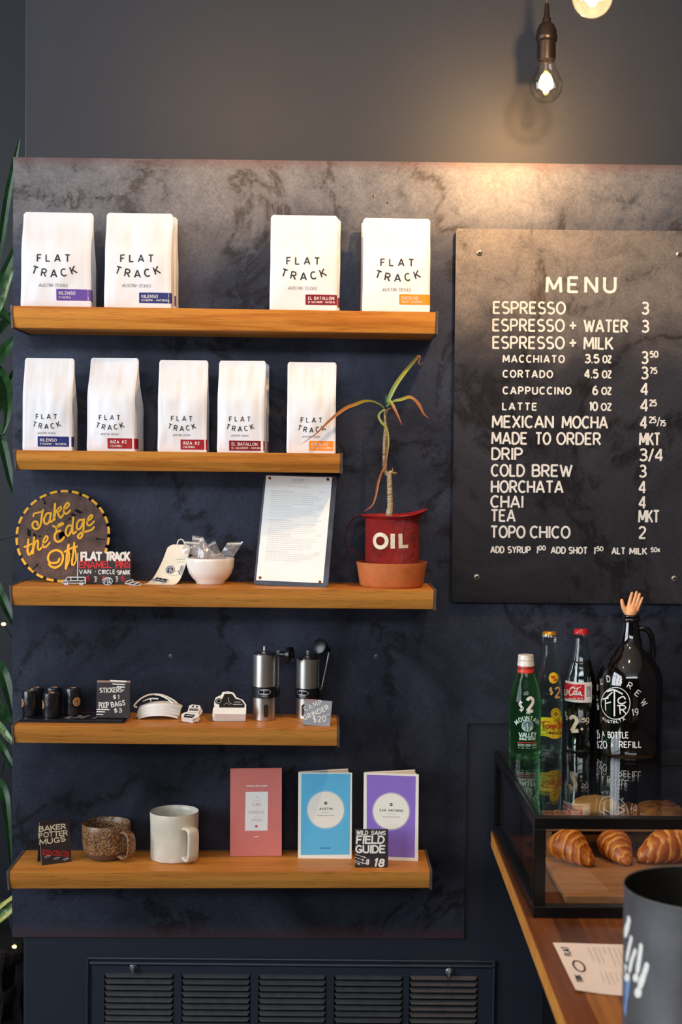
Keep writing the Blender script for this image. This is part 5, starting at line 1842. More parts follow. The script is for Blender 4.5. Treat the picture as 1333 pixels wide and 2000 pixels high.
# --- stickers sign
sg, P, w, h = standing_card('price_sign', 'black board hand-lettered with sticker and bag prices, standing on the black packet', 'sign', 4, 188, 253.5, 1403, 1327, -0.105, 0.006, 'chalk_black', lean=radians(6), z=zp + 0.0003)
bm = BM()
box(bm, -w / 2, w / 2, -0.0002, 0.0002, h - 0.004, h)
obj('worn_edge', bm, M['sign_edge'], sg, smooth=False)
bm = BM()
P.text(bm, 'STICKERS-', Zs(955, 248), Zs(1238, 240), 9, 1.6, jit=0.12, round_=True)
P.text(bm, '$1', Zs(1105, 318), Zs(1180, 316), 7.2, 1.3, jit=0.08, round_=True, gap=0.4)
P.text(bm, 'POOP', Zs(945, 420), Zs(1062, 420), 11, 1.6, jit=0.12, round_=True, gap=0.12)
P.text(bm, 'BAGS', Zs(1085, 412), Zs(1248, 388), 9.5, 1.7, jit=0.12, round_=True)
P.text(bm, '$3', Zs(1118, 474), Zs(1210, 470), 8, 1.4, jit=0.08, round_=True, gap=0.4)
for a, b_, w_ in (((1080, 112), (1250, 122), 3.2), ((1105, 150), (1238, 157), 2.2), ((1155, 178), (1236, 186), 2.2), ((925, 438), (1062, 440), 1.8), ((925, 463), (1012, 466), 1.8), ((922, 492), (992, 494), 1.8)):
    P.line(bm, [Zs(*a), Zs(*b_)], w_)
obj('lettering', bm, M['chalk_white'], sg, smooth=False)

# --- stack of white die-cut stickers with an arched outline on top
k4 = mpp(-0.07)
pst = on_shelf(4, 308, 1407, -0.088)
for q in range(9):
    wl = (41.5 - (2.5 if q < 2 else 0)) * k4
    dome = 8.0 * k4
    t = thing('arched_sticker', ('lowest', 'second lowest', 'third lowest', 'fourth lowest', 'middle', 'fourth from the top', 'third from the top', 'second from the top', 'uppermost')[q] + ' white arched die-cut sticker in the fanned stack', 'sticker',
              (pst.x + random.uniform(-1, 1) * 0.0012 + 0.0004 * q, pst.y, pst.z + 0.0008 + q * 2.72 * k4), (0, radians(-1.2), random.uniform(-.03, .03)), 'white arched stickers')
    bm = BM()
    nn_ = 20
    th_ = 2.66 * k4
    for side in (0, 1):
        pass
    vs = []
    for i in range(nn_ + 1):
        u = -1 + 2 * i / nn_
        z_ = dome * (1 - abs(u) ** 2.2)
        dep = 0.030 * (1 - 0.55 * u * u)
        fr_ = -0.002 + 0.010 * u * u
        vs.append([bm.verts.new((u * wl, fr_, z_)), bm.verts.new((u * wl, fr_ + dep, z_)), bm.verts.new((u * wl, fr_ + dep, z_ + th_)), bm.verts.new((u * wl, fr_, z_ + th_))])
    for a, b_ in zip(vs, vs[1:]):
        for e in range(4):
            bm.faces.new((a[e], a[(e + 1) % 4], b_[(e + 1) % 4], b_[e]))
    bm.faces.new(vs[0]); bm.faces.new(vs[-1][::-1])
    obj('vinyl', bm, M['white_card'], t, smooth=False)
Z5 = lambda a, b_, Y: at(250 + a / 5.554, 1330 + b_ / 5.554, Y)
c0 = Z5(310, 285, -0.07)
ar = thing('arched_outline', 'white arched outline cut-out standing open over the fanned sticker stack', 'sticker', c0)
bm = BM()
tube(bm, smooth_pts([Z5(a, b_, y_) - c0 for a, b_, y_ in ((100, 285, -.088), (68, 272, -.088), (95, 232, -.086), (150, 185, -.082), (220, 153, -.075), (300, 143, -.066), (370, 152, -.062), (440, 178, -.060), (510, 220, -.062), (560, 272, -.066), (560, 292, -.068))], 5), 0.0016, 8)
tube(bm, smooth_pts([Z5(a, b_, y_) - c0 for a, b_, y_ in ((290, 147, -.067), (360, 160, -.07), (430, 195, -.075), (490, 240, -.08))], 5), 0.0014, 8)
obj('outer_band', bm, M['white_card'], ar)
bm = BM()
tube(bm, smooth_pts([Z5(a, b_, -.072) - c0 for a, b_ in ((162, 222), (200, 204), (250, 192), (330, 194))], 5), 0.0013, 8)
tube(bm, [Z5(248, 192, -.072) - c0, Z5(248, 222, -.072) - c0], 0.0012, 8)
obj('inner_bar', bm, M['white_card'], ar)


def tilted(tilt_, spin):
    return (Matrix.Rotation(tilt_, 3, 'X') @ Matrix.Rotation(spin, 3, 'Z')).to_euler()


def flat_sticker(label, loc, rot, outline, th, group, art=None, asc=1.0):
    t = thing('die_cut_sticker', label, 'sticker', loc, rot, group)
    bm = BM()
    a = [bm.verts.new((x, y, 0)) for x, y in outline]
    b_ = [bm.verts.new((x, y, th)) for x, y in outline]
    bm.faces.new(a[::-1]); bm.faces.new(b_)
    for i in range(len(a)):
        j = (i + 1) % len(a)
        bm.faces.new((a[i], a[j], b_[j], b_[i]))
    obj('vinyl', bm, M['white_card'], t, smooth=False)
    if art:
        bm = BM()
        for pl_ in art[0]:
            bm.faces.new([bm.verts.new((x * asc, y * asc, th + 0.0002)) for x, y in pl_])
        obj('black_print', bm, M['ink'], t, smooth=False)
        bm = BM()
        sf = lambda u, v, off=0: Vector((u, v, th + off))
        for pl_, w_ in art[1]:
            strip(bm, [(x * asc, y * asc) for x, y in pl_], w_, sf, 0.0004)
        obj('grey_lines', bm, M['badge'], t, smooth=False)
    return t


# small pile of van stickers, turned
outl = [(-.019, -.030), (.008, -.030), (.012, -.024), (.019, -.020), (.019, -.008), (.014, -.004), (.016, .022), (.012, .032), (-.008, .034), (-.014, .026), (-.012, .0), (-.020, -.006), (-.024, -.016)]
outl = [(x * 0.78, y * 0.74) for x, y in outl]
p0 = on_shelf(4, 378, 1412, -0.085)
ort = ('lowest sticker', 'second sticker from below', 'third sticker from below', 'top printed sticker')
for q in range(4):
    art = None
    if q == 3:
        art = ([[(-.017, -.026), (.006, -.026), (.010, -.012), (-.016, -.010)], [(-.010, .006), (.012, .006), (.012, .014), (-.010, .014)], [(-.006, .020), (-.002, .020), (-.002, .028), (-.006, .028)], [(.004, .020), (.008, .020), (.008, .028), (.004, .028)]],
               [([(-.013, -.018), (.006, -.018)], .003), ([(-.011, -.004), (.012, -.004)], .0015), ([(-.009, .010), (.010, .010)], .0012), ([(-.008, .017), (.012, .017)], .0015)])
    flat_sticker(ort[q] + ' of the small grey pile right of the arched stack', p0 + Vector((random.uniform(-1, 1) * .0012, -0.008, 0.0096)) + Matrix.Rotation(radians(24), 3, 'X') @ Vector((0, 0, q * 0.0024)), tilted(radians(24), radians(-14 + 2 * q)), outl, 0.002, 'small pile of printed stickers', art, 0.76)
# tall pile of van stickers, tipped toward the room
vo_ = [(-.031, -.010), (-.026, -.012), (.031, -.012), (.031, .012), (.024, .024), (.012, .030), (.006, .042), (-.004, .046), (-.016, .044), (-.018, .036), (-.028, .030), (-.030, .018), (-.026, .008), (-.031, .004)]
p0 = on_shelf(4, 449, 1412, -0.080)
onm = ('lowest', 'second lowest', 'third lowest', 'fourth lowest', 'middle', 'fourth from the top', 'third from the top', 'second from the top')
tilt = radians(38)
for q in range(9):
    art = None
    if q == 8:
        art = ([[(-.020, .004), (.028, .004), (.028, .012), (.021, .023), (.010, .027), (.003, .039), (-.012, .039), (-.014, .030), (-.020, .018)], [(-.0275 + 0.006 + .007 * cos(a * pi / 8), .020 + .008 * sin(a * pi / 8)) for a in range(16)]],
               [([(-.0215 + .0045 * cos(a * pi / 8), .020 + .005 * sin(a * pi / 8)) for a in range(17)], .0012), ([(.006, .012), (.024, .012)], .0022), ([(.008, .018), (.020, .018)], .0016), ([(-.004, .030), (-.002, .018), (.004, .012)], .001), ([(-.012, .010), (-.006, .016), (0, .010)], .0008)])
    off = Matrix.Rotation(tilt, 3, 'X') @ Vector((0, 0, q * 0.0023))
    flat_sticker((onm[q] + ' white sticker in the tipped pile of van stickers') if q < 8 else 'top van sticker with black print on the tipped pile', p0 + Vector((random.uniform(-1, 1) * .0009, -0.004, 0.0078)) + off, tilted(tilt, radians(random.uniform(-2, 1))), vo_, 0.0021, 'tipped pile of van stickers', art)


# --- camp grinders
def grinder(cx, rpx, ytop, ybase, Y, label, spin, crank):
    p = on_shelf(4, cx, ybase, Y)
    r = rpx * mpp(Y)
    h = at(cx, ytop, Y).z - p.z
    t = thing('hand_grinder', label, 'grinder', p, (0, SH[4][4], 0), 'steel hand grinders')
    bm = BM()
    zb = h * 0.47
    zb0 = h * 0.60
    lathe(bm, [(0, 0), (r * 0.96, 0), (r, 0.001), (r, h * 0.9), (r * 1.005, h * 0.901), (r * 1.005, h * 0.995), (r * 0.98, h), (r * 0.9, h), (0, h)], 56)
    obj('steel_body', bm, M['brushed'], t, angle=30)
    bm = BM()
    lathe(bm, [(0, h), (r * 0.99, h + 0.0003), (r * 0.97, h + 0.0022), (0, h + 0.0026)], 48)
    obj('black_lid', bm, M['black_plastic'], t)
    bm = BM()
    lathe(bm, [(0, h + 0.002), (r * 0.30, h + 0.0025), (r * 0.27, h + 0.0045), (r * 0.15, h + 0.0065), (r * 0.145, h + 0.0135), (r * 0.17, h + 0.0138), (r * 0.16, h + 0.0145), (0, h + 0.0145)], 24)
    obj('spindle', bm, M['brushed'], t)
    rb = r * 1.05
    z1, z2 = h * 0.345, h * 0.515
    bm = BM()
    lathe(bm, [(r, z1), (rb, z1), (rb, z2), (r, z2)], 48)
    # loop on the right that clips the crank rod
    box(bm, r * 0.7, r * 1.36, -0.004, 0.006, z1, z2, bev=0.0015)
    bd = obj('rubber_band', bm, M['black_plastic'], t, angle=40)
    rs = Round(t, lambda z: rb)
    bm = BM()
    zc = z2 - (z2 - z1) * 0.42
    cu = spin * r
    n_ = 28
    vc = bm.verts.new(rs(cu, zc, 0.0003))
    vr = [bm.verts.new(rs(cu + r * 0.57 * cos(2 * pi * q / n_), zc + (z2 - z1) * 0.27 * sin(2 * pi * q / n_), 0.0003)) for q in range(n_)]
    for q in range(n_):
        bm.faces.new((vc, vr[q], vr[(q + 1) % n_]))
    bg = obj('oval_badge', bm, M['badge'], bd)
    bm = BM()
    text(bm, rs, 'FLAT TRACK', cu - r * 0.5, zc - 0.0028, r * 1.0, 0.0055, 0.0010, gap=0.12, off=0.0006)
    obj('badge_print', bm, M['pin_black'], bg, smooth=False)
    bm = BM()
    text(bm, rs, 'AUSTIN', cu - r * 0.28, zc - (z2 - z1) * 0.40, r * 0.6, 0.0017, 0.0005, off=0.0003)
    strip(bm, [(cu - r * 0.15, zc - (z2 - z1) * 0.48), (cu + r * 0.22, zc - (z2 - z1) * 0.48)], 0.0007, rs, 0.0003)
    obj('band_print', bm, M['badge'], bd, smooth=False)
    # sight window
    rs2 = Round(t, lambda z: r)
    wz0, wz1, wr = h * 0.055, h * 0.255, r * 0.20
    u0 = spin * r + r * 0.16
    bm = BM()
    out = [(u0 + wr * cos(radians(a)), wz1 - wr + wr * sin(radians(a))) for a in range(0, 181, 20)] + [(u0 + wr * cos(radians(a)), wz0 + wr + wr * sin(radians(a))) for a in range(180, 361, 20)]
    c = bm.verts.new(rs2(u0, (wz0 + wz1) / 2, 0.0004))
    vr = [bm.verts.new(rs2(a, b_, 0.0004)) for a, b_ in out]
    for q in range(len(vr)):
        bm.faces.new((c, vr[q], vr[(q + 1) % len(vr)]))
    obj('sight_window', bm, M['window_dark'], t)
    # crank stowed in the band: rod, arm, handle and knob
    cr = [at(x, y, yy) - p for x, y, yy in crank]
    bm = BM()
    tube(bm, cr[:2], 0.0016, 10)
    tube(bm, [cr[1] + Vector((0, -0.0015, 0.002)), cr[1] + Vector((0, 0.0035, 0.002))], 0.0032, 12)
    obj('crank_rod', bm, M['brushed'], t)
    bm = BM()
    d = (cr[3] - cr[2])
    tube(bm, [cr[2], cr[2] + d * 0.2, cr[2] + d * 0.85, cr[3]], [0.0048, 0.0056, 0.0062, 0.0052], 16)
    d.normalize()
    tube(bm, [cr[3], cr[3] + d * 0.001, cr[3] + d * 0.008, cr[3] + d * 0.009], [0.0125, 0.0148, 0.0148, 0.0125], 20)
    obj('crank_handle', bm, M['black_plastic'], t)
    return t


Zg = lambda a, b_: (470 + a / 6.665, 1230 + b_ / 6.665)
grinder(516, 22.5, 1277, 1404.5, -0.066, 'steel hand grinder with its sight window showing, left of the pair', 0.05,
        [Zg(485, 800) + (-0.066,), Zg(487, 300) + (-0.066,), Zg(500, 318) + (-0.068,), Zg(612, 322) + (-0.075,)])
grinder(600.5, 22.5, 1285.5, 1400.5, -0.046, 'steel hand grinder with its crank arm slanting up, behind the small grey sign', -0.48,
        [Zg(1050, 790) + (-0.043,), Zg(1155, 275) + (-0.030,), Zg(1150, 262) + (-0.032,), Zg(1050, 225) + (-0.055,)])

sg, P, w, h = standing_card('price_sign', 'small square grey slate sign lettered in white, leaning in front of the right grinder', 'sign', 4, 592, 645, 1417.5, 1365.5, -0.128, 0.003, 'slate', lean=radians(14), roll=radians(3.6), yaw=radians(-6))
bm = BM()
P.text(bm, 'CAMP', Zg(838, 1060), Zg(1070, 965), 9.5, 1.1, jit=0.2, off=0.0003, gap=0.3)
P.text(bm, 'GRINDER', Zg(832, 1180), Zg(1165, 1030), 9.5, 1.4, jit=0.15, off=0.0003, gap=0.2)
P.text(bm, '$20', Zg(945, 1205), Zg(1120, 1195), 12, 1.5, jit=0.12, off=0.0003, gap=0.3)
P.line(bm, [Zg(1122, 1108), Zg(1160, 1098)], 1.4)
obj('lettering', bm, M['chalk_white'], sg, smooth=False)
bm = BM()
for q in range(9):
    a = 850 + q * 17
    P.line(bm, [Zg(a, 897 + q * 2), Zg(a + 6, 925 + 25 * random.random())], 0.6)
obj('red_hatching', bm, M['red_ink'], sg, smooth=False)

# ================================================================== FIFTH SHELF
Zm = lambda a, b_: (50 + a / 5.795, 1590 + b_ / 5.795)
# --- folded tent sign
pA, pB = on_shelf(5, 81.5, 1690, -0.114), on_shelf(5, 140, 1682, -0.088)
mid = (pA + pB) / 2
yw = atan2(pB.y - pA.y, pB.x - pA.x)
tent = thing('tent_sign', 'folded black tent sign lettered with mug prices, left of the brown mug', 'sign', mid, (0, 0, yw))
w = (pB - pA).length
h = 0.0795
ln_ = radians(11)
bm = BM()
box(bm, -w / 2, w / 2, 0, 0.0025, 0, h, bev=0.0004)
ft = obj('front_board', bm, M['chalk_black'], tent, smooth=False, rot=(-ln_, 0, 0))
bm = BM()
box(bm, -w / 2, w / 2, -0.0025, 0, 0, h, bev=0.0004)
bt = obj('back_board', bm, M['chalk_black'], tent, smooth=False, rot=(ln_, 0, 0), loc=(0, 2 * h * sin(ln_) + 0.001, 0))
bm = BM()
for x in (-w / 2 - 0.0006,):
    box(bm, x, x + 0.0006, 0.0002, 0.0023, 0, h)
obj('cut_edge', bm, M['sign_edge'], ft, smooth=False)
tm = thing('tmp_frame', '', '', mid, (0, 0, yw))
_full = Matrix.LocRotScale(mid, Euler((0, 0, yw)), None) @ Matrix.Rotation(-ln_, 4, 'X')
bpy.data.objects.remove(tm)
P = Plane(None)
P.m = _full
P.i = _full.inverted()
bm = BM()
P.text(bm, 'BAKER', Zm(148, 202), Zm(458, 162), 9.5, 2.0, jit=0.15, gap=0.18, round_=True)
P.text(bm, 'POTTER', Zm(148, 272), Zm(478, 235), 9.5, 1.8, jit=0.15, gap=0.18, round_=True)
P.text(bm, 'MUGS', Zm(155, 350), Zm(455, 305), 9.5, 2.0, jit=0.15, gap=0.2, round_=True)
obj('cream_lettering', bm, M['chalk_cream'], ft, smooth=False)
bm = BM()
P.text(bm, '$20/26/28', Zm(182, 460), Zm(490, 480), 10, 1.3, jit=0.18, gap=0.16, round_=True)
obj('red_lettering', bm, M['red_paint'], ft, smooth=False)
bm = BM()
for x, y in ((210, 490), (315, 510), (418, 520)):
    P.line(bm, [Zm(x, y), Zm(x + 40, y - 22), Zm(x + 70, y - 18)], 1.2)
    P.line(bm, [Zm(x + 22, y + 8), Zm(x + 58, y - 14)], 1.0)
obj('chalk_ticks', bm, M['badge'], ft, smooth=False)


# --- mugs
def mug(label, cx, rim, base, Y, ytop, ybase, prof, m, hdir, handle, hflat, hr, foot=None):
    p = on_shelf(5, cx, ybase, Y)
    k_ = mpp(Y)
    t = thing('mug', label, 'mug', p, (0, SH[5][4], 0))
    H_ = at(cx, ytop, Y).z - p.z
    bm = BM()
    lathe(bm, [(r * k_, z * H_) for r, z in prof], 64)
    obj('mug_body', bm, M[m], t, angle=60)
    if foot:
        bm = BM()
        lathe(bm, [(r * k_, z * H_) for r, z in foot], 64)
        obj('bare_foot', bm, M['mug_clay'], t, angle=60)
    a = radians(hdir)
    d = Vector((cos(a), sin(a), 0))
    s_ = Vector((-sin(a), cos(a), 0))
    bm = BM()
    pts = smooth_pts([d * (x * k_) + Vector((0, 0, z * H_)) for x, z in handle], 6)
    n_ = len(pts)
    rings = []
    for i in range(n_):
        tg = (pts[min(i + 1, n_ - 1)] - pts[max(i - 1, 0)]).normalized()
        nn = s_.cross(tg).normalized()
        ring = []
        for q in range(16):
            b_ = 2 * pi * q / 16
            cx_, sx_ = cos(b_), sin(b_)
            ring.append(bm.verts.new(pts[i] + s_ * hflat * k_ * (abs(cx_) ** 0.7) * (1 if cx_ > 0 else -1) + nn * hr * k_ * (abs(sx_) ** 0.8) * (1 if sx_ > 0 else -1)))
        rings.append(ring)
    for x, y in zip(rings, rings[1:]):
        for q in range(16):
            bm.faces.new((x[q], x[(q + 1) % 16], y[(q + 1) % 16], y[q]))
    bm.faces.new(rings[0][::-1]); bm.faces.new(rings[-1])
    obj('handle', bm, M[m], t, angle=60)
    return t


mug('brown speckled stoneware mug with a bare clay foot', 208, 47, 38, -0.060, 1606, 1679,
    [(43.5, .22), (45.5, .32), (47, .5), (47.2, .8), (47, .98), (46.2, 1.0), (45, .985), (44.5, .8), (43, .4), (38, .14), (20, .07), (0, .06)], 'mug_brown', -38,
    [(44, .80), (54, .84), (64, .80), (69, .66), (70, .48), (67, .28), (60, .15), (50, .12), (41, .15)], 10.5, 3.2,
    foot=[(0, 0), (27, 0), (31, .01), (36, .07), (40.5, .16), (43.2, .23), (42, .24)])
mug('cream white stoneware mug with a squared strap handle', 341, 48, 47, -0.060, 1583.5, 1680.5,
    [(0, 0), (44, 0), (46.5, .01), (47.3, .04), (47, .3), (47, .7), (48, .97), (47.3, 1.0), (46, .99), (45, .9), (44, .4), (43, .08), (0, .05)], 'mug_white', -52,
    [(46, .72), (58, .735), (66, .70), (68, .58), (67.5, .4), (66, .2), (61, .09), (53, .075), (44, .12)], 12.5, 3.4)


# --- books
def book(name, label, pxl, pxr, ytop, ybase, Y, yaw, lean, th, cov, fan, spine_px, group='guide books on the lowest shelf'):
    p = on_shelf(5, (pxl + pxr) / 2, ybase, Y)
    w = (pxr - pxl) * mpp(Y) / cos(yaw)
    h = (at((pxl + pxr) / 2, ytop, Y + 0.01).z - p.z) / cos(lean)
    t = thing(name, label, 'book', p, (-lean, SH[5][4], yaw), group)
    bm = BM()
    box(bm, -w / 2, w / 2, 0, 0.0007, 0, h, bev=0.0003, seg=1)
    fc = obj('front_cover', bm, M[cov], t, smooth=False)
    bm = BM()
    # spine and the back cover swung back by the fan angle
    box(bm, -w / 2 - 0.0006, -w / 2, 0, th, 0, h)
    a = fan
    bx = [(-w / 2, th), (-w / 2 + w * cos(a), th + w * sin(a)), (-w / 2 + w * cos(a) - 0.0007 * sin(a), th + w * sin(a) + 0.0007 * cos(a)), (-w / 2, th + 0.0007)]
    va = [bm.verts.new((x, y, 0)) for x, y in bx]
    vb = [bm.verts.new((x, y, h)) for x, y in bx]
    bm.faces.new(va[::-1]); bm.faces.new(vb)
    for i in range(4):
        j = (i + 1) % 4
        bm.faces.new((va[i], va[j], vb[j], vb[i]))
    obj('back_cover', bm, M[cov], t, smooth=False)
    bm = BM()
    # page block: a wedge fanned between the covers
    bx = [(-w / 2 + 0.0004, 0.0009), (w / 2 - 0.0025, 0.0009), (-w / 2 + (w - 0.004) * cos(a), th + (w - 0.004) * sin(a) - 0.0004), (-w / 2 + 0.0004, th - 0.0004)]
    if fan > 0.05:
        bx = [bx[0], bx[1], (w / 2 - 0.004, 0.3 * w * sin(a)), (w / 2 - 0.008, 0.6 * (w * sin(a))), bx[2], bx[3]]
    va = [bm.verts.new((x, y, 0.002)) for x, y in bx]
    vb = [bm.verts.new((x, y, h - 0.002)) for x, y in bx]
    bm.faces.new(va[::-1]); bm.faces.new(vb)
    for i in range(len(bx)):
        j = (i + 1) % len(bx)
        bm.faces.new((va[i], va[j], vb[j], vb[i]))
    obj('page_block', bm, M['pages'], t, smooth=False)
    return t, Plane(t), fc, w, h


Zb = lambda a, b_: (440 + a / 10.525, 1490 + b_ / 10.525)
t, P, fc, w, h = book('guide_book', 'salmon pink paperback guide with a white title box', 450, 551, 1502, 1667.5, -0.052, radians(1.5), radians(4), 0.0085, 'pink', 0.02, 0)
bm = BM(); P.poly(bm, [Zb(408, 1395), Zb(873, 1390), Zb(885, 590), Zb(422, 598)], 0.0003); tb = obj('title_box', bm, M['white_card'], fc, smooth=False)
bm = BM()
P.text(bm, 'GUIDE', Zb(555, 885), Zb(745, 884), 6, 0.5, off=0.0006); P.text(bm, 'BARBECUE', Zb(485, 1042), Zb(805, 1040), 5.2, 0.5, off=0.0006); P.text(bm, 'SOUTH', Zb(545, 1205), Zb(750, 1203), 5.6, 0.5, off=0.0006)
P.text(bm, 'THE', Zb(632, 712), Zb(676, 712), 2, 0.35, off=0.0006); P.text(bm, 'TO', Zb(638, 945), Zb(662, 945), 2, 0.35, off=0.0006); P.text(bm, 'IN THE', Zb(605, 1108), Zb(690, 1107), 2, 0.35, off=0.0006)
P.line(bm, [Zb(590, 775), Zb(650, 768), Zb(715, 760)], 0.4, off=0.0006)
obj('title', bm, M['pink_ink'], tb, smooth=False)
bm = BM(); P.disc(bm, Zb(641, 1302), 2.6, 0.0006); obj('emblem', bm, M['red_ink'], tb, smooth=False)
bm = BM(); P.text(bm, 'WILDSAM FIELD GUIDES', Zb(432, 487), Zb(880, 482), 2.4, 0.8, gap=0.2); P.text(bm, 'MAPS', Zb(595, 1530), Zb(685, 1528), 2, 0.7, gap=0.2)
obj('cover_lettering', bm, M['white_card'], fc, smooth=False)
Zk = lambda a, b_: (570 + a / 5.127, 1490 + b_ / 5.127)


def guide(label, pxl, pxr, ytop, ybase, Y, yaw, fan, cov, field, circ, rc2, title, tpos, spine):
    t, P, fc, w, h = book('guide_book', label, pxl, pxr, ytop, ybase, Y, yaw, radians(3), 0.009, 'ivory', fan, 0)
    bm = BM(); P.poly(bm, [Zk(*q) for q in field], 0.0002); fo = obj('colour_field', bm, M[cov], fc, smooth=False)
    bm = BM(); P.disc(bm, Zk(*circ), rc2, 0.0004, 56); P.ring(bm, Zk(*circ), rc2 + 1.5, 0.5, 0.0004, 56); do = obj('title_disc', bm, M['ivory'], fo, smooth=False)
    bm = BM(); P.text(bm, title, tpos[0], tpos[1], 3.8, 0.75, gap=0.45, off=0.0006); obj('title', bm, M['ink'], do, smooth=False)
    bm = BM(); P.disc(bm, Zk(circ[0], circ[1] - 68), 2.9, 0.0006, 20); eo = obj('emblem', bm, M['ink'], do, smooth=False)
    bm = BM(); P.text(bm, 'W', Zk(circ[0] - 7, circ[1] - 62), Zk(circ[0] + 7, circ[1] - 62), 2.4, 0.5, off=0.0008); obj('emblem_mark', bm, M['ivory'], eo, smooth=False)
    bm = BM()
    P.line(bm, [Zk(circ[0] - 38, circ[1] + 26), Zk(circ[0] + 38, circ[1] + 26)], 0.4, off=0.0006)
    P.text(bm, 'WILDSAM FIELD GUIDES', Zk(circ[0] - 85, circ[1] + 58), Zk(circ[0] + 85, circ[1] + 59), 1.2, 0.3, off=0.0006)
    obj('subtitle', bm, M['ink_grey'], do, smooth=False)
    return t, P, fo


t, P, fo = guide('sky blue paperback guide with a round cream title, standing slightly open', 582.5, 688, 1508.5, 1672.5, -0.070, radians(-2), 0.40, 'blue', [(90, 922), (580, 918), (590, 108), (98, 108)], (342, 470), 35.7, 'AUSTIN', (Zk(278, 468), Zk(408, 468)), 0)
bm = BM(); P.text(bm, 'REVISED EDITION', Zk(283, 857), Zk(392, 857), 1.8, 0.6, gap=0.2, off=0.0004); obj('footer', bm, M['blue_ink'], fo, smooth=False)
guide('violet paperback guide with a round white title, standing slightly open', 710, 817.5, 1510.5, 1676, -0.082, radians(-7), 0.44, 'violet', [(752, 930), (1233, 950), (1244, 134), (752, 118)], (997, 485), 35.3, 'SAN ANTONIO', (Zk(880, 482), Zk(1118, 488)), 0)

Zf = lambda a, b_: (680 + a / 8.887, 1600 + b_ / 8.887)
sg, P, w, h = standing_card('price_sign', 'black board lettered in white with guide price and arrows, before the violet book', 'sign', 5, 693.5, 759, 1694.5, 1616, -0.130, 0.005, 'chalk_black', lean=radians(5))
bm = BM()
P.text(bm, 'WILD', Zf(138, 265), Zf(345, 270), 7.5, 1.8, jit=0.12, slant=0.12, round_=True); P.text(bm, 'SAMS', Zf(395, 268), Zf(655, 275), 7.5, 1.8, jit=0.12, slant=0.12, round_=True)
P.text(bm, 'FIELD', Zf(138, 415), Zf(635, 420), 14, 3.4, jit=0.06, slant=0.08, round_=True, gap=0.2)
P.text(bm, 'GUIDE', Zf(125, 580), Zf(650, 582), 14, 3.4, jit=0.06, round_=True, gap=0.2)
P.text(bm, '#', Zf(300, 795), Zf(382, 795), 12, 1.8, jit=0.1); P.text(bm, '18', Zf(445, 805), Zf(625, 822), 14, 3.6, slant=0.15, round_=True, gap=0.3)
for a, b_ in (((132, 610), (300, 665)), ((122, 660), (270, 710)), ((122, 712), (270, 764)), ((122, 745), (200, 775))):
    P.line(bm, [Zf(*a), Zf(*b_)], 0.9)
    P.line(bm, [Zf(b_[0] - 24, b_[1] - 22), Zf(b_[0] + 10, b_[1] + 4), Zf(b_[0] - 28, b_[1] + 10)], 0.9)
P.line(bm, [Zf(270, 764), Zf(330, 764)], 1.4)
obj('lettering', bm, M['chalk_white'], sg, smooth=False)

# ================================================================== COUNTER, CASE, BOTTLES
ZC_ = -0.718 + H                  # counter top height
cA, cB = atz(962, 1625, ZC_), atz(1108, 2000, ZC_)
cdir = (cB - cA).normalized()
cyaw = atan2(cdir.x, -cdir.y)      # swing of the left edge away from -Y
counter = thing('counter_top', 'butcher-block wooden counter running out from the wall at the lower right', 'counter', (cA.x, -0.010, ZC_), (0, 0, cyaw))
bm = BM()
CL = 2.1
box(bm, 0, 0.75, -CL, -0.02, -0.030, 0, bev=0.002)
obj('slab', bm, M['counter'], counter, smooth=False)
bm = BM()
box(bm, -0.0008, 0.0, -CL + 0.002, -0.022, -0.029, -0.0015)
obj('front_edge', bm, M['oak_edge'] if 'oak_edge' in M else M['oak_b'], counter, smooth=False)
bm = BM()
box(bm, 0.10, 0.70, -CL + 0.05, -0.05, -ZC_, -0.0305)
obj('cabinet_base', bm, M['case_frame'], counter, smooth=False)

# --- pastry case
ZT = -0.558 + H
kA, kB = atz(966, 1465, ZT), atz(1045, 1597, ZT)
kd = kB - kA
kyaw = atan2(kd.x, -kd.y)
kd2 = Vector((kd.x, kd.y, 0))
DL = kd2.length
case = thing('pastry_case', 'black framed glass pastry case standing on the wooden counter', 'display case', (kA.x, kA.y, ZC_ + 0.0003), (0, 0, kyaw))
CW, CH = 0.56, ZT - ZC_ - 0.0003
fb = 0.0185
bars = []


def bar(name, *b_):
    bm = BM()
    box(bm, *b_, bev=0.0012)
    return obj(name, bm, M['case_frame'], case, smooth=False)


for y0, y1 in ((-DL, -DL + fb), (-fb, 0)):
    bar('rail', 0, CW, y0, y1, CH - fb, CH)
    bar('rail', 0, CW, y0, y1, 0, fb)
for x0, x1 in ((0, fb), (CW - fb, CW)):
    bar('rail', x0, x1, -DL + fb, -fb, CH - fb, CH)
    bar('rail', x0, x1, -DL + fb, -fb, 0, fb)
    for y0, y1 in ((-DL, -DL + fb), (-fb, 0)):
        bar('post', x0, x1, y0, y1, fb, CH - fb)
bm = BM(); box(bm, fb * 0.4, CW - fb * 0.4, -DL + fb * 0.4, -fb * 0.4, CH - 0.0002, CH + 0.0035, bev=0.0008); obj('top_pane', bm, M['pane_top'], case, smooth=False)
bm = BM(); box(bm, fb * 0.5, CW - fb * 0.5, -DL + 0.006, -DL + 0.009, fb * 0.7, CH - fb * 0.7); obj('front_pane', bm, M['pane'], case, smooth=False)
for x in (0.006, CW - 0.009):
    bm = BM(); box(bm, x, x + 0.003, -DL + fb * 0.5, -fb * 0.5, fb * 0.7, CH - fb * 0.7); obj('side_pane', bm, M['pane'], case, smooth=False)
KM = Matrix.LocRotScale(case.location, case.rotation_euler, None)


def in_case(x, y, z):
    return KM @ Vector((x, y, z))


def case_px(px, py, z):
    """case-local point at local height z under a pixel"""
    return KM.inverted() @ atz(px, py, ZC_ + z)


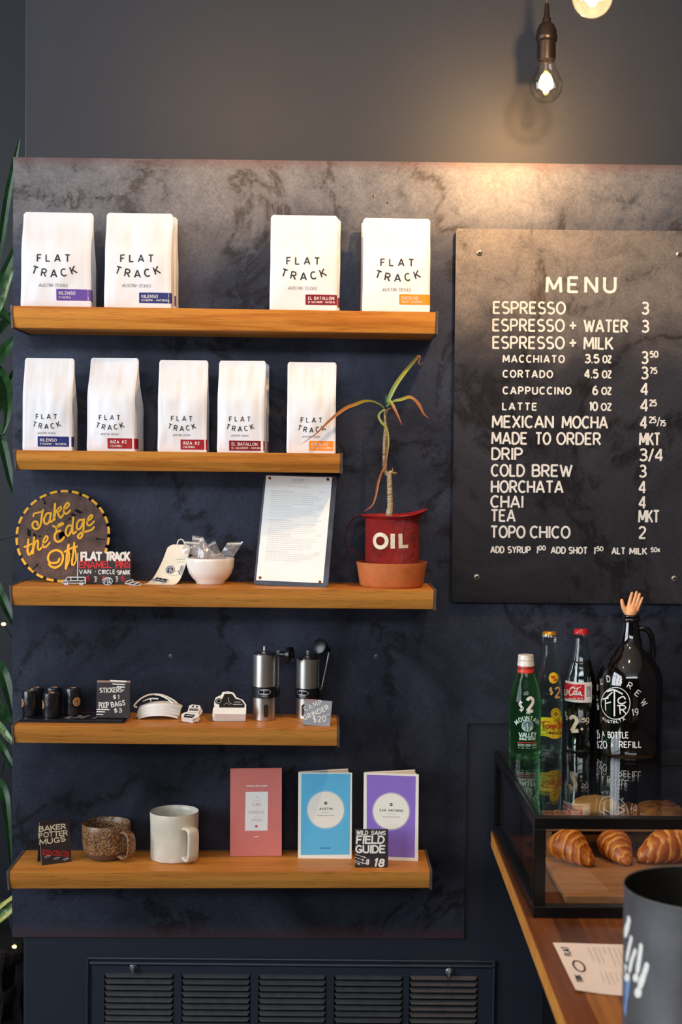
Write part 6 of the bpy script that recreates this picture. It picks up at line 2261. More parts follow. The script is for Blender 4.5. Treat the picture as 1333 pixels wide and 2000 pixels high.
# board in front, raised board behind
zb_ = 0.014
b0 = case_px(1112, 1750, zb_)
board = thing('bakery_board', 'flat wooden board holding the three croissants inside the pastry case', 'board', in_case(0, 0, 0.0006), (0, 0, kyaw))
bm = BM(); box(bm, b0.x - 0.006, CW - fb - 0.02, b0.y, -0.225, 0, zb_, bev=0.002); obj('plank', bm, M['tray'], board, smooth=False)
riser = thing('raised_board', 'raised wooden board carrying the cookies at the back of the pastry case', 'board', in_case(0, 0, 0.0006), (0, 0, kyaw))
rz = 0.066
bm = BM(); box(bm, fb + 0.035, CW - fb - 0.02, -0.190, -0.095, rz - 0.016, rz, bev=0.002); obj('plank', bm, M['tray'], riser, smooth=False)
for x in (fb + 0.05, CW - fb - 0.05):
    bm = BM(); box(bm, x, x + 0.016, -0.18, -0.105, 0, rz - 0.016); obj('foot_block', bm, M['tray'], riser, smooth=False)


def croissant(label, pxc, pyc, L_, R_c, yaw, bend, seed, turns=4.6, sq=0.88):
    q = case_px(pxc, pyc, zb_ + 0.001)
    loc = in_case(q.x, q.y, zb_ + 0.0012)
    t = thing('croissant', label, 'croissant', loc, (0, 0, yaw), 'croissants in the pastry case')
    bm = BM()
    lay = bm.verts.layers.float.new('layer')
    nT, nA = 90, 36
    rings = []
    for i in range(nT + 1):
        s_ = -1 + 2 * i / nT
        ang_ = s_ * bend
        rad_ = L_ / 2 / max(0.2, bend)
        cx_, cy_ = rad_ * sin(ang_), rad_ * (1 - cos(ang_))
        e = max(0.0, 1 - abs(s_) ** 1.7)
        r = R_c * (0.20 + 0.80 * e ** 0.8) if abs(s_) < 0.985 else R_c * 0.12
        ring = []
        for k_ in range(nA):
            a = 2 * pi * k_ / nA
            sp2 = abs(s_) * turns + 0.16 * sin(a + seed) + 0.34 * noise.noise((s_ * 2.5 + seed, cos(a) * 1.3, sin(a) * 1.3))
            f_ = sp2 - math.floor(sp2)
            stp = (1 - f_)                     # edge of each rolled layer stands proud on its inner side
            rr_ = r * (1 - 0.085 * stp * (1 if abs(s_) > 0.08 else 0)) * (1 + 0.035 * noise.noise((s_ * 5 + seed, cos(a) * 2, sin(a) * 2)))
            x = cx_ + sin(ang_) * -rr_ * cos(a) * 1.0
            y = cy_ + cos(ang_) * rr_ * cos(a)
            z = max(0.0, R_c * 0.82 * (0.30 + 0.70 * e) + rr_ * sq * sin(a))
            v = bm.verts.new((x, y, z))
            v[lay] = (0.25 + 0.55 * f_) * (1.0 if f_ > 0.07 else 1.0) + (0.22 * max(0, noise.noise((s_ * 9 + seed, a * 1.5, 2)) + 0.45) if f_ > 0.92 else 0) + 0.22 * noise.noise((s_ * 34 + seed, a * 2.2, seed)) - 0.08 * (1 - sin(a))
            ring.append(v)
        rings.append(ring)
    for a, b_ in zip(rings, rings[1:]):
        for k_ in range(nA):
            bm.faces.new((a[k_], a[(k_ + 1) % nA], b_[(k_ + 1) % nA], b_[k_]))
    bm.faces.new(rings[0][::-1]); bm.faces.new(rings[-1])
    zmin = min(v.co.z for v in bm.verts)
    for v in bm.verts:
        v.co.z -= zmin
    o = obj('pastry', bm, M['crust'], t, angle=70)
    return t


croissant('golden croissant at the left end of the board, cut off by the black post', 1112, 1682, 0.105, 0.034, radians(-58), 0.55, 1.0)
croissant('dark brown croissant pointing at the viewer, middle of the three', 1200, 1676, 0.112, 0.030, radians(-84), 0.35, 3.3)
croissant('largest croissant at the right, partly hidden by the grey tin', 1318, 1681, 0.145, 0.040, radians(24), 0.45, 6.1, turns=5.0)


def cookie(label, px, py, z, r, th, m, tilt=(0, 0), seed=0.0, yl=-0.142):
    q = case_px(px, py, z + th)
    q.y = yl
    t = thing('cookie', label, 'cookie', in_case(q.x, q.y, z + 0.0008), (tilt[0], tilt[1], 0), 'cookies in the pastry case')
    bm = BM()
    prof = [(0, 0), (r * 0.92, 0), (r, th * 0.25), (r * 0.98, th * 0.55), (r * 0.86, th * 0.85), (r * 0.5, th), (0, th * 1.02)]
    lathe(bm, prof, 40)
    for v in bm.verts:
        f_ = 1 + 0.06 * noise.noise((v.co.x * 40 + seed, v.co.y * 40, seed))
        v.co.x *= f_
        v.co.y *= f_
        v.co.z *= 1 + 0.18 * noise.noise((v.co.x * 90 + seed, v.co.y * 90, seed + 5))
    obj('biscuit', bm, M[m], t, angle=70)
    return t


cookie('brown cookie lowest at the left of the raised board, under the pale one', 1168, 1585, rz, 0.046, 0.014, 'cookie', seed=1)
cookie('brown chocolate cookie in the middle of the raised board', 1238, 1582, rz, 0.026, 0.022, 'cookie', seed=2.5)
cookie('pale sugar cookie lying on top of the leftmost brown cookie', 1172, 1572, rz + 0.0155, 0.042, 0.017, 'cookie_pale', seed=4, tilt=(0.04, -0.03))
cookie('large dark chocolate-chunk cookie at the right of the raised board', 1300, 1582, rz, 0.046, 0.024, 'cookie', seed=7)

# --- bottles on the case
zt_ = ZC_ + 0.0003 + CH + 0.0036


def bottle_root(name, label, cx, Y):
    return thing(name, label, 'bottle', (at(cx, 1470, Y).x, Y, zt_ + 0.0002))


def px_prof(o, Y, rows):
    """rows of (radius px, y px) -> (r, z) local, bottom first"""
    k_ = mpp(Y)
    out = []
    for r, y in rows:
        z = at(666, y, Y).z  # heights read at the frame centre ...
        out.append((r * k_, z))
    return out


def zrow(o, cx, y, Y):
    return at(cx, y, Y).z - o.location.z


def lathe_obj(name, o, rows, m, seg=56, sub=3, angle=50, parent=None, smooth_profile=True):
    bm = BM()
    if smooth_profile:
        ps = [(max(0, p[0]), p[1]) for p in smooth_pts([(a, b_, 0) for a, b_ in rows], sub)]
    else:
        ps = rows
    lathe(bm, ps, seg)
    return obj(name, bm, M[m], parent or o, angle=angle)


Q1 = lambda a, b_: (960 + a / 5.555, 1140 + b_ / 5.555)
# green water bottle
Y1 = -0.112
cx1 = 1025.5
gb = bottle_root('water_bottle', 'small green glass water bottle with a white cap, leftmost of the bottles', cx1, Y1)
k1 = mpp(Y1)
R1 = lambda rows, cx, Y, o, kk: [(r * kk, max(0, zrow(o, cx, y, Y))) for r, y in rows]
rows = R1([(27, 1490), (29.5, 1480), (30.5, 1470), (31, 1440), (31, 1400), (31, 1372), (29.5, 1357), (25, 1340), (20, 1325), (16.5, 1312), (14.2, 1303), (13.2, 1296)], cx1, Y1, gb, k1)
rows[0] = (rows[0][0], 0.0)
lathe_obj('glass_body', gb, [(0, 0.001)] + rows + [(0, rows[-1][1])], 'green_glass')
rf1 = rprof(rows)
lathe_obj('neck_band', gb, R1([(15.8, 1315), (16.6, 1312), (15.0, 1301), (14.2, 1300)], cx1, Y1, gb, k1), 'band_red', smooth_profile=False)
rr_ = R1([(14.5, 1301), (16.8, 1300), (17, 1296), (15.8, 1294.5), (16.2, 1291), (15.4, 1290), (16.0, 1288), (15.2, 1287), (15.4, 1281), (14.6, 1278.5), (0, 1278)], cx1, Y1, gb, k1)
lathe_obj('screw_cap', gb, [(0, rr_[0][1])] + rr_, 'cap_white', smooth_profile=False)
S1 = Round(gb, lambda z: rf1(z) + 0.0003)
bm = BM()
S1.text(bm, '2', Q1(372, 1388), Q1(466, 1388), 28, 6, maxseg=0.004, off=0.0006)
S1.text(bm, '$', Q1(302, 1385), Q1(356, 1385), 20, 2.0, maxseg=0.004, off=0.0006)
obj('price_paint', bm, M['chalk_white'], gb, smooth=False)
bm = BM()
S1.text(bm, 'THE', Q1(375, 1414), Q1(430, 1414), 4, 1.1, off=0.0006)
S1.text(bm, 'MOUNTAIN', Q1(272, 1472), Q1(508, 1472), 8.5, 1.7, sag=-12.5, off=0.0006, gap=0.16, maxseg=0.003)
S1.text(bm, 'VALLEY', Q1(298, 1662), Q1(490, 1660), 9, 2.2, off=0.0006, gap=0.1, maxseg=0.003)
S1.text(bm, 'SPRING WATER', Q1(303, 1694), Q1(480, 1692), 4.2, 1.0, off=0.0006, gap=0.14)
S1.ring(bm, Q1(394, 1543), 10.5, 1.3, 0.0006, 32)
for y in (1745, 1760, 1784):
    S1.text(bm, 'NATURAL MINERAL WATER' if y < 1784 else '11.3 FL OZ', Q1(292, y), Q1(490, y - 2), 1.8, 0.45, off=0.0006, gap=0.2)
obj('printed_lettering', bm, M['label_mint'], gb, smooth=False)
bm = BM(); S1.disc(bm, Q1(394, 1543), 9.6, 0.0005, 28); eo = obj('round_emblem', bm, M['label_teal'], gb, smooth=False)
bm = BM()
for x in (350, 366, 424, 438):
    S1.poly(bm, [Q1(x - 7, 1582), Q1(x + 7, 1582), Q1(x, 1525)], 0.0009)
S1.line(bm, [Q1(394, 1520), Q1(388, 1545), Q1(398, 1560), Q1(394, 1588)], 2.0, off=0.0009)
obj('emblem_print', bm, M['label_mint'], eo, smooth=False)
bm = BM(); S1.line(bm, [Q1(290, 1720), Q1(488, 1718)], 1.8, off=0.0006, maxseg=0.003); obj('red_rule', bm, M['red_paint'], gb, smooth=False)
bm = BM(); S1.text(bm, 'SPRING WATER', Q1(300, 930), Q1(436, 926), 4, 1.0, off=0.0012, gap=0.14); obj('band_print', bm, M['lab_maroon'], gb, smooth=False)

# clear mineral water bottle
Y2, cx2 = -0.070, 1071
tbt = bottle_root('mineral_water_bottle', 'tall clear glass water bottle with yellow label and gold cap, behind the green one', cx2, Y2)
k2 = mpp(Y2)
rows = R1([(24, 1478), (26, 1470), (27, 1460), (27.4, 1430), (27.4, 1390), (27.6, 1375), (26.5, 1362), (25.5, 1350), (22.5, 1325), (18, 1300), (15, 1283), (13.2, 1270), (12.6, 1255), (13.0, 1250), (13.0, 1245), (12.0, 1243)], cx2, Y2, tbt, k2)
rows[0] = (rows[0][0], 0.0)
lathe_obj('glass_body', tbt, [(0, 0.001)] + rows + [(0, rows[-1][1])], 'clear_glass')
rf2 = rprof(rows)


def crown(o, cx, Y, kk, ytop, m, m2):
    zt, zb2 = zrow(o, cx, ytop, Y), zrow(o, cx, ytop + 9.5, Y)
    bm = BM()
    n_ = 63
    rr2 = [(14.6, zb2), (14.4, zb2 + (zt - zb2) * 0.45)]
    rings = []
    for q, (r, z) in enumerate(rr2):
        rings.append([bm.verts.new(((r + (0.55 if q == 0 else 0.2) * cos(21 * 2 * pi * i / n_)) * kk * cos(2 * pi * i / n_), (r + (0.55 if q == 0 else 0.2) * cos(21 * 2 * pi * i / n_)) * kk * sin(2 * pi * i / n_), z)) for i in range(n_)])
    for i in range(n_):
        j = (i + 1) % n_
        bm.faces.new((rings[0][i], rings[0][j], rings[1][j], rings[1][i]))
    ck = obj('crimped_skirt', bm, M[m2], o, smooth=False)
    bm = BM()
    lathe(bm, [(14.4 * kk, zb2 + (zt - zb2) * 0.45), (13.6 * kk, zb2 + (zt - zb2) * 0.8), (12 * kk, zt), (0, zt + 0.0003)], 40)
    obj('crown_cap', bm, M[m], o)


crown(tbt, cx2 - 1.5, Y2, k2, 1233.5, 'cap_gold', 'cap_silver')
S2 = Round(tbt, lambda z: rf2(z) + 0.0003)
bm = BM()
lab_o = [(520, 1450), (560, 1448), (600, 1450), (650, 1452), (700, 1447), (762, 1438), (764, 1500), (764, 1580), (762, 1655), (740, 1672), (700, 1682), (660, 1680), (620, 1662), (580, 1652), (520, 1648), (480, 1648), (478, 1550), (480, 1450)]
S2.poly(bm, [Q1(*q) for q in lab_o], 0.0004)
S2.disc(bm, Q1(700, 1412), 9.6, 0.0006, 26, ry=11.5)
lo = obj('yellow_label', bm, M['lab_yellow'], tbt)
bm = BM()
S2.disc(bm, Q1(676, 1022), 9.2, 0.0004, 26, ry=11)
obj('neck_label', bm, M['lab_yellow'], tbt)
bm = BM()
S2.text(bm, 'T', Q1(548, 1572), Q1(595, 1568), 13, 2.0, off=0.0009, slant=0.1); S2.text(bm, 'OPO', Q1(592, 1568), Q1(700, 1566), 7, 1.8, off=0.0009, gap=0.14)
S2.text(bm, 'CHICO', Q1(700, 1568), Q1(800, 1565), 12, 2.0, off=0.0009, gap=0.14)
S2.line(bm, [Q1(548, 1512), Q1(580, 1495), Q1(640, 1500)], 1.6, off=0.0009, smooth=4)
S2.line(bm, [Q1(638, 1002), Q1(660, 1000), Q1(690, 1006)], 1.0, off=0.0008); S2.text(bm, 'TOPO', Q1(645, 1030), Q1(695, 1025), 4, 0.9, off=0.0008, slant=.2); S2.text(bm, 'CHICO', Q1(672, 1058), Q1(716, 1050), 4, 0.9, off=0.0008, slant=.2)
obj('red_lettering', bm, M['red_paint'], lo, smooth=False)
bm = BM()
S2.text(bm, 'MINERAL WATER', Q1(612, 1628), Q1(790, 1625), 4, 0.9, off=0.0009, gap=0.14)
S2.line(bm, [Q1(530, 1590), Q1(760, 1590)], 0.5, off=0.0009, maxseg=0.004); S2.line(bm, [Q1(600, 1592), Q1(602, 1645)], 0.5, off=0.0009)
S2.ring(bm, Q1(700, 1412), 7.6, 0.9, 0.0009, 24, ry=9)
for q in range(6):
    a = q * 1.05
    S2.line(bm, [Q1(700 + 26 * cos(a), 1412 + 30 * sin(a)), Q1(700 + 8 * cos(a + 1), 1412 + 10 * sin(a + 1))], 1.2, off=0.0009)
S2.line(bm, [Q1(665, 1662), Q1(745, 1660)], 0.8, off=0.0009)
obj('black_print', bm, M['ink'], lo, smooth=False)
bm = BM()
S2.text(bm, '2', Q1(682, 1240), Q1(746, 1236), 21, 3.6, off=0.0006); S2.text(bm, '$', Q1(632, 1205), Q1(672, 1203), 14, 2.4, off=0.0006)
obj('price_paint', bm, mat('apricot paint marker', (226, 168, 104), 0.5), tbt, smooth=False)

# cola bottle
Y3, cx3 = -0.052, 1132.5
cb_ = bottle_root('cola_bottle', 'contoured glass bottle of dark cola with a red cap and label, beside the jug', cx3, Y3)
k3 = mpp(Y3)
crow = [(26, 1476), (28.5, 1470), (29.3, 1462), (28.8, 1450), (27.6, 1438), (27.2, 1425), (28, 1405), (30, 1385), (30.8, 1368), (30.8, 1355), (30.5, 1335), (28.5, 1325), (26.5, 1315), (23, 1302), (19.5, 1290), (17, 1279), (15.2, 1268), (13.6, 1255), (12.6, 1245), (13, 1241), (12.6, 1238)]
rows = R1(crow, cx3, Y3, cb_, k3)
rows[0] = (rows[0][0], 0.0)
lathe_obj('glass_body', cb_, [(0, 0.001)] + rows + [(0, rows[-1][1])], 'cola_glass')
rf3 = rprof(rows)
lq = [(max(0, r - 0.0012), z + 0.002) for r, z in rows if z < zrow(cb_, cx3, 1280, Y3)]
lathe_obj('cola', cb_, [(0, lq[0][1])] + lq + [(0, lq[-1][1])], 'cola')
crown(cb_, cx3, Y3, k3, 1228.5, 'cap_red', 'cap_red')
S3 = Round(cb_, lambda z: rf3(z) + 0.0003)
bm = BM()
u0, v0 = S3.uv(*Q1(770, 1255)); u1, v1 = S3.uv(*Q1(1090, 1066))
S3.patch(bm, -0.044, u1, v0, v1, 0.0004, 24, 3)
lo = obj('paper_label', bm, M['label_white'], cb_)
bm = BM()
u1b, v1b = S3.uv(*Q1(1012, 1095)); _, v0b = S3.uv(*Q1(1012, 1262))
S3.patch(bm, -0.044, u1b, v0b, v1b, 0.0008, 20, 3)
ro = obj('red_field', bm, M['lab_cola'], lo)
bm = BM()
W_ = lambda pts: [Q1(*q) for q in pts]
for pts, w_ in (([(812, 1152), (800, 1148), (792, 1165), (794, 1188), (808, 1186)], 2), ([(835, 1150), (820, 1165), (822, 1185), (838, 1175), (840, 1152), (842, 1182)], 1.8),
                ([(905, 1135), (895, 1122), (868, 1135), (852, 1175), (858, 1208), (880, 1205), (898, 1185)], 2.6), ([(890, 1128), (930, 1135), (975, 1118)], 1.6),
                ([(912, 1160), (900, 1175), (902, 1198), (918, 1198), (924, 1175), (912, 1162)], 2.0), ([(945, 1128), (930, 1170), (928, 1202), (942, 1200)], 2.0),
                ([(968, 1172), (952, 1180), (950, 1200), (962, 1200), (970, 1176), (970, 1204), (980, 1200)], 2.0), ([(792, 1195), (812, 1208), (832, 1198)], 1.8), ([(975, 1215), (998, 1214)], 1.2)):
    S3.line(bm, W_(pts), w_, smooth=4, off=0.0012)
S3.text(bm, 'CONT. NET. 355 ML', Q1(845, 1252), Q1(1000, 1250), 2.4, 0.6, off=0.0012, gap=.2)
obj('script_lettering', bm, M['label_white'], ro, smooth=False)
bm = BM()
for q in range(13):
    S3.line(bm, [Q1(1032, 1115 + q * 9), Q1(1082, 1113 + q * 9)], 0.9, off=0.0008, round_=False)
obj('barcode', bm, M['ink_grey'], lo, smooth=False)
bm = BM()
S3.text(bm, '2', Q1(856, 1605), Q1(966, 1600), 30, 7, off=0.0006, maxseg=0.003)
S3.disc(bm, Q1(985, 1577), 2.6, 0.0006, 16)
S3.text(bm, '$', Q1(808, 1480), Q1(845, 1478), 16, 2.0, off=0.0006); S3.text(bm, '50', Q1(982, 1502), Q1(1062, 1498), 8, 2.0, off=0.0006, gap=0.14)
S3.line(bm, [Q1(1030, 1525), Q1(1058, 1505)], 1.2, off=0.0006)
obj('price_paint', bm, M['chalk_cream'], cb_, smooth=False)

# growler jug
Y4, cx4 = -0.075, 1229
gw_ = bottle_root('growler_jug', 'big dark glass growler jug with a loop handle and white painted lettering', cx4, Y4)
gw_['category'] = 'jug'
k4_ = mpp(Y4)
grow = [(52, 1483), (58, 1478), (62, 1470), (63.8, 1460), (64, 1440), (64, 1400), (64, 1345), (63.3, 1325), (60, 1309), (54, 1296), (45, 1283), (35, 1271), (27.5, 1262), (22.5, 1253), (19, 1240), (16.8, 1225), (15.6, 1215), (15.6, 1213), (18.6, 1212), (18.8, 1208), (17, 1206.5), (17.2, 1203), (16.8, 1201), (14, 1201), (13.5, 1215)]
rows = R1(grow, cx4, Y4, gw_, k4_)
rows[0] = (rows[0][0], 0.0)
lathe_obj('glass_body', gw_, [(0, 0.001)] + rows + [(0, rows[-1][1])], 'amber', seg=72, sub=2)
rf4 = rprof(rows[:18])
hp = [at(x, y, Y4) - gw_.location for x, y in ((1243, 1232), (1254, 1227), (1266, 1231), (1273, 1242), (1276, 1260), (1277, 1278), (1275, 1292), (1272, 1303))]
bm = BM()
tube(bm, smooth_pts(hp, 6), [5.2 * k4_ * (1 + 0.15 * sin(i * .1)) for i in range(43)], 14)
obj('handle', bm, M['amber'], gw_)
S4 = Round(gw_, lambda z: rf4(z) + 0.0002)
Q2 = lambda a, b_: (1130 + a / 5.556, 1140 + b_ / 5.556)
bm = BM()
for s, x, y, a in (('C', 178, 1215, 60), ('O', 213, 1118, 38), ('L', 262, 1058, 24), ('D', 335, 1032, 8), ('B', 450, 1050, -6), ('R', 548, 1100, -24), ('E', 628, 1180, -38), ('W', 682, 1275, -52)):
    u, v = S4.uv(*Q2(x, y))
    text(bm, S4, s, u - 0.0045, v - 0.006, 0.009 if s != 'W' else 0.012, 0.0115, 0.0016, off=0.0005, rot=radians(a), jit=0.08)
S4.disc(bm, Q2(700, 1320), 1.6, 0.0005, 12)
S4.ring(bm, Q2(408, 1298), 28, 1.5, 0.0005, 48, ry=31)
S4.line(bm, [Q2(395, 1160), Q2(395, 1432)], 3.2, off=0.0005); S4.line(bm, [Q2(320, 1170), Q2(390, 1152), Q2(480, 1195)], 3.0, off=0.0006, smooth=5)
S4.line(bm, [Q2(302, 1370), Q2(298, 1250), Q2(370, 1180)], 2.6, off=0.0005); S4.line(bm, [Q2(268, 1252), Q2(330, 1240)], 2.4, off=0.0005); S4.line(bm, [Q2(300, 1300), Q2(355, 1285)], 2.4, off=0.0005)
S4.line(bm, [Q2(512, 1250), Q2(490, 1225), Q2(440, 1250), Q2(440, 1290), Q2(480, 1302), Q2(515, 1285)], 2.6, off=0.0005, smooth=5)
S4.line(bm, [Q2(458, 1410), Q2(452, 1320)], 2.6, off=0.0005); S4.line(bm, [Q2(430, 1322), Q2(490, 1320), Q2(518, 1345), Q2(490, 1365), Q2(455, 1368)], 2.4, off=0.0006, smooth=4); S4.line(bm, [Q2(480, 1368), Q2(520, 1410)], 2.4, off=0.0005)
S4.text(bm, 'AUSTIN,TX', Q2(262, 1508), Q2(520, 1516), 5.5, 1.1, sag=8, off=0.0006, gap=0.22)
S4.text(bm, '16', Q2(196, 1360), Q2(234, 1358), 13, 1.5, off=0.0005); S4.text(bm, '19', Q2(588, 1432), Q2(660, 1422), 13, 1.6, off=0.0005, gap=0.3)
S4.text(bm, '25', Q2(190, 1668), Q2(242, 1672), 16, 1.8, off=0.0005, gap=.1); S4.text(bm, 'A', Q2(262, 1655), Q2(292, 1655), 10, 1.6, off=0.0005); S4.text(bm, 'BOTTLE', Q2(325, 1672), Q2(552, 1676), 12, 1.9, off=0.0005, gap=0.2)
S4.text(bm, '$20', Q2(205, 1782), Q2(322, 1786), 14, 1.8, off=0.0005, gap=0.18); S4.text(bm, 'A', Q2(355, 1770), Q2(390, 1770), 8, 1.4, off=0.0005); S4.text(bm, 'REFILL', Q2(445, 1776), Q2(690, 1776), 12, 1.9, off=0.0005, gap=0.24)
S4.line(bm, [Q2(262, 1660), Q2(262, 1712)], 1.4, off=0.0005)
obj('painted_lettering', bm, M['paint_white'], gw_, smooth=False)

# rubber hand in the growler's mouth
hz0 = at(1232, 1206, Y4)
hand = thing('rubber_hand', 'small flesh-coloured rubber hand waving from the mouth of the growler jug', 'toy hand', hz0)
HP = lambda a, b_, y=0.0: Vector(((a - 567) / 5.556 * k4_, y, (367 - b_) / 5.556 * k4_))
u_ = k4_ / 5.556
bm = BM()


def caps(pts, rads, flat=0.85):
    P_ = smooth_pts(pts, 4)
    n_ = len(P_)
    R0 = []
    for i in range(n_):
        f_ = i / (n_ - 1) * (len(rads) - 1)
        j = min(int(f_), len(rads) - 2)
        R0.append((rads[j] + (rads[j + 1] - rads[j]) * (f_ - j)) * u_)
    tube(bm, P_, R0, 14)
    for e in (0, -1):
        ball(bm, P_[e], R0[e], seg=14)


caps([HP(470, 178, -.001), HP(476, 220, -.0015), HP(492, 262, -.001), HP(522, 305, 0)], [17, 21, 26, 34])
caps([HP(580, 100, -.0012), HP(568, 150, 0), HP(556, 205, .0), HP(552, 260, 0)], [15, 19, 21, 30])
caps([HP(630, 90, -.0012), HP(618, 145, 0), HP(602, 205, .0004), HP(585, 265, 0)], [15, 19, 21, 32])
caps([HP(664, 108, -.0012), HP(653, 160, 0), HP(636, 215, .0004), HP(610, 270, 0)], [14, 18, 20, 32])
caps([HP(694, 150, -.0012), HP(682, 190, 0), HP(662, 232, .0004), HP(632, 285, 0)], [12, 15, 18, 30])
ball(bm, HP(580, 272, 0), 62 * u_, (1.12, 0.58, 0.95), 20)
ball(bm, HP(520, 290, -.001), 34 * u_, (1.0, 0.8, 1.1), 16)
ball(bm, HP(570, 318, 0), 58 * u_, (1.25, 0.72, 0.7), 20)
caps([HP(572, 310), HP(568, 345), HP(566, 420)], [66, 62, 58])
hm = obj('hand_skin', bm, M['skin'], hand)
md = hm.modifiers.new('one skin', 'REMESH')
md.mode = 'VOXEL'
md.voxel_size = 0.00055
md.use_smooth_shade = True
md2 = hm.modifiers.new('soften', 'SMOOTH')
md2.factor = 0.5
md2.iterations = 5

# --- grey tin in the foreground and the receipt
TH = 0.195
zr = ZC_ + TH
cl_ = atz(1219, 1731, zr)
Yc = atz(1370, 1733, zr).y
kc = (Yc + 2.78) / F
rt_ = 151 * kc
xc = at(1370, 1733, Yc).x
tin = thing('tip_tin', 'large grey metal tin with white brush strokes, standing in the right foreground', 'tin', (xc, Yc, ZC_ + 0.0004))
bm = BM()
lathe(bm, [(0, 0.0), (rt_ * 0.985, 0), (rt_, 0.003), (rt_ * 0.992, 0.008), (rt_ * 0.992, TH - 0.008), (rt_, TH - 0.003), (rt_ * 1.003, TH - 0.001), (rt_ * 0.995, TH), (rt_ * 0.982, TH - 0.001)], 96)
obj('tin_wall', bm, M['tin'], tin, angle=40)
bm = BM()
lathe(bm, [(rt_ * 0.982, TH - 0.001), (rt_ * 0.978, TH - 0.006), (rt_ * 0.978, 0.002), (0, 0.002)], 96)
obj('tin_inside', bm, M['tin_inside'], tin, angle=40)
ST = Round(tin, lambda z: rt_ * 0.993, 0.9995)
Qt = lambda a, b_: (1080 + a / 5.269, 1800 + b_ / 5.269)
bm = BM()
ST.line(bm, [Qt(790, -20), Qt(780, 40), Qt(745, 130)], 14, off=0.0006, widths=[16, 20, 12], maxseg=0.004)
for pts, w_ in (([(815, 170), (790, 280), (765, 400)], [11, 13, 7]), ([(855, 300), (820, 400), (795, 510)], [10, 12, 8]), ([(915, 250), (900, 370), (875, 520)], [11, 12, 8]), ([(975, 450), (940, 560), (895, 680)], [12, 15, 8])):
    ST.line(bm, [Qt(*q) for q in pts], 1, off=0.0006, widths=w_, maxseg=0.004)
for q, r in (((748, 470), 4.5), ((772, 575), 5.5), ((860, 578), 5.5), ((885, 730), 7)):
    ST.disc(bm, Qt(*q), r, 0.0006, 16, ry=r * 1.5)
ST.line(bm, [Qt(930, 30), Qt(975, 95)], 1, off=0.0006, widths=[6, 4]) if False else None
obj('white_paint', bm, M['chalk_white'], tin, smooth=False)
bm = BM()
ST.line(bm, [Qt(785, 600), Qt(770, 720), Qt(752, 960)], 1, off=0.0004, widths=[17, 11, 6], maxseg=0.004)
ST.line(bm, [Qt(735, 560), Qt(728, 700), Qt(722, 880)], 1, off=0.0004, widths=[6, 5, 3], maxseg=0.004)
obj('paint_drips', bm, M['blue_drip'], tin, smooth=False)

rc0 = [atz(x, y, ZC_ + 0.0012) for x, y in ((1080, 1841), (1262, 1846), (1300, 1952), (1125, 1937))]
cen = (rc0[0] + rc0[1] + rc0[2] + rc0[3]) / 4
rec = thing('receipt', 'white printed paper slip lying on the wooden counter beside the grey tin', 'receipt', cen)
bm = BM()
n_ = 14
g = []
for j in range(n_ + 1):
    row = []
    for i in range(n_ + 1):
        u, v = i / n_, j / n_
        q = rc0[0].lerp(rc0[1], u).lerp(rc0[3].lerp(rc0[2], u), v) - cen
        q.z += 0.0015 * max(0, noise.noise((u * 2, v * 2, 3.3))) + 0.003 * max(0, 0.25 - u) * v * 3
        row.append(bm.verts.new(q))
    g.append(row)
for j in range(n_):
    for i in range(n_):
        bm.faces.new((g[j][i], g[j][i + 1], g[j + 1][i + 1], g[j + 1][i]))
obj('slip', bm, M['receipt'], rec, smooth='keep')


def rsurf(u, v, off=0):
    """u down the slip's own text lines (photo: left edge = top of the slip)"""
    q = rc0[0].lerp(rc0[1], v).lerp(rc0[3].lerp(rc0[2], v), 1 - u) - cen
    q.z += 0.0015 * max(0, noise.noise((v * 2, (1 - u) * 2, 3.3))) + 0.003 * max(0, 0.25 - v) * (1 - u) * 3 + off
    return q


bm = BM()
for s, a, b_, w_ in (('FLAT', 0.70, 0.14, 0.2), ('TRK', 0.16, 0.14, 0.16)):
    text(bm, lambda u, v, off=0: rsurf(u, 0.28 - v, off), s, a, b_, w_, 0.07, 0.016, off=0.0004)
for q in range(16):
    a = 2 * pi * q / 16
    b2 = 2 * pi * (q + 1) / 16
    strip(bm, [(0.5 + 0.11 * cos(a), 0.17 + 0.06 * sin(a)), (0.5 + 0.11 * cos(b2), 0.17 + 0.06 * sin(b2))], 0.02, rsurf, 0.0004)
obj('stamp', bm, M['ink'], rec, smooth=False)
bm = BM()
rnd = random.Random(5)
for q in range(9):
    v_ = 0.36 + q * 0.055
    a = 0.92
    strip(bm, [(a, v_), (a - rnd.uniform(0.12, 0.4), v_)], 0.012, rsurf, 0.0004)
    strip(bm, [(0.42, v_ + .02), (0.42 - rnd.uniform(0.1, 0.25), v_ + .02)], 0.012, rsurf, 0.0004)
obj('print', bm, M['ink_faint'], rec, smooth=False)

# ================================================================== VENT GRILLE
Yg = -0.002
gA, gB = at(172, 1869, Yg), at(966, 1876, Yg)
gz = gA.z
vent = thing('vent_grille', 'navy painted metal vent grille with five banks of louvers at the foot of the wall', 'vent', (gA.x, 0, gz), (0, -atan2(gB.z - gA.z, gB.x - gA.x), 0))
gw, gh = gB.x - gA.x, 0.46
VM = Matrix.LocRotScale(vent.location, vent.rotation_euler, None)
PV = Plane(vent, -0.004)
cols = [(204, 340), (355, 490), (505, 638), (653, 788), (800, 934)]
ub = [(PV.uv(a, 1905)[0], PV.uv(b_, 1905)[0]) for a, b_ in cols]
vt = PV.uv(560, 1903)[1]
bm = BM()
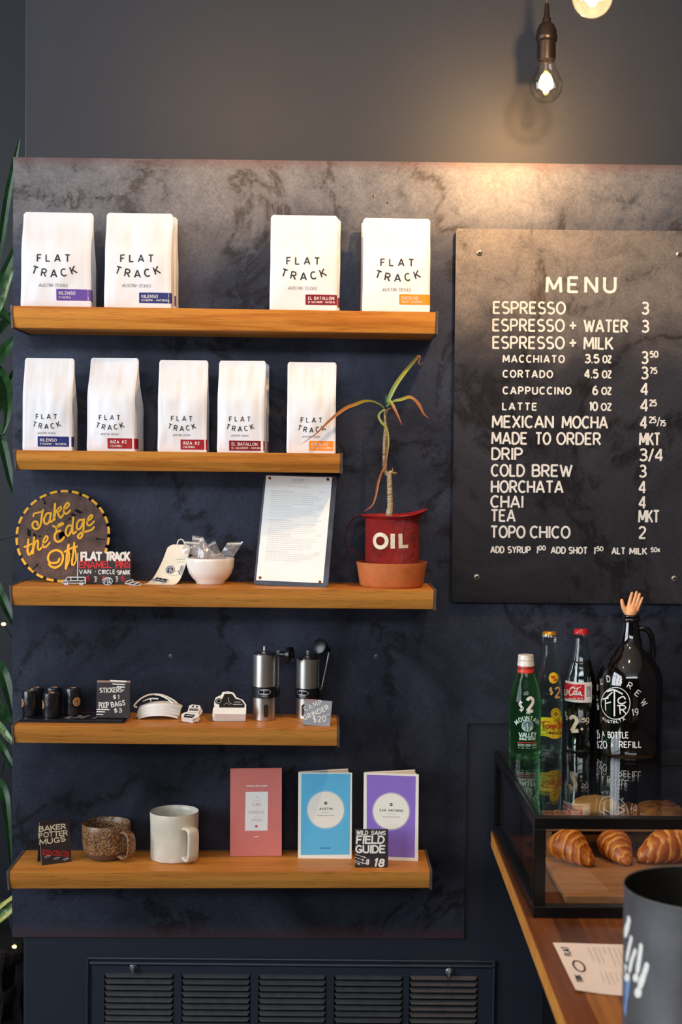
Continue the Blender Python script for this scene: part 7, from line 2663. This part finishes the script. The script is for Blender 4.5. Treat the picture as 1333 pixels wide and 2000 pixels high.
# face plate built as strips around the five openings
edges = [0.010] + [x for ab in ub for x in ab] + [gw - 0.004]
for q in range(0, len(edges), 2):
    box(bm, edges[q], edges[q + 1], -0.004, -0.0005, -gh, vt)
box(bm, edges[0], edges[-1], -0.004, -0.0005, vt, -0.016)
obj('face_plate', bm, M['grille'], vent, smooth=False)
bm = BM()
tube(bm, [(0, -0.003, -0.002), (gw * .4, -0.003, -0.0015), (gw, -0.003, -0.002)], 0.003, 8)
tube(bm, [(0.004, -0.004, -0.011), (gw * .5, -0.004, -0.0115), (gw, -0.004, -0.011)], 0.0038, 8)
tube(bm, [(0, -0.003, 0), (0.0005, -0.003, -gh)], 0.003, 8)
tube(bm, [(gw, -0.003, 0), (gw, -0.003, -gh)], 0.0035, 8)
obj('frame_moulding', bm, M['grille'], vent)
pitch = 12.3 * mpp(0)
for a, b_ in ub:
    bm = BM()
    z = vt
    while z > -gh:
        pr = [(-0.0030, z), (-0.0062, z - pitch * 0.22), (-0.0090, z - pitch * 0.56), (-0.0085, z - pitch * 0.66), (-0.0050, z - pitch * 0.30), (-0.0020, z - 0.0009)]
        va = [bm.verts.new((a + 0.0005, p[0], p[1])) for p in pr]
        vb = [bm.verts.new((b_ - 0.0005, p[0], p[1])) for p in pr]
        for q in (2, 3):
            va[q].co.x += 0.005
            vb[q].co.x -= 0.005
        for q in (1, 4):
            va[q].co.x += 0.0015
            vb[q].co.x -= 0.0015
        bm.faces.new(va); bm.faces.new(vb[::-1])
        for i in range(6):
            j = (i + 1) % 6
            bm.faces.new((va[i], vb[i], vb[j], va[j]))
        z -= pitch
    lo = obj('louver_bank', bm, M['louver'], vent, smooth=True, angle=50)
    bm = BM()
    box(bm, a, b_, -0.0006, -0.0003, -gh, vt)
    obj('dark_opening', bm, M['screw_hole'], lo, smooth=False)
for px, py in ((261, 1889), (878, 1897)):
    u, v = PV.uv(px, py)
    bm = BM()
    lathe(bm, [(0, 0), (0.0075, 0), (0.0075, 0.002), (0.005, 0.0035), (0.0035, 0.006), (0, 0.006)], 20)
    bmesh.ops.rotate(bm, verts=bm.verts, cent=(0, 0, 0), matrix=Matrix.Rotation(radians(90), 3, 'X'))
    tube(bm, [(0, -0.006, 0.003), (0, -0.0085, 0.001), (0, -0.008, -0.010)], [0.0045, 0.0042, 0.002], 10)
    obj('latch', bm, M['knob'], vent, loc=(u, -0.004, v))

# ================================================================== PLANT, BASKET AND FAIRY LIGHTS IN THE ALCOVE
Yp = 0.22
bk0 = at(-40, 1960, 0.42)
bask = thing('woven_basket', 'dark woven basket planter in the alcove at the lower left corner', 'basket', (bk0.x - 0.11, 0.44, 0.0))
bm = BM()
R0 = 0.235
ztop = at(20, 1862, 0.25).z
nb = 9
for b_ in range(nb):
    z = ztop - 0.03 - b_ * 0.075
    pts = []
    for q in range(72):
        a = 2 * pi * q / 72
        pts.append(Vector(((R0 + 0.008 * sin(12 * a + (pi if b_ % 2 else 0))) * cos(a), (R0 + 0.008 * sin(12 * a + (pi if b_ % 2 else 0))) * sin(a), max(0.03, z) + 0.010 * sin(2 * a))))
    if z > 0.02:
        tube(bm, pts, 0.016, 8, closed=True, flat=0.45)
obj('woven_band', bm, M['basket'], bask)
bm = BM()
for q in range(24):
    a = 2 * pi * q / 24
    tube(bm, [(R0 * cos(a + f_ * 0.12) * (1 + 0.02 * (-1) ** (i + q)), R0 * sin(a + f_ * 0.12) * (1 + 0.02 * (-1) ** (i + q)), 0.01 + (ztop - 0.02) * f_) for i, f_ in enumerate([x / 9 for x in range(10)])], 0.011, 6)
obj('upright_stake', bm, M['basket'], bask)
bm = BM()
lathe(bm, [(0, 0.0), (R0 * 0.9, 0.0), (R0 * 0.93, ztop - 0.06), (0, ztop - 0.06)], 32)
obj('liner', bm, M['soil'], bask)
pl_t = thing('leafy_plant', 'tall plant with long arching green leaves in the alcove at the left edge', 'plant', (bask.location.x, bask.location.y, ztop - 0.058))
L0 = pl_t.location


def LP(px, py, Y):
    return at(px, py, Y) - L0


leaves = [
    ('leaf', [(-60, 900, .40), (-30, 640, .30), (2, 470, .20), (16, 380, .16), (28, 320, .14), (39, 268, .13)], [6, 13, 14, 14, 11, 1]),
    ('leaf', [(-60, 760, .38), (-25, 620, .26), (2, 550, .18), (14, 522, .16), (34, 480, .15), (60, 440, .15)], [6, 12, 15, 15, 12, 2]),
    ('leaf_pale', [(-60, 800, .38), (-20, 650, .24), (4, 590, .18), (14, 556, .16), (30, 515, .15), (50, 480, .15)], [6, 10, 12, 11, 9, 2]),
    ('leaf', [(-60, 840, .38), (-30, 745, .28), (0, 700, .20), (14, 678, .17), (40, 648, .16)], [6, 20, 26, 22, 3]),
    ('leaf', [(-60, 800, .38), (-30, 715, .28), (-2, 730, .20), (12, 760, .15), (15, 795, .12), (12, 828, .11), (4, 850, .11)], [8, 18, 24, 24, 18, 9, 1]),
    ('leaf', [(-60, 800, .38), (-30, 800, .26), (-4, 842, .2), (8, 880, .18), (20, 935, .17), (34, 985, .17)], [8, 16, 20, 18, 14, 2]),
    ('leaf', [(-60, 700, .45), (-20, 620, .36), (0, 612, .30), (30, 640, .26)], [8, 26, 26, 4]),
    ('leaf', [(-60, 760, .46), (-20, 668, .38), (4, 640, .32), (34, 600, .28)], [8, 22, 22, 4]),
    ('leaf', [(-60, 1260, .4), (-20, 1140, .3), (0, 1160, .26), (14, 1190, .24), (40, 1245, .23)], [6, 18, 20, 18, 3]),
    ('leaf', [(-60, 1360, .4), (-25, 1295, .3), (2, 1310, .22), (16, 1350, .2), (30, 1420, .19)], [8, 20, 24, 20, 3]),
    ('leaf_pale', [(-60, 1380, .4), (-30, 1392, .28), (2, 1422, .2), (14, 1438, .18), (40, 1470, .17)], [8, 13, 15, 13, 3]),
    ('leaf', [(-60, 1400, .4), (-30, 1425, .28), (2, 1458, .2), (14, 1480, .18), (44, 1530, .17)], [8, 14, 16, 14, 3]),
    ('leaf', [(-60, 1480, .4), (-30, 1500, .3), (4, 1540, .22), (14, 1590, .2), (22, 1690, .2)], [8, 16, 20, 16, 3]),
    ('leaf_pale', [(-60, 1830, .4), (-35, 1812, .22), (0, 1785, .14), (14, 1773, .13), (40, 1752, .12)], [14, 26, 32, 32, 18]),
    ('leaf', [(-60, 1300, .5), (-20, 1360, .42), (10, 1400, .36), (40, 1390, .34)], [14, 30, 30, 8]),
    ('leaf', [(-60, 900, .5), (-20, 820, .42), (10, 770, .36), (30, 720, .34)], [14, 30, 26, 6]),
]
for m, pts, wd in leaves:
    kk = mpp(0.17)
    P_ = [Vector((0.0 + random.uniform(-.02, .02), 0.0, 0.0)), Vector((random.uniform(-.03, .01), -0.01, 0.25))] if False else []
    P_ += [LP(*q) for q in pts]
    lo = leaf(pl_t, P_, [w_ * kk for w_ in wd], M[m], fold=0.22, up=(0.2, -1, 0.3))
bm = BM()
tube(bm, [Vector((0, 0, 0)), Vector((-.01, 0, .3)), Vector((0.0, -.01, .6)), Vector((-0.01, 0, 0.95))], [0.02, 0.018, 0.016, 0.012], 10)
obj('trunk', bm, M['stem'], pl_t)
bm = BM()
for pts in ([(-60, 1100, .4), (-20, 1062, .3), (40, 1042, .26)], [(-60, 1210, .4), (-10, 1193, .3), (40, 1200, .27)], [(-60, 880, .4), (-10, 856, .2), (8, 848, .12)]):
    tube(bm, smooth_pts([LP(*q) for q in pts], 4), 0.0022, 6)
obj('leaf_stalk', bm, M['wire'], pl_t)
# yellow margins of the broad striped leaf
for dy in (-13, 13):
    leaf(pl_t, [LP(-35, 1812 + dy, .208), LP(0, 1785 + dy, .126), LP(14, 1773 + dy, .116), LP(40, 1752 + dy * 0.8, .106)], [7 * mpp(.14)] * 4, M['leaf_edge'], name='leaf_margin', fold=0.05)

fl0 = at(6, 1220, 0.30)
fl = thing('fairy_lights', 'string of tiny warm fairy lights on a thin wire in the dark alcove', 'string lights', fl0)
wp = [(-30, 1160, .30), (7, 1219, .30), (40, 1300, .32), (10, 1480, .34), (-20, 1640, .34), (10, 1760, .34), (28, 1849, .30), (20, 1900, .33), (-20, 1960, .36)]
bm = BM()
tube(bm, smooth_pts([at(*q) - fl0 for q in wp], 6), 0.0009, 6)
obj('wire', bm, M['wire'], fl)
for q in ((7, 1219, .297), (28, 1849, .297), (-20, 1640, .337)):
    bm = BM()
    ball(bm, at(*q) - fl0, 0.0038, (1.3, 1, 0.9), 12)
    obj('lit_bulb', bm, M['fairy'], fl)
